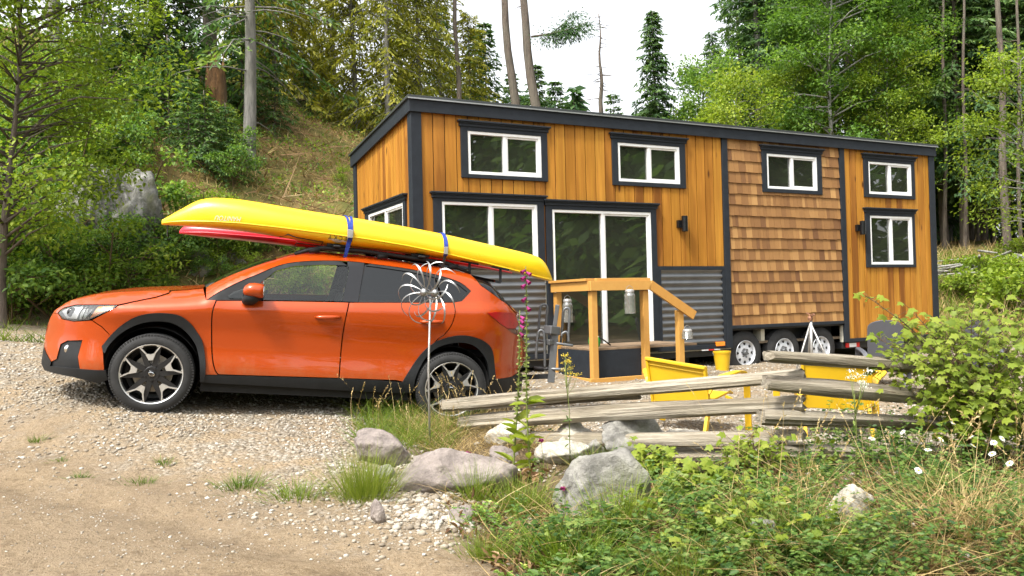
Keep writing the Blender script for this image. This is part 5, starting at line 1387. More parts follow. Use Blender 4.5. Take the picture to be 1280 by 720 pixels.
# ---------------------------------------------------------------- trees
def conifer(name, label, h, R, h0, seed, leaf, bark, grp=None, tr=.2, dens=1.0, droop=.25, taper=.85, leafl=.30, bare=0.0, sp=.42, lean=(0,0), jag=.3, spread=1.0):
    rng = np.random.default_rng(seed); o = thing(name, label, 'tree', None, grp)
    chains = []; K = 9; zz = [h*k/K for k in range(K+1)]
    lx = lambda z: Vector((lean[0]*z/h + .08*math.sin(z*.5+seed), lean[1]*z/h + .08*math.cos(z*.43+seed), z))
    chains.append(([lx(-.6)] + [lx(z) for z in zz], [tr*1.15] + [max(.012, tr*(1-.93*z/h)) for z in zz]))
    lf = LF(); limbs = []
    z = h0
    P, D, N, L, W, A = [], [], [], [], [], []
    while z < h - .1:
        f = (h - z)/(h - h0); nb = rng.integers(4, 7); a0 = rng.random()*6.28
        for b in range(nb):
            if rng.random() < bare: continue
            a = a0 + 6.283*b/nb + rng.normal()*.25; ell = (R*f**taper + .12)*rng.uniform(1-jag*1.4, 1+jag*.6)
            el = .55*(1-f) - .12 + rng.normal()*.08
            d = np.array([math.cos(a)*math.cos(el), math.sin(a)*math.cos(el), math.sin(el)])
            m = max(2, int(ell/(.24/dens))); base = np.array(lx(z)); 
            tt = (np.arange(m)+rng.random(m)*.6+.35)/m; tt = tt[tt > .12] if f > .5 else tt
            pts = base + d*(ell*tt)[:,None] + np.array([0,0,-1.0])*(droop*ell*tt**2)[:,None] + np.array([0,0,.10*ell])*(np.maximum(0, tt-.75)**2*10)[:,None]
            limbs.append(([Vector(base), Vector(base + d*ell*.5 - np.array([0,0,droop*ell*.25])), Vector(base + d*ell*.97 - np.array([0,0,droop*ell*.93]))], [max(.008, .012+ell*.008), max(.006, ell*.006), .003]))
            hd = unit(np.array([d[0], d[1], d[2] - droop*1.2])); sd = np.array([-math.sin(a), math.cos(a), 0])
            for sg in (-1, 1, 0):
                dd = unit(hd*(.75 if sg else 1.0) + sd*sg*.8*spread + np.array([0,0,-.28*droop*4*.5]) + rng.normal(size=(len(pts),3))*.16)
                ls = (.62*ell*(1-tt*.72)*.55 + leafl*.5)*rng.uniform(.7, 1.2, len(pts))
                if sg == 0: ls = ls*.6
                c0 = rng.normal()*.16
                nsub = 4 if sg else 2
                for q in range(nsub):
                    u = (q+.3)/nsub
                    pp = pts + dd*(ls*u)[:,None]
                    s2 = rng.choice([-1,1], len(pts)); perp = np.cross(dd, [0,0,1.0])
                    d3 = unit(dd + perp*(s2*.75)[:,None] + rng.normal(size=(len(pts),3))*.22 + np.array([0,0,-.2]))
                    P.append(pp); D.append(d3); N.append(unit(np.array([0,0,1.0]) + rng.normal(size=(len(pts),3))*.45))
                    L.append(leafl*rng.uniform(.6, 1.25, len(pts))); W.append(leafl*.30*rng.uniform(.7, 1.3, len(pts)))
                    A.append(.42 + c0 + rng.normal(size=len(pts))*.16 + .12*(tt-.5))
        z += sp*rng.uniform(.7, 1.3)*(.55 + .45*f)
    lf.diamond(*[np.concatenate(x) for x in (P, D, N, L, W, A)])
    cr = lf.mesh('crown', M[leaf], o)
    mbt = MB()
    for c_, r_ in chains: mbt.tube(c_, r_, 10)
    for c_, r_ in limbs: mbt.tube(c_, r_, 5)
    mbt.build('trunk', M[bark], o, True)
    return o
def broadleaf(name, label, h, R, h0, seed, leaf, bark, grp=None, tr=.12, nclump=60, per=70, ls=.13, lean=(0,0), cr=.75, open_=.0, stems=1, cat='tree'):
    rng = np.random.default_rng(seed); o = thing(name, label, cat, None, grp); chains = []; lf = LF()
    tips = []
    for sI in range(stems):
        off = rng.normal(size=2)*.18*(stems > 1); ln = np.array(lean) + rng.normal(size=2)*.5*(stems > 1)
        tp = lambda z: Vector((off[0] + ln[0]*z/h + .10*math.sin(z*.8+seed+sI), off[1] + ln[1]*z/h + .10*math.cos(z*.7+seed), z))
        K = 8; hh = h*.92*rng.uniform(.8, 1) if sI else h*.92
        chains.append(([tp(-.4)] + [tp(hh*k/K) for k in range(K+1)], [tr*1.15] + [max(.01, tr*(1-.9*k/K)) for k in range(K+1)]))
        nl = max(5, int(nclump*.45/stems))
        for k in range(nl):
            z = h0 + (hh-h0)*((k+rng.random())/nl)**.9; f = (z-h0)/(h-h0); a = rng.random()*6.283 + k*2.4
            prof = math.sin(math.pi*min(1, .18+.82*f))**.7
            ell = R*prof*rng.uniform(.55, 1.15); el = rng.uniform(.05, .75)
            e = np.array(tp(z)) + np.array([math.cos(a)*ell*math.cos(el), math.sin(a)*ell*math.cos(el), ell*math.sin(el)*.8])
            m = (np.array(tp(z))+e)/2 + np.array([0,0,.08*ell])
            chains.append(([tp(z), Vector(m), Vector(e)], [max(.008, tr*.35*(1-f*.6)), max(.006, tr*.2), .004])); tips += [e, m*.45+e*.55]
            if rng.random() < .6:
                a2 = a + rng.uniform(-1,1); e2 = m + np.array([math.cos(a2), math.sin(a2), rng.uniform(-.1,.6)])*ell*.5; chains.append(([Vector(m), Vector(e2)], [.007, .003])); tips.append(e2)
    tips = np.array(tips); idx = rng.integers(0, len(tips), nclump)
    P, D, N, L, W, A = [], [], [], [], [], []
    for c in tips[idx]:
        n = int(per*rng.uniform(.5, 1.3)); r = cr*rng.uniform(.55, 1.2)
        v = rng.normal(size=(n,3)); v = unit(v)*(rng.random(n)**.45)[:,None]*r*np.array([1,1,.62]); p = c + v
        out = unit(v + np.array([0,0,.15])*r); d = unit(out*.6 + rng.normal(size=(n,3))*.6 + np.array([0,0,-.25]))
        P.append(p); D.append(d); N.append(unit(np.array([0,0,1.0]) + out*.4 + rng.normal(size=(n,3))*.35))
        l = ls*rng.uniform(.55, 1.3, n); L.append(l); W.append(l*rng.uniform(.5, .72, n)); A.append(.46 + rng.normal()*.14 + rng.normal(size=n)*.17)
    lf.oval(*[np.concatenate(x) for x in (P, D, N, L, W, A)])
    lf.mesh('crown', M[leaf], o); tubes('trunk', chains, M[bark], o, 7)
    return o
def put(o, px, Y, rz=0.0, s=1.0, z=None, sink=.05, label=None, sz=None):
    d = ray(px, 378); x = d.x*Y
    o.matrix_world = Matrix.Translation((x, Y, (gz(x, Y) if z is None else z) - sink)) @ Matrix.Rotation(rz, 4, 'Z') @ Matrix.Diagonal((s, s, sz or s, 1))
    if label: o['label'] = label
    return o
def again(o, px, Y, rz=0.0, s=1.0, label=None, sz=None):
    c = copy_tree(o); return put(c, px, Y, rz, s, None, .05, label, sz)

# named trees at the left
g = on_ground(316, 212, 12, 60)
t_ = conifer('fir_tree', 'grey trunked fir on the bank with bare drooping lower limbs, right of the rotten stump', 15, 2.7, 3.6, 31, 'fir', 'bark_grey', None, .19, .85, .42, .5, .26, .35, .62)
put(t_, 316, g.y, .4)
def bare_limbs(o, z0, z1, n, L, seed):
    rng = np.random.default_rng(seed); ch = []
    for k in range(n):
        z = z0 + (z1-z0)*rng.random(); a = rng.uniform(-.9, .9) if k % 3 else rng.uniform(2, 4.2); l = L*rng.uniform(.4, 1.1)
        ch = []; p = [Vector((math.cos(a)*l*t, math.sin(a)*l*t, z - .35*l*t*t + .1*l*t)) for t in (0, .3, .6, .85, 1.0)]
        ch.append((p, [.026, .02, .014, .008, .003]))
        for t in (.4, .6, .8):
            q = Vector((math.cos(a)*l*t, math.sin(a)*l*t, z - .35*l*t*t + .1*l*t)); ch.append(([q, q + Vector((rng.normal()*.3, rng.normal()*.3, rng.uniform(-.35,.15)))*l*.3], [.007, .002]))
        tubes('dead_limb', ch, M['bark_grey'], o, 5)
bare_limbs(t_, 1.3, 5.0, 11, 2.7, 5)
def hill_y(px, py): return on_ground(px, py, 10, 60).y
y_ = hill_y(268, 140)
t_ = conifer('fir_tree', 'thick brown trunked fir rising behind the rotten stump on the bank', 17, 2.6, 3.2, 32, 'fir', 'bark_brown', None, .27, .8, .35, .55, .28, .25, .6); put(t_, 266, y_+2.2, 1.0)
t_ = conifer('fir_tree', 'dark fir on the left bank with foliage down to the ground', 13, 2.9, .5, 33, 'fir', 'bark_brown', None, .24, 1.0, .35, .6, .28, .1, .45); put(t_, 198, hill_y(198, 130)+.5, 2.0)
t_ = conifer('fir_tree', 'fir on top of the bank at far left, mostly a bare trunk', 14, 2.4, 4.2, 34, 'fir', 'bark_grey', None, .22, .8, .35, .6, .28, .25, .6); put(t_, 75, hill_y(75, 108), .3)
t_ = broadleaf('young_maple', 'slender young broadleaf tree with bright leaves at the left edge of the photo', 7.4, 2.1, 1.2, 35, 'bright_leaf', 'bark_brown', None, .075, 300, 80, .085, (.2,0), .72); put(t_, 10, 13.6, 0)
t_ = broadleaf('alder_tree', 'bright leafy alder with a thin stem high on the left bank', 6.5, 1.7, 1.0, 36, 'bright_leaf', 'bark_grey', None, .06, 70, 80, .09, (.5,0), .6); put(t_, 120, hill_y(120, 150), 0)
# rotten stump
s0 = on_ground(268, 158, 12, 60); k = s0.y/F; hgt = 82*k
mb = MB(); rows = []; rr = random.Random(3)
for i in range(9):
    t = i/8; rows.append([Vector((11.5*k*(1.25-.35*t)*(1+.16*math.sin(q*3+1)+.08*math.sin(q*7+i))*math.cos(q), 11.5*k*(1.25-.35*t)*(1+.16*math.cos(q*2)+.08*math.sin(q*5+i*2))*math.sin(q), hgt*t*(1 + (.13*math.sin(q*4)+rr.uniform(-.1,.1) if i == 8 else 0)) - .3*(i == 0))) for q in [2*math.pi*j/16 for j in range(16)]])
mb.grid(rows, True); mb.add(rows[-1], [tuple(range(16))])
so = mb.build('tree_stump', M['rotten_wood'], None, True); so.matrix_world = T(s0.x, s0.y+.1, s0.z); tag(so, 'tall rotten reddish brown stump on the left bank', 'stump')

# firs along the ridge, sunlight put into their yellow-green needle colour, behind the roof's left end
GR = 'sunlit firs along the ridge'
LR = 'sunlit yellow green fir with hanging sprays on the ridge left of the three bare trunks'
ridge = conifer('ridge_fir', LR, 11, 2.5, .8, 41, 'lit_fir', 'bark_grey', GR, .14, 1.0, .55, .55, .27, .12, .40, jag=.4)
put(ridge, 352, hill_y(352, 138)+3.5, .5, 1.0)
ridge2 = conifer('ridge_fir', LR, 13, 2.2, 1.5, 42, 'lit_fir', 'bark_grey', GR, .13, 1.0, .6, .5, .25, .18, .42, jag=.4)
put(ridge2, 400, hill_y(400, 140)+4.5, 0, .95)
for src, px, Y, rz, s in ((ridge,448,33,2,.9),(ridge2,492,31,1,1.0),(ridge,528,34,4,.92),(ridge2,556,37,3.2,.85),(ridge,592,38,5.1,.72),(ridge2,424,38,1.4,1.1),(ridge,508,40,.7,1.05),(ridge2,372,35,2.7,1.0),(ridge,330,34,2.2,.9)): again(src, px, Y, rz, s)
# bare trunks against the sky
def bare_trunk(label, px0, py0, px1, py1, Y, r0, seed, stubs=14, stubl=.5, name='bare_fir', top=None):
    a = at(px0, py0, Y); b = at(px1, py1, Y); d = (a-b).normalized()
    g_ = Vector((b.x, Y, gz(b.x, Y))); o = thing(name, label, 'tree', T(g_.x, g_.y, g_.z)); rng = np.random.default_rng(seed)
    tipv = a + d*(6 if top is None else top); n = 10
    pts = [g_ + Vector((0,0,-.3))] + [b + (tipv-b)*(k/n) + Vector((.05*math.sin(k*1.3+seed), 0, 0)) for k in range(n+1)]
    loc = [p - g_ for p in pts]; L = (tipv-b).length
    mb = MB(); mb.tube(loc, [r0*1.25] + [max(.02, r0*(1-.62*k/n if top is None else 1-.9*k/n)) for k in range(n+1)], 10); ch = []
    for k in range(stubs):
        t = rng.uniform(.12, .98); p = (b - g_) + (tipv-b)*t; q = rng.random()*6.283; l = stubl*rng.uniform(.3, 1.2)*(1.25-t*.7)
        e = p + Vector((math.cos(q)*l, math.sin(q)*l*.6, rng.uniform(-.25,.05)*l)); ch.append(([p, (p+e)/2 + Vector((0,0,.03)), e], [.022, .015, .005]))
        if rng.random() < .7: ch.append(([(p+e)/2, (p+e)/2 + Vector((rng.normal()*.2, 0, -.25*l))], [.01, .003]))
    for c_, r_ in ch: mb.tube(c_, r_, 5)
    mb.build('trunk', M['bark_brown'], o, True)
    return o, b - g_, tipv - b
bare_trunk('thin straight bare trunk, leftmost of the three bare trunks behind the roof', 569,0,573,125,33, .10, 51, 10, .35)
bare_trunk('middle one of the three bare trunks behind the roof, leaning slightly left', 630,0,643,130,30, .16, 52, 8, .3)
o, b0, tv = bare_trunk('rightmost of the three bare trunks behind the roof, with one long leafy side branch', 653,0,669,132,29, .17, 53, 16, .5)
# the leafy side branch
lf = LF(); rng = np.random.default_rng(6); P, D, N, L, W, A = [], [], [], [], [], []
br0 = at(664, 48, 29) - Vector(o.matrix_world.translation); pts = [at(x, y, 29+dy) - o.matrix_world.translation for x, y, dy in ((664,46,0),(690,42,-.3),(715,36,-.4),(738,26,-.5))]
p2 = [at(x, y, 29+dy) - o.matrix_world.translation for x, y, dy in ((690,42,-.3),(706,28,-.1),(718,14,0))]
ch = [(pts, [.04,.03,.018,.006]), (p2, [.02,.014,.005])]
for chain, n in ((pts, 26), (p2, 12)):
    for k in range(n):
        t = rng.random()**.8*(len(chain)-1); i = min(int(t), len(chain)-2); c = chain[i].lerp(chain[i+1], t-i)
        for q in range(54):
            dd = unit(np.array([rng.normal()*.6+.25, rng.normal()*.5, rng.normal()*.35-.45])); pp = np.array(c) + dd*rng.random()*.5
            P.append(pp); D.append(dd); N.append(unit(rng.normal(size=3)+np.array([0,0,1]))); L.append(.15*rng.uniform(.6,1.2)); W.append(.035); A.append(.3+rng.normal()*.15)
lf.diamond(*[np.array(x) for x in (P, D, N, L, W, A)]); cb = lf.mesh('side_branch', M['fir'], o); tubes('branch_wood', ch, M['bark_brown'], cb, 6)
bare_trunk('dead grey snag with short bare limbs against the white sky', 749,17,752,140,44, .13, 54, 46, 1.2, 'dead_tree', 0.0)

# trees behind the house
LB = 'small mixed conifer showing above the roof between the bare trunks and the tall cedar'; GB = 'young conifers above the roof'
yc = conifer('young_conifer', LB, 9, 1.9, .4, 61, 'cedar_leaf', 'bark_grey', GB, .10, 1.0, .4, .8, .30, .05, .42)
put(yc, 612, 40, 0, .95)
for px, Y, rz, s in ((646,44,2,.86),(676,41,1,.90),(702,46,3,1.05),(728,43,4,.82),(600,46,1,1.05),(760,50,.4,.85),(790,52,2.1,.80),(560,44,2.2,1.0),(812,48,5,.75),(690,50,5,.95)): again(yc, px, Y, rz, s)
t_ = conifer('blue_fir', 'small hazy fir with level branches right of the dead snag', 12.6, 2.3, 1.0, 62, 'cedar_leaf', 'bark_grey', None, .12, .9, .25, .9, .34, .1, .75); put(t_, 773, 54, 1)
t_ = conifer('cedar_tree', 'tall narrow dark cedar standing alone against the white sky', 14.6, 1.75, .6, 63, 'cedar_leaf', 'bark_grey', None, .18, 1.25, .55, .62, .30, .0, .32, jag=.35); put(t_, 826, 41, 1, .92)
al = broadleaf('alder_tree', 'rounded alder just right of the lone dark cedar above the roof', 11.3, 3.0, 1.5, 64, 'alder', 'bark_grey', None, .14, 130, 130, .15, (0,0), 1.0); put(al, 884, 42, 0)
al2 = broadleaf('alder_tree', 'yellow green leafy alder close behind the roof beside the tall forest edge', 8.4, 2.3, 1.0, 65, 'bright_leaf', 'bark_grey', None, .10, 100, 110, .13, (0,0), .85); put(al2, 925, 33, 0)
# forest on the right
LC = 'tall dark cedar in the dense forest behind the right half of the house'; GC = 'cedars of the right forest'
ced = conifer('forest_cedar', LC, 21, 2.9, 1.5, 66, 'cedar_leaf', 'bark_grey', GC, .28, 1.0, .5, .55, .36, .05, .5, jag=.35); put(ced, 955, 43, 0, 1.0)
ced2 = conifer('forest_cedar', LC, 23, 2.7, 3.0, 67, 'fir', 'bark_brown', GC, .26, .95, .4, .55, .36, .10, .55, jag=.35); put(ced2, 1068, 42, 0, 1.0)
for src, px, Y, rz, s in ((ced,990,47,2,1.0),(ced2,1010,44,1,.95),(ced,1040,50,3,1.05),(ced2,1110,46,4,1.0),(ced,1150,50,5,1.1),(ced,1185,45,1.2,1.0),(ced2,1216,43,3.2,1.0),(ced,1300,46,2.3,1.0),(ced2,1262,48,2.6,1.05),(ced2,1330,43,.5,1.0),(ced,1380,44,5.5,1.0),(ced2,932,50,2.2,.85),(ced,1235,52,.2,1.15),(ced2,1165,55,1.9,1.1),(ced,900,55,2,.72),(ced2,1345,50,3,1.1),(ced,1430,42,1,1.0)): again(src, px, Y, rz, s)
LA = 'bright leafy alder at the forest edge behind the right end of the roof'; GA = 'alders of the right forest edge'
al3 = broadleaf('forest_alder', LA, 14, 2.9, 3.0, 68, 'alder', 'bark_pale', GA, .13, 165, 130, .14, (.4,0), 1.0); put(al3, 1040, 34, 0, 1.0)
for px, Y, rz, s in ((1092,36,2,1.05),(1142,38,4,.9)): again(al3, px, Y, rz, s)
al4 = broadleaf('forest_alder', LA, 11, 2.4, 2.5, 69, 'bright_leaf', 'bark_pale', GA, .11, 120, 110, .13, (0,0), .9); put(al4, 1118, 34.5, 0, .9)
for px, Y, rz, s in ((1004,36,2,.8),): again(al4, px, Y, rz, s)
t_ = broadleaf('vine_maple', 'bright leafy maple branch filling the right edge of the photo beside the dark trunks', 7.5, 1.9, 1.6, 70, 'bright_leaf', 'bark_grey', None, .08, 110, 80, .11, (0,0), .75); put(t_, 1288, 26, 0)
LU = 'tall fir with a high crown over the dark understorey right of the house'; GU = 'high crowned firs at the right'
hf_ = conifer('forest_fir', LU, 19, 3.3, 4.2, 166, 'cedar_leaf', 'bark_brown', GU, .2, 1.0, .45, .5, .34, .04, .5, jag=.35); put(hf_, 1182, 39, 0, 1.0)
for px, Y, rz, s in ((1206,37,1,1.0),(1232,40,2,1.0),(1262,37,3,.95),(1292,39,4,1.05),(1160,41,5,.95),(1320,36,.5,1.0)): again(hf_, px, Y, rz, s)
t_ = bare_trunk('pale bare trunk at the right, tallest trunk in front of the dark forest', 1250,60,1258,312,30.5, .15, 71, 20, .6)
LT = 'thin bare trunk in the dark forest right of the house'; GT = 'thin trunks in the dark forest'
o0 = None
for i, (px, Y, w) in enumerate(((1182,36,.09),(1207,35,.08),(1221,40,.13),(1241,39,.10),(1275,34,.08))):
    o, *_ = bare_trunk(LT, px-3, 0, px, 305, Y, w, 80+i, 16, .8, 'bare_tree'); o['group'] = GT
# far wood closing the view: reads as one mass
lf = LF(); rng = np.random.default_rng(77); ch = []
P, D, N, L, W, A = [], [], [], [], [], []
for k in range(150):
    Y0 = rng.uniform(58, 80); px = rng.uniform(-150, 1500) if k < 105 else rng.uniform(1450, 2300)
    if k >= 105: Y0 = rng.uniform(36, 60)
    x = (px-640)/F*Y0; z0 = gz(x, Y0); topy = np.interp(px, [-150,100,300,430,470,560,600,720,740,900,930,1000,1500], [20,20,60,90,120,112,108,112,128,130,60,-120,-160])
    h = max(2.5, (380-topy)/F*Y0 + 1.45 - z0 + rng.uniform(-2.2, .3)); R = rng.uniform(1.8, 2.8)*min(1, h/9)
    n = int(620*min(1.4, max(.4, h/14))); f = rng.random(n)**.7; q = rng.random(n)*6.283; r = R*(1-f)**.7*rng.uniform(.35, 1.1, n)
    P.append(np.stack([x + np.cos(q)*r, Y0 + np.sin(q)*r, z0 + h*(.04+.96*f)], 1)); D.append(unit(np.stack([np.cos(q), np.sin(q), -.5+rng.normal(size=n)*.3], 1))); N.append(rdir(n, rng, .6))
    L.append(rng.uniform(.5, 1.1, n)); W.append(rng.uniform(.22, .42, n)); A.append(.35 + rng.normal()*.14 + rng.normal(size=n)*.15)
    ch.append(([Vector((x, Y0, z0-.3)), Vector((x, Y0, z0+h*.97))], [.16, .02]))
lf.diamond(*[np.concatenate(x) for x in (P, D, N, L, W, A)])
fw = lf.mesh('far_wood', M['cedar_leaf']); tag(fw, 'far conifer wood behind the nearer trees and the house', 'wood', kind='stuff')
tubes('trunk', ch, M['bark_brown'], fw, 5)['kind'] = 'stuff'
# wood on the near side of the road (behind the viewer; what the windows and the car's paint mirror)
lf = LF(); P, D, N, L, W, A = [], [], [], [], [], []
for k in range(46):
    a = rng.uniform(-1.5, 1.5); Rr = rng.uniform(20, 32); x = math.sin(a)*Rr*1.5; y0 = -2 - math.cos(a)*Rr; z0 = gz(x, y0); h = rng.uniform(8, 13); R = rng.uniform(2.2, 3.6)
    n = 420; f = rng.random(n)**.8; q = rng.random(n)*6.283; r = R*(1-f)**.6*rng.uniform(.35, 1.1, n)
    P.append(np.stack([x + np.cos(q)*r, y0 + np.sin(q)*r, z0 + h*(.03+.97*f)], 1)); D.append(unit(np.stack([np.cos(q), np.sin(q), -.5+rng.normal(size=n)*.3], 1))); N.append(rdir(n, rng, .6))
    L.append(rng.uniform(.6, 1.2, n)); W.append(rng.uniform(.3, .5, n)); A.append(.4 + rng.normal(size=n)*.2)
lf.diamond(*[np.concatenate(x) for x in (P, D, N, L, W, A)])
for k in range(34):
    x = rng.uniform(17, 36); y0 = rng.uniform(-14, 15); z0 = gz(x, y0); h = rng.uniform(10, 17); R = rng.uniform(2.2, 3.4)
    n = 560; f = rng.random(n)**.8; q = rng.random(n)*6.283; r = R*(1-f)**.6*rng.uniform(.35, 1.1, n)
    P.append(np.stack([x + np.cos(q)*r, y0 + np.sin(q)*r, z0 + h*(.03+.97*f)], 1)); D.append(unit(np.stack([np.cos(q), np.sin(q), -.5+rng.normal(size=n)*.3], 1))); N.append(rdir(n, rng, .6))
    L.append(rng.uniform(.6, 1.2, n)); W.append(rng.uniform(.3, .5, n)); A.append(.4 + rng.normal(size=n)*.2)
lf.Q.clear(); lf.V.clear(); lf.A.clear(); lf.n = 0
lf.diamond(*[np.concatenate(x) for x in (P, D, N, L, W, A)])
tag(lf.mesh('roadside_wood', M['alder']), 'dark wood along the near side of the dirt road', 'wood', kind='stuff')

# ---------------------------------------------------------------- undergrowth of the bank
GS = 'leafy shrubs on the wooded bank'; LS = 'green broadleaf shrub growing on the wooded bank left of the house'
protos = [broadleaf('shrub', LS, 1.15, .62, .12, 90+i, m, 'stem_brown', GS, .016, nc, 58, l_, (0,0), .30, 0, 4, 'shrub') for i, (m, nc, l_) in enumerate((('salal',40,.070),('salal',46,.060),('bright_leaf',36,.068),('alder',42,.058)))]
rng = np.random.default_rng(15); first = [True]*4
spots = []
for k in range(190):
    reg = rng.random()
    if reg < .58: px, py = rng.uniform(-40, 185), rng.uniform(110, 392)
    elif reg < .78: px, py = rng.uniform(150, 330), rng.uniform(120, 235)
    elif reg < .93: px, py = rng.uniform(180, 330), rng.uniform(285, 352)
    else: px, py = rng.uniform(320, 440), rng.uniform(230, 330)
    if 112 < px < 212 and 180 < py < 392: continue
    if px > 185 and 205 < py < 300 and rng.random() < .75: continue
    if 190 < px < 335 and py < 235 and rng.random() < .35: continue
    if 100 < px < 215 and 330 < py < 392 and rng.random() < .6: continue
    spots.append((px, py, rng.random()))
spots += [(128,345,.3),(150,360,.1),(178,352,.3),(140,300,.2),(165,250,.3),(150,215,.6),(186,330,.1),(172,385,.3),(140,392,.1),(200,372,.3),(345,352,.7),(362,360,.7),(380,350,.6),(398,362,.7),(415,352,.7),(430,362,.6),(372,370,.7),(405,372,.9),(350,372,.6),(12,405,.1),(40,402,.2),(60,300,.1),(90,320,.2),(45,345,.7),(104,392,.1),(30,380,.6),(75,395,.7),(20,330,.1),(66,330,.7),(85,250,.2),(300,345,.6),(330,300,.7)]
for px, py, u in spots:
    g_ = on_ground(px, py, 9, 60)
    if g_.y > 45: continue
    i = int(u*3.99) if px > 190 else (0, 1, 0, 2, 1, 3)[int(rng.random()*5.99)]
    s = rng.uniform(.65, 1.5) if px < 200 else rng.uniform(.4, 1.0)
    if px > 320: s *= .7
    m4 = Matrix.Translation((g_.x, g_.y, g_.z - .06)) @ Matrix.Rotation(rng.random()*6.28, 4, 'Z') @ Matrix.Rotation(rng.normal()*.12, 4, 'X') @ Matrix.Scale(s, 4)
    o = protos[i] if first[i] else copy_tree(protos[i]); first[i] = False; o.matrix_world = m4
LY = 'young dark fir sapling among the shrubs on the left bank'; GY = 'fir saplings on the left bank'
sap = conifer('fir_sapling', LY, 2.6, .95, .1, 99, 'fir', 'bark_brown', GY, .035, 1.5, .45, .8, .15, .0, .22); q0 = True
for px, py, s in ((150,150,1.2),(215,175,1.1),(240,205,.9),(300,150,1.3),(120,120,1.2),(180,120,1.3),(335,120,1.2),(285,215,.7),(345,165,.9),(232,130,1.4),(160,200,.8),(410,128,.9),(380,140,.8),(205,150,1.2),(255,215,.8)):
    g_ = on_ground(px, py, 9, 60); o = sap if q0 else copy_tree(sap); q0 = False
    o.matrix_world = Matrix.Translation((g_.x, g_.y, g_.z-.05)) @ Matrix.Rotation(px, 4, 'Z') @ Matrix.Scale(s, 4)
def ground_pts(n, rng, x0, x1, y0, y1, maskf):
    x = rng.uniform(x0, x1, n); y = rng.uniform(y0, y1, n); k = rng.random(n) < maskf(x, y); x, y = x[k], y[k]
    return np.stack([x, y, height(x, y)], 1)
# low dry growth and small leaves on the bank and in the clearing
rng = np.random.default_rng(21); hm_ = lambda x, y: sstep(-.6, .8, y-yfoot(x))*(.25+.75*fbm(x*.6, y*.6, 3, 3))
p = ground_pts(52000, rng, -24, 5, 12, 36, hm_); n = len(p); lf = LF()
d = rdir(n, rng, 1.3, .5); bb = rng.normal(size=(n,3))*.35; bb[:,2] = -abs(bb[:,2])*.8
lf.blade(p, d, bb, rng.uniform(.10, .42, n), rng.uniform(.010, .026, n), .45 + rng.normal(size=n)*.22, 3)
tag(lf.mesh('dry_grass', M['straw']), 'thin dry grass covering the steep bank', 'grass', kind='stuff')
p = ground_pts(30000, rng, -24, 5, 12, 36, hm_); n = len(p); lf = LF(); p[:,2] += rng.uniform(.02, .25, n)
lf.oval(p, rdir(n, rng, .1), rdir(n, rng, 1.5), rng.uniform(.05, .13, n), rng.uniform(.03, .07, n), .4 + rng.normal(size=n)*.2)
tag(lf.mesh('ground_cover', M['salal']), 'small creeping leaves on the steep bank', 'ground cover', kind='stuff')
p = ground_pts(9000, rng, -13, -1.5, 14, 30, lambda x, y: sstep(-.3, .6, y-yfoot(x))*sstep(.42, .6, fbm(x*1.1, y*1.1, 91, 3))); n = len(p); lf = LF()
d = rdir(n, rng, 1.0, .5); bb = rng.normal(size=(n,3))*.5; bb[:,2] = -abs(bb[:,2])
lf.blade(p, d, bb, rng.uniform(.22, .6, n), rng.uniform(.012, .032, n), .40 + rng.normal(size=n)*.28, 3)
tag(lf.mesh('dry_grass', M['straw']), 'clumps of longer bent dry grass on the slope behind the kayaks', 'grass', kind='stuff')
p = ground_pts(5200, rng, -13, -1.5, 14, 28, lambda x, y: sstep(-.5, .3, y-yfoot(x))*sstep(.50, .64, fbm(x*.9+4, y*.9, 93, 3))); n = len(p); lf = LF(); p[:,2] += rng.uniform(.02, .35, n)
lf.oval(p, rdir(n, rng, .2), rdir(n, rng, 1.2), rng.uniform(.06, .15, n), rng.uniform(.035, .08, n), .55 + rng.normal(size=n)*.22)
tag(lf.mesh('ground_cover', M['bright_leaf']), 'patches of low bright herbs on the slope behind the kayaks', 'ground cover', kind='stuff')
p = ground_pts(1500, rng, -13, -1.5, 14, 28, lambda x, y: sstep(-.5, .3, y-yfoot(x))*.8); n = len(p); lf = LF(); d = rdir(n, rng, .05, .3)
lf.blade(p + np.array([0,0,.04]), d, rng.normal(size=(n,3))*.08, rng.uniform(.3, 1.3, n), rng.uniform(.015, .04, n), .3 + rng.normal(size=n)*.25, 2)
tag(lf.mesh('fallen_twigs', M['dead_leaf']), 'fallen twigs and brown debris strewn on the bank', 'twigs', kind='stuff')
cm_ = lambda x, y: sstep(16.5, 19, y)*.9
p = ground_pts(42000, rng, 8.5, 24, 15.5, 34, cm_); n = len(p); lf = LF()
d = rdir(n, rng, 1.5, .5); bb = rng.normal(size=(n,3))*.35; bb[:,2] = -abs(bb[:,2])*.8
lf.blade(p, d, bb, rng.uniform(.10, .5, n), rng.uniform(.012, .03, n), .5 + rng.normal(size=n)*.22, 3)
tag(lf.mesh('meadow_grass', M['grass']), 'pale green grass of the clearing right of the house', 'grass', kind='stuff')
p = ground_pts(16000, rng, 8.5, 24, 15.5, 34, cm_); n = len(p); lf = LF(); d = rdir(n, rng, 1.5, .5); bb = rng.normal(size=(n,3))*.4
lf.blade(p, d, bb, rng.uniform(.10, .55, n), rng.uniform(.012, .03, n), .5 + rng.normal(size=n)*.22, 3)
tag(lf.mesh('dry_meadow_grass', M['straw']), 'dry yellow grass of the clearing right of the house', 'grass', kind='stuff')
GM = 'low bushes in the clearing'; LM = 'low bright green bush in the clearing right of the house'
q0 = True; mp = broadleaf('low_bush', LM, .9, .6, .1, 120, 'bright_leaf', 'stem_brown', GM, .014, 30, 36, .11, (0,0), .32, 0, 4, 'bush')
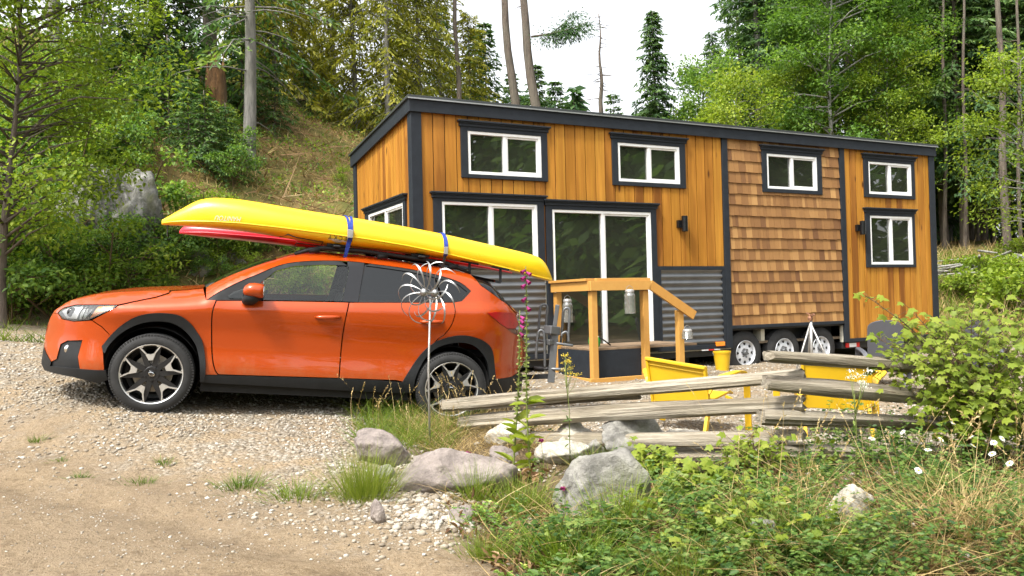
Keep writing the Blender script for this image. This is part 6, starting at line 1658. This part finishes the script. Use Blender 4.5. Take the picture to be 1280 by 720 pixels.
for px, py, s in ((1200,352,1.0),(1226,356,1.2),(1250,350,1.0),(1275,372,1.5),(1216,375,1.1),(1262,392,1.5),(1190,372,.8),(1280,330,1.3),(1245,372,1.2)):
    g_ = on_ground(px, py, 12, 60); o = mp if q0 else copy_tree(mp); q0 = False
    o.matrix_world = Matrix.Translation((g_.x, g_.y, g_.z-.03)) @ Matrix.Rotation(px, 4, 'Z') @ Matrix.Scale(s*.8, 4)
# brush pile
g_ = on_ground(1222, 348, 12, 60); rng = np.random.default_rng(8); ch = []
for k in range(70):
    a = rng.random()*6.28; c = Vector((rng.normal()*.8, rng.normal()*.5, abs(rng.normal())*.22)); l = rng.uniform(.3, .9); dv = Vector((math.cos(a), math.sin(a), rng.uniform(-.25,.35)))*l
    r_ = rng.uniform(.012, .045); ch.append(([c-dv, c+dv*.1, c+dv], [r_, r_*.9, r_*.5]))
bo = tubes('brush_pile', ch, M['bark_pale'], None, 6); bo.matrix_world = T(g_.x, g_.y, g_.z+.05); tag(bo, 'heap of pale broken branches lying in the clearing', 'brush pile', kind='stuff')

# ---------------------------------------------------------------- loose stones
rng = np.random.default_rng(33)
def on_ground_np(px, py, lo=2.5, hi=14.0, step=.04):
    px = np.asarray(px, float); py = np.asarray(py, float); cw, cr, cu = np.array(CW), np.array(CR), np.array(CU)
    d = cw[None] + cr[None]*((px-640)/F)[:,None] + cu[None]*((360-py)/F)[:,None]; d = d/d[:,1:2]
    y = np.full(len(px), lo); done = np.zeros(len(px), bool)
    for yy in np.arange(lo, hi, step):
        below = (EYE.z + d[:,2]*yy) <= height(d[:,0]*yy, np.full(len(px), yy), False); new = below & ~done; y[new] = yy; done |= below
    x = d[:,0]*y
    return np.stack([x, y, height(x, y)], 1)[done]
V0, F0 = ico(1); 
def stones(name, label, p, size, mat, rng, squash=.62):
    n = len(p); vv = V0[None]*(1 + rng.normal(size=(n, len(V0), 1))*.16)
    ax = rng.uniform(.65, 1.35, (n,1,3)); ax[:,:,2] *= squash; vv = vv*ax*size[:,None,None]
    a = rng.random(n)*6.283; c, s = np.cos(a)[:,None], np.sin(a)[:,None]
    x = vv[:,:,0]*c - vv[:,:,1]*s; y = vv[:,:,0]*s + vv[:,:,1]*c
    V = np.stack([x, y, vv[:,:,2]], 2) + p[:,None,:] + np.array([0,0,1])*(size*.18)[:,None,None]
    T3 = (F0[None] + (np.arange(n)*len(V0))[:,None,None]).reshape(-1,3)
    o = np_mesh(name, V.reshape(-1,3), None, mat, np.repeat(rng.random(n), len(V0)), None, T3, False)
    return tag(o, label, 'gravel', kind='stuff')
t = NT('pebble'); bv = t.attr(); co = t.coord()
c = t.ramp(bv, [(0,(.10,.08,.06)),(.25,(.18,.152,.118)),(.5,(.26,.23,.185)),(.78,(.36,.335,.29)),(1,(.50,.485,.45))])
M['pebble'] = t.done(t.pbr(t.mix(t.math('MULTIPLY', t.noise(co, 40, 3), .5), c, (.34,.28,.20)), .9))
patch = lambda x, y: gravel_mask(x, y)*(.12+.88*sstep(.38, .56, fbm(x*1.3+3, y*1.3, 51, 4)))*(1-bank_mask(x, y)*.8)
p = ground_pts(85000, rng, -7, 6, 4.0, 9.6, patch); stones('gravel', 'pale crushed gravel of the drive round the car', p, (.004+.015*rng.random(len(p))**1.6), M['pebble'], rng)
p = ground_pts(16000, rng, -7, 9, 8, 15, lambda x, y: gravel_mask(x, y)*.8); stones('yard_gravel', 'pale crushed gravel of the yard in front of the house', p, rng.uniform(.008, .022, len(p)), M['pebble'], rng)
road_m = lambda x, y: sstep(.3, -.1, road_s(x, y))*sstep(.42, .66, fbm(x*1.2, y*1.2, 61, 4))*.8
p = ground_pts(38000, rng, -6, 2, 2.8, 8.5, road_m); stones('road_grit', 'scattered small stones on the dirt road', p, .0018 + .008*rng.random(len(p))**4, M['pebble'], rng)
# crumbly slope below the brown boulder
q_ = on_ground_np(rng.normal(535, 45, 900), rng.normal(635, 22, 900)); stones('rubble', 'sandy crumbs and small stones below the brown boulder', q_, .006 + .022*rng.random(len(q_))**2.5, M['pebble'], rng)

# ---------------------------------------------------------------- plants of the rockery and the verge
def poly_px(n, rng, poly):
    P = np.array(poly, float); x0, y0 = P.min(0); x1, y1 = P.max(0); x = rng.uniform(x0, x1, n); y = rng.uniform(y0, y1, n); ins = np.zeros(n, bool)
    for a, b in zip(P, np.roll(P, -1, 0)):
        c = ((a[1] > y) != (b[1] > y)) & (x < (b[0]-a[0])*(y-a[1])/(b[1]-a[1]+1e-9)+a[0]); ins ^= c
    for bx0, by0, bx1, by1 in ((485,575,652,624),(690,585,800,652),(1030,610,1100,668),(736,540,838,580),(688,545,754,586),(822,556,888,590)):
        ins &= ~((x > bx0) & (x < bx1) & (y > by0) & (y < by1) & (rng.random(n) < .85))
    return x[ins], y[ins]
def blades(p, rng, lo, hi, w0, w1, lean=.45, bend=.5, mean=.5, sd=.2, lf=None, seg=4):
    n = len(p); lf = lf or LF(); d = rdir(n, rng, 1/max(lean, .01)*.7, .3); h = rng.normal(size=(n,3)); h[:,2] = 0; h = unit(h); B = h*bend*rng.uniform(.2, 1.1, (n,1)); B[:,2] = -.35*bend*rng.random(n)
    lf.blade(p - np.array([0,0,.01]), d, B, rng.uniform(lo, hi, n), rng.uniform(w0, w1, n), mean + rng.normal(size=n)*sd, seg); return lf
rng = np.random.default_rng(44)
V_ALL = [(430,540),(560,520),(700,545),(900,560),(1290,570),(1330,735),(620,735),(560,660),(500,650),(470,600)]
def gmask(c, x, y): return fbm(x*c, y*c, 71, 3)
# leafy weeds: stems with paired leaves
def weeds(name, label, p, rng, h0, h1, ls, mat, nl=(6, 12), lean=.5, mean=.5, palm=False, kind='stuff', cat='ground cover', stemcol='stem_brown'):
    lf = LF(); st = LF(); P, D, N, L, W, A = [], [], [], [], [], []; SP, SD, SB, SL = [], [], [], []
    for b in p:
        h = rng.uniform(h0, h1); d = rdir(1, rng, 1/lean, .4)[0]; bd = rng.normal(size=3)*.35; bd[2] = -.15; SP.append(b); SD.append(d); SB.append(bd); SL.append(h); c0 = mean + rng.normal()*.27
        m = rng.integers(*nl); t = np.sort(rng.uniform(.25, 1.0, m)); c = b + d*(h*t)[:,None] + bd*(h*t*t)[:,None]; a = rng.random()*6.28 + np.arange(m)*2.4
        out = np.stack([np.cos(a), np.sin(a), rng.uniform(-.05, .6, m)], 1); P.append(c); D.append(unit(out)); N.append(unit(np.array([-.1,-.25,1.]) + rng.normal(size=(m,3))*.45)); l = ls*rng.uniform(.6, 1.3, m)*(1.15-.5*t); L.append(l); W.append(l*rng.uniform(.42, .62, m)); A.append(c0 + rng.normal(size=m)*.14)
    P, D, N, L, W, A = [np.concatenate(v) for v in (P, D, N, L, W, A)]
    if palm: lf.palm(P, D, N, L, A)
    else: lf.oval(P, D, N, L, W, A)
    lf.blade(np.array(SP), np.array(SD), np.array(SB), np.array(SL), np.full(len(SP), .005), np.full(len(SP), .35), 3)
    o = lf.mesh(name, mat); return tag(o, label, cat, kind=kind)
VERGE = [(556,590),(690,575),(900,565),(1335,560),(1390,770),(640,770),(600,700),(556,660)]
# matted litter and short grass, patchy
x, y = poly_px(10500, rng, VERGE); p = on_ground_np(x, y); k = rng.random(len(p)) < .15 + .85*sstep(.42, .6, gmask(2.6, p[:,0], p[:,1])); p = p[k]
o = blades(p, rng, .06, .24, .003, .007, .7, .8, .5, .22, None, 3).mesh('grass', M['grass']); tag(o, 'tangled green grass of the verge below the fence', 'grass', kind='stuff')
x, y = poly_px(5200, rng, VERGE); p = on_ground_np(x, y); k = rng.random(len(p)) < .2 + .8*sstep(.42, .58, gmask(2.1, p[:,0]+4, p[:,1]+3)); p = p[k]
o = blades(p, rng, .08, .34, .002, .005, .95, 1.0, .42, .25).mesh('dry_grass', M['straw']); tag(o, 'matted straw litter among the verge plants', 'grass', kind='stuff')
x, y = poly_px(2600, rng, VERGE); p = on_ground_np(x, y); n = len(p); lf = LF(); p[:,2] += rng.uniform(.005, .05, n)
lf.oval(p, rdir(n, rng, .05), rdir(n, rng, 1.2), rng.uniform(.03, .08, n), rng.uniform(.015, .035, n), .3 + rng.normal(size=n)*.28, .3, .3); tag(lf.mesh('leaf_litter', M['dead_leaf']), 'withered brown leaves lying between the verge plants', 'leaf litter', kind='stuff')
# plants stand in clumps of one kind
def clumps(n, poly, rad_, per, seed):
    rg = np.random.default_rng(seed); x, y = poly_px(n, rg, poly); c = on_ground_np(x, y); out = []
    for q in c:
        m = max(2, int(per*rg.uniform(.5, 1.5))); r_ = rad_*rg.uniform(.5, 1.3); w = rg.normal(size=(m,2))*r_*.5; out.append(np.stack([q[0]+w[:,0], q[1]+w[:,1], height(q[0]+w[:,0], q[1]+w[:,1], False)], 1))
    return np.concatenate(out)
MID = [(640,600),(760,600),(900,562),(1010,575),(1110,640),(1010,760),(690,760),(640,690)]
RGT = [(900,600),(1335,560),(1390,770),(980,770)]
weeds('weeds', 'clumps of mixed leafy weeds in front of the fence', clumps(60, MID, .17, 14, 1), rng, .10, .36, .052, M['weed'], (9, 18), .55, .55)
weeds('weeds', 'darker small leaved weeds in clumps near the bottom of the verge', clumps(34, [(560,640),(700,640),(1000,640),(1010,770),(660,770)], .16, 14, 2), rng, .06, .20, .032, M['salal'], (9, 18), .7, .35)
weeds('bramble', 'lobed bright green leaves trailing over the verge', clumps(22, [(790,590),(940,555),(1080,575),(1120,650),(1040,740),(800,740)], .16, 9, 3), rng, .14, .42, .060, M['thimble'], (6, 12), .7, .45, True)
weeds('weeds', 'small leaved weeds among the dry grass at lower right', clumps(80, RGT, .18, 13, 4), rng, .12, .46, .044, M['weed'], (8, 18), .6, .6)
weeds('weeds', 'taller leafy weeds growing through the fence logs', clumps(34, [(940,548),(1130,545),(1335,520),(1335,600),(1100,620),(960,590)], .16, 9, 5), rng, .22, .58, .050, M['weed'], (10, 20), .4, .6)
def fern(label, px, py, size, seed, nf=13):
    rg = np.random.default_rng(seed); g_ = on_ground_np([px], [py])[0]; lf = LF(); P, D, N, L, W, A = [], [], [], [], [], []
    for f in range(nf):
        a = 6.283*f/nf + rg.normal()*.2; l = size*rg.uniform(.7, 1.15); t = np.linspace(.12, 1, 26); r_ = l*t*.8; z = l*(.85*t - .75*t*t); c = np.stack([np.cos(a)*r_, np.sin(a)*r_, z], 1); tg = unit(np.stack([np.cos(a)*np.ones(26)*.8, np.sin(a)*np.ones(26)*.8, .85-1.5*t], 1)); sd = np.array([-math.sin(a), math.cos(a), 0])
        for sg in (-1, 1): P.append(c); D.append(unit(sd*sg + tg*.45 + np.array([0,0,-.12]))); N.append(np.tile([0,0,1.], (26,1)) + rg.normal(size=(26,3))*.15); ll = l*.26*np.sin(np.pi*np.clip(t*.92+.06, 0, 1))**.8 + .008; L.append(ll); W.append(np.full(26, l*.034)); A.append(.5 + rg.normal()*.1 + rg.normal(size=26)*.1)
    lf.oval(*[np.concatenate(v) for v in (P, D, N, L, W, A)]); o = lf.mesh('fern', M['weed']); o.matrix_world = T(*g_); tag(o, label, 'fern')
fern('green fern at the bottom of the verge, right of the broad bladed grass', 800, 712, .30, 1); fern('green fern in the verge below the crossing of the fence logs', 968, 640, .28, 2); fern('green fern at the right edge beneath the daisies', 1246, 640, .32, 3)
x, y = poly_px(160, rng, [(600,560),(700,545),(850,560),(900,590),(760,600),(640,610)]); p = on_ground_np(x, y)
weeds('weeds', 'leafy weeds between the rockery stones', p, rng, .06, .20, .05, M['weed'], (6, 12), .7, .6)
# dry grass: the mat behind the brown boulder and the straw at lower right
x, y = poly_px(3200, rng, [(520,525),(600,520),(690,540),(680,575),(560,580),(500,560)]); p = on_ground_np(x, y)
o = blades(p, rng, .12, .38, .002, .005, .8, .9, .55, .2).mesh('dry_grass', M['straw']); tag(o, 'matted dry grass between the stones by the wind spinner', 'grass', kind='stuff')
x, y = poly_px(2600, rng, [(440,520),(560,515),(600,535),(560,575),(450,570)]); p = on_ground_np(x, y)
o = blades(p, rng, .12, .36, .003, .007, .6, .6, .55, .18).mesh('grass', M['grass']); tag(o, 'soft pale green grass round the foot of the wind spinner', 'grass', kind='stuff')
x, y = poly_px(2000, rng, [(900,640),(1100,590),(1330,560),(1380,760),(880,760)]); p = on_ground_np(x, y); k = rng.random(len(p)) < sstep(.36, .58, gmask(1.2, p[:,0]+2, p[:,1]+7)); p = p[k]
o = blades(p, rng, .18, .55, .002, .005, .9, .9, .5, .2).mesh('dry_grass', M['straw']); tag(o, 'bleached bent grass in the right corner of the verge', 'grass', kind='stuff')
x, y = poly_px(1500, rng, [(600,640),(900,600),(1330,600),(1380,760),(640,760)]); p = on_ground_np(x, y); 
o = blades(p, rng, .18, .5, .003, .007, .9, .9, .4, .2).mesh('dry_grass', M['straw']); tag(o, 'scattered straw blades over the green verge', 'grass', kind='stuff')
x, y = rng.uniform(-60, 110, 2600), rng.uniform(392, 424, 2600); p = on_ground_np(x, y, 8, 30, .1); p = p[rng.random(len(p)) < sstep(.35, .6, gmask(.8, p[:,0], p[:,1]))]
o = blades(p, rng, .10, .38, .008, .016, .6, .5, .55, .2).mesh('grass', M['grass']); tag(o, 'rough grass along the foot of the bank at far left', 'grass', kind='stuff')
# seed-head stalks
def stalks(name, label, p, rng, h0, h1, mat='straw', head=.10, grp=None):
    lf = LF(); n = len(p); d = rdir(n, rng, 4, .3); h = rng.normal(size=(n,3)); h[:,2] = 0; B = unit(h)*rng.uniform(.05, .5, (n,1)); B[:,2] = -.12; L = rng.uniform(h0, h1, n); a = .5 + rng.normal(size=n)*.2
    lf.blade(p, d, B, L, np.full(n, .0042), a, 6)
    P, D, N, LL, W, A = [], [], [], [], [], []
    for i in range(n):
        m = 16; t = rng.uniform(1-head/L[i]*1.2, 1.0, m); c = p[i] + d[i]*(L[i]*t)[:,None] + B[i]*(L[i]*t*t)[:,None]; ax = unit((d[i] + 2*B[i])[None])
        P.append(c); D.append(unit(ax + rng.normal(size=(m,3))*.33)); N.append(rdir(m, rng)); LL.append(rng.uniform(.012, .028, m)); W.append(rng.uniform(.004, .008, m)); A.append(np.full(m, a[i]+.15))
    lf.diamond(*[np.concatenate(v) for v in (P, D, N, LL, W, A)])
    return tag(lf.mesh(name, M[mat]), label, 'grass', kind='stuff')
x, y = rng.uniform(440, 660, 60), rng.uniform(528, 556, 60); stalks('tall_grass', 'tall thin seeding grass stalks in front of the rear wheel', on_ground_np(x, y), rng, .30, .62)
x, y = poly_px(130, rng, [(900,590),(1050,575),(1330,560),(1360,700),(950,700)]); stalks('tall_grass', 'tall seeding grass stalks standing before the right half of the fence', on_ground_np(x, y), rng, .40, .80)
# tufts of green grass, one by one
GTf = 'green grass tufts at the edge of the dirt'
def tuft(label, px, py, wpx, hpx, seed, mean=.6, dens=1.0, n=260, mat='grass', w=(.003,.007), bend=.5, grp=None):
    rg = np.random.default_rng(seed); g_ = on_ground_np([px], [py])[0]; k = g_[1]/F; r = wpx*k/2; h = hpx*k
    q = rg.normal(size=(n,2))*.42; p = np.stack([q[:,0]*r, q[:,1]*r*.7, np.zeros(n)], 1); p[:,2] = height(p[:,0]+g_[0], p[:,1]+g_[1]) - g_[2] - .01
    d = unit(np.stack([q[:,0]*.7, q[:,1]*.7, np.ones(n)], 1) + rg.normal(size=(n,3))*.2); hh = rg.normal(size=(n,3)); hh[:,2] = 0; B = unit(hh + np.concatenate([q, np.zeros((n,1))], 1)*1.5)*bend*rg.uniform(.2, 1, (n,1)); B[:,2] = -.3*bend*rg.random(n)
    lf = LF(); lf.blade(p, d, B, h*rg.uniform(.45, 1.1, n), rg.uniform(*w, n), mean + rg.normal(size=n)*.16, 4)
    o = lf.mesh('grass_tuft', M[mat]); o.matrix_world = T(*g_); return tag(o, label, 'grass tuft', grp)
tuft('bright green feathery tuft beside the left grey boulder', 457, 622, 74, 70, 1, .95, n=900, w=(.002,.004), bend=.3)
tuft('low spreading grass tuft on the road edge, left of the bright feathery tuft', 372, 622, 80, 26, 2, .55, n=260, bend=.9)
tuft('flat grass tuft on the road edge left of the spreading tuft', 302, 612, 62, 26, 3, .5, n=200, bend=.9)
tuft('tiny grass tuft on the gravel below the front wheel', 205, 578, 30, 14, 4, .45, n=80, bend=.8)
tuft('small weed tuft on the gravel at far left', 46, 556, 22, 13, 5, .5, n=70, bend=.8)
tuft('sparse little tuft at the lower edge of the gravel', 178, 606, 44, 14, 6, .4, n=90, bend=.9)
tuft('second tiny weed tuft on the gravel, right of the far left one', 76, 578, 20, 10, 7, .5, n=50, bend=.9)
tuft('small brown green tuft at the gravel edge under the car nose', 102, 602, 26, 12, 17, .35, n=60, bend=.9)
tuft('feathery green tuft against the face of the brown boulder', 596, 628, 36, 58, 8, .6, n=260, w=(.002,.004), bend=.3)
tuft('bright green tuft right of the brown boulder', 652, 640, 72, 52, 9, .72, n=520, w=(.0025,.005), bend=.35)
tuft('broad bladed green grass clump at the bottom edge of the photo', 715, 712, 120, 72, 10, .62, n=420, w=(.005,.012), bend=.8)
tuft('light green grass clump in front of the slanting boulder', 772, 672, 90, 80, 11, .7, n=380, w=(.003,.007), bend=.5)
tuft('small bright tuft at the tip of the dirt by the bottom edge', 606, 700, 60, 42, 12, .75, n=300, w=(.002,.005), bend=.5)
tuft('yellow green clump of grass at the bottom, right of the broad bladed clump', 858, 735, 120, 74, 13, .8, n=420, w=(.002,.005), bend=.6)
tuft('thin upright grass clump behind the white stone', 742, 590, 60, 40, 18, .6, n=220, w=(.002,.005), bend=.4)
tuft('green clump at the foot of the pale stone in the dry weeds', 985, 700, 130, 80, 14, .55, n=420, w=(.003,.008), bend=.7)
tuft('clump of bent straw grass in the right corner', 1210, 690, 150, 110, 15, .6, n=240, mat='straw', w=(.002,.004), bend=1.0)
tuft('pale straw clump at the bottom, left of the corner straw', 1060, 716, 130, 80, 16, .65, n=420, mat='straw', w=(.002,.004), bend=.8)

# foxgloves
def foxglove(label, base_px, top_px, Yd, seed, leaf_rng, bells):
    rg = np.random.default_rng(seed); b = at(base_px[0], base_px[1], Yd); b.z = gz(b.x, b.y); tp = at(top_px[0], top_px[1], Yd) - b
    o = thing('foxglove', label, 'flower', T(*b)); H = tp.z
    def c(t): return Vector((tp.x*t**1.4 + .012*math.sin(t*5+seed), .02*math.sin(t*4), H*t))
    tubes('stem', [([c(k/14) - Vector((0,0,.02*(k == 0))) for k in range(15)], [.0065*(1-.65*k/14)+.001 for k in range(15)])], M['pod_green'], o, 6)
    lf = LF(); n = 120; t = np.linspace(.38, .97, n) + rg.normal(size=n)*.005; a = np.arange(n)*2.4; C = np.array([c(v) for v in t]); d = unit(np.stack([np.cos(a), np.sin(a), rg.uniform(-.2,.3,n)], 1))
    lf.oval(C, d, rdir(n, rg, .2), .028*(1.25-t)*rg.uniform(.8,1.3,n)+.006, .018*(1.25-t)+.006, .5+rg.normal(size=n)*.25); lf.mesh('seed_pods', M['pod_green'], o)
    lf = LF(); n = 15; t = rg.uniform(*leaf_rng, n); a = np.arange(n)*2.3; C = np.array([c(v) for v in t]); d = unit(np.stack([np.cos(a), np.sin(a)*.8, rg.uniform(.1,.9,n)], 1)); l = rg.uniform(.10,.19,n)
    lf.oval(C, d, np.tile([0,0,1.], (n,1)) + rg.normal(size=(n,3))*.2, l, l*.36, .75+rg.normal(size=n)*.15, .15, .25); lf.mesh('leaves', M['thimble'], o)
    lf = LF(); n = 26; a = rg.random(n)*6.28; C = np.array([c(v) for v in rg.uniform(.01,.09,n)]); d = unit(np.stack([np.cos(a), np.sin(a), rg.uniform(-.6,.5,n)], 1)); l = rg.uniform(.06,.13,n)
    lf.oval(C, d, rdir(n, rg, .5), l, l*.42, .5+rg.normal(size=n)*.25, .3, .4); lf.mesh('withered_leaves', M['dead_leaf'], o)
    for t, sg in bells:
        p = c(t); q = Vector((sg*.75, -.45, -.55)).normalized(); z = q; x = z.orthogonal().normalized(); y = z.cross(x); Mx = Matrix(((x.x,y.x,z.x,p.x),(x.y,y.y,z.y,p.y),(x.z,y.z,z.z,p.z),(0,0,0,1)))
        mb = MB(); mb.val = rg.random(); mb.lathe([(.002,.0),(.007,.008),(.010,.02),(.011,.032),(.016,.042)], Mx, 12); mb.build('bell', M['petal_pink'], o, True)
foxglove('tallest foxglove stalk with magenta bells only near its top', (664,622), (655,333), 5.75, 3, (.10,.40), ((.985,-1),(.975,1),(.955,-1),(.94,.6),(.92,-1),(.86,-.8),(.82,.5)))
foxglove('shorter foxglove stalk standing just left of the tallest one', (643,622), (651,388), 5.8, 5, (.08,.42), ((.97,1),(.95,.8),(.92,1),(.88,.7)))
# ragwort
def umbel(label, base_px, top_px, Yd, seed, mat, nm='ragwort'):
    rg = np.random.default_rng(seed); b = at(base_px[0], base_px[1], Yd); b.z = gz(b.x, b.y); tp = at(top_px[0], top_px[1], Yd) - b; o = thing(nm, label, 'wild flower', T(*b)); ch = [([Vector((0,0,-.02)), tp*.5 + Vector((.01,0,0)), tp*.78], [.004,.003,.002])]; P = []
    for k in range(9):
        a = rg.random()*6.28; t = rg.uniform(.55,.78); s_ = tp*t; e = tp*rg.uniform(.85,1.0) + Vector((math.cos(a)*.10*rg.uniform(.3,1), math.sin(a)*.08, rg.uniform(-.06,.0))); ch.append(([s_, (s_+e)/2 + Vector((math.cos(a)*.01,0,-.01)), e], [.002,.0017,.0012])); P.append(np.array(e) + rg.normal(size=(26,3))*np.array([.016,.016,.008]))
    tubes('stem', ch, M['pod_green'], o, 5); 
    for q in P: lf = LF(); n = len(q); lf.oval(q, rdir(n, rg, .6), rdir(n, rg, .5), rg.uniform(.007,.014,n), rg.uniform(.005,.009,n), rg.random(n)); lf.mesh('flower_head', M[mat], o)
    lf = LF(); n = 12; C = np.array([tp*v for v in rg.uniform(.1,.7,n)]); lf.oval(C, rdir(n, rg, .3), rdir(n, rg, 1.), rg.uniform(.03,.07,n), rg.uniform(.008,.016,n), .5+rg.normal(size=n)*.2); lf.mesh('leaves', M['weed'], o)
umbel('branching weed with pale yellow flower heads between the foxgloves and the deck', (712,556), (707,438), 6.5, 2, 'petal_yellow')
umbel('white flowering weed rising in front of the second yellow chair', (1068,590), (1068,455), 5.3, 3, 'petal_white', 'yarrow')
# magenta campions
for i, (lab, px, py, g) in enumerate((('single magenta flower nodding above the brown boulder', 586,566,590), ('small magenta flower at the lower left of the slanting boulder', 703,610,640), ('magenta flower low in the grass under the slanting boulder', 704,634,655), ('tiny magenta flower right of the foxglove stems', 676,550,600))):
    b = on_ground_np([px+2], [g])[0]; tp = at(px, py, b[1]) - Vector(b); o = thing('campion', lab, 'flower', T(*b)); tubes('stem', [([Vector((0,0,-.02)), tp*.6 + Vector((.012,0,0)), tp], [.002,.0018,.0012])], M['pod_green'], o, 5)
    lf = LF(); n = 16; a = np.arange(n)*2.4; lf.oval(np.tile(np.array(tp), (n,1)), unit(np.stack([np.cos(a), np.sin(a), rng.uniform(-.9,.5,n)], 1)), rdir(n, rng, .5), np.full(n,.024), np.full(n,.017), rng.random(n)); lf.mesh('flower_head', M['petal_pink'], o)
# daisies
GD = 'white daisies in the verge'; LD = 'white daisy on a thin stalk among the weeds before the right part of the fence'
dz = None; rg = np.random.default_rng(9)
for px, py in ((1240,567),(1213,546),(1262,579),(1192,529),(1176,549),(1180,523),(1217,557),(1242,553),(1160,562),(1148,588),(1205,536),(1090,548),(1128,540),(1228,528),(1253,548)):
    b = on_ground_np([px+rg.normal()*4], [py+62+rg.random()*14])[0]; tp = at(px, py, b[1]) - Vector(b)
    o = thing('daisy', LD, 'daisy', T(*b), GD)
    tubes('stem', [([Vector((0,0,-.02)), tp*.5 + Vector((.014,0,0)), tp], [.0017,.0015,.0012])], M['pod_green'], o, 5)
    ax = Vector((rg.normal()*.35, -.55+rg.normal()*.3, .8)).normalized(); x = ax.orthogonal().normalized(); y = ax.cross(x)
    n = 18; a = np.arange(n)*2*math.pi/n; D = np.array([x*math.cos(v)+y*math.sin(v) for v in a]); lf = LF(); lf.oval(np.array(tp)+D*.005, unit(D + rg.normal(size=(n,3))*.08), np.tile(np.array(ax), (n,1)), rg.uniform(.016,.021,n), np.full(n,.0065), rg.random(n), .05, .15); lf.mesh('petals', M['petal_white'], o)
    mb = MB(); mb.lathe([(0,.0045),(.004,.004),(.0065,.0015),(.0065,-.001)], Matrix(((x.x,y.x,ax.x,tp.x),(x.y,y.y,ax.y,tp.y),(x.z,y.z,ax.z,tp.z),(0,0,0,1))), 12); mb.build('flower_centre', M['petal_yellow'], o, True)
# the big lobed-leaf shrub at the right
def thimbleberry(label, stems, base, Yd, seed, nfill, ctr, rad_, leaf=.066):
    rg = np.random.default_rng(seed); b = at(base[0], base[1], Yd); b.z = gz(b.x, b.y); o = thing('thimbleberry_shrub', label, 'shrub', T(*b)); ch = []; lf = LF(); P, D, N, L, A = [], [], [], [], []; pet = []
    def leafs(C, dirs, c0, s=1.0):
        n = len(C); e = C + dirs*rg.uniform(.03,.09,(n,1)) + np.array([0,0,1])*rg.uniform(.0,.05,(n,1)); pet.extend(zip(C, e)); P.append(e); D.append(unit(dirs + np.array([0,0,-.28]) + rg.normal(size=(n,3))*.18)); N.append(unit(np.array([-.3,-.85,1.]) + rg.normal(size=(n,3))*.32)); L.append(leaf*s*rg.uniform(.55,1.3,n)); A.append(c0 + rg.normal(size=n)*.15)
    for px, py, dy in stems:
        e = at(px, py, Yd+dy) - b; m = e*.5 + Vector((-e.x*.22, 0, abs(e.z)*.16)); pts = [Vector((rg.normal()*.03, rg.normal()*.03, -.03)), m*.5 + Vector((0,0,.04)), m, m.lerp(e, .55) + Vector((0,0,.02)), e]
        ch.append((pts, [.008,.007,.006,.004,.002])); k = 26; t = rg.uniform(1.2, 4.0, k); t[-1] = 4.0; C = []
        for v in t: i = min(int(v), 3); C.append(np.array(pts[i].lerp(pts[i+1], v-i)))
        a = np.arange(k)*2.4; leafs(np.array(C), np.stack([np.cos(a), np.sin(a), np.full(k,.15)], 1), .55 + rg.normal()*.12, 1.0)
    v = unit(rg.normal(size=(nfill,3)))*(rg.random((nfill,1))**.36); C = np.array(at(*ctr, Yd) - b) + v*np.array(rad_); a = rg.random(nfill)*6.283
    leafs(C, unit(np.stack([np.cos(a), np.sin(a)-.2, rg.uniform(-.1,.4,nfill)], 1) + v*.4), .48 + .0*v[:,2], .95)
    lf.palm(*[np.concatenate(q) for q in (P, D, N, L, A)]); lf.mesh('foliage', M['thimble'], o)
    for c, e in pet: ch.append(([Vector(c), Vector(e)], [.0022,.0014]))
    tubes('stems', ch, M['stem_brown'], o, 5); return o
thimbleberry('big light green shrub with lobed leaves over the right end of the fence', [(1086,372,.0),(1100,424,-.15),(1118,398,.1),(1140,388,.0),(1150,420,-.2),(1165,396,.2),(1180,410,-.1),(1196,392,.2),(1215,386,0),(1235,380,.2),(1255,384,0),(1280,376,.1),(1300,400,0),(1112,440,-.1),(1150,450,-.25),(1190,440,-.3),(1230,430,-.25),(1262,430,-.3),(1295,440,-.2),(1330,410,0),(1170,470,-.3),(1210,475,-.35),(1250,478,-.35)], (1215,560), 6.1, 4, 1050, (1226,462), (.74,.62,.38))
thimbleberry('lower darker part of lobed leaf shrub spilling under the fence at right', [(1160,500,0),(1200,505,-.1),(1240,500,-.1),(1275,505,0),(1300,500,.1)], (1235,585), 5.9, 8, 460, (1235,520), (.45,.35,.22), .075)
thimbleberry('small leafy shrub under the crossing fence logs', [(905,560,0),(940,545,0),(960,560,.05),(985,552,0),(925,580,-.05)], (945,602), 5.6, 12, 60, (940,575), (.22,.16,.10), .055)
thimbleberry('low lobed leaf plant beside the white stone', [(850,600,0),(880,590,0),(905,585,0),(925,600,.05),(840,620,-.05),(890,610,-.05)], (880,640), 5.4, 14, 110, (880,615), (.26,.2,.10), .075)
thimbleberry('yellow green leafy plant between the upright boulder and the white stone', [(806,572,0),(818,566,0),(832,570,0),(800,588,-.05),(815,590,-.05)], (815,606), 5.9, 17, 46, (812,585), (.12,.10,.07), .065)
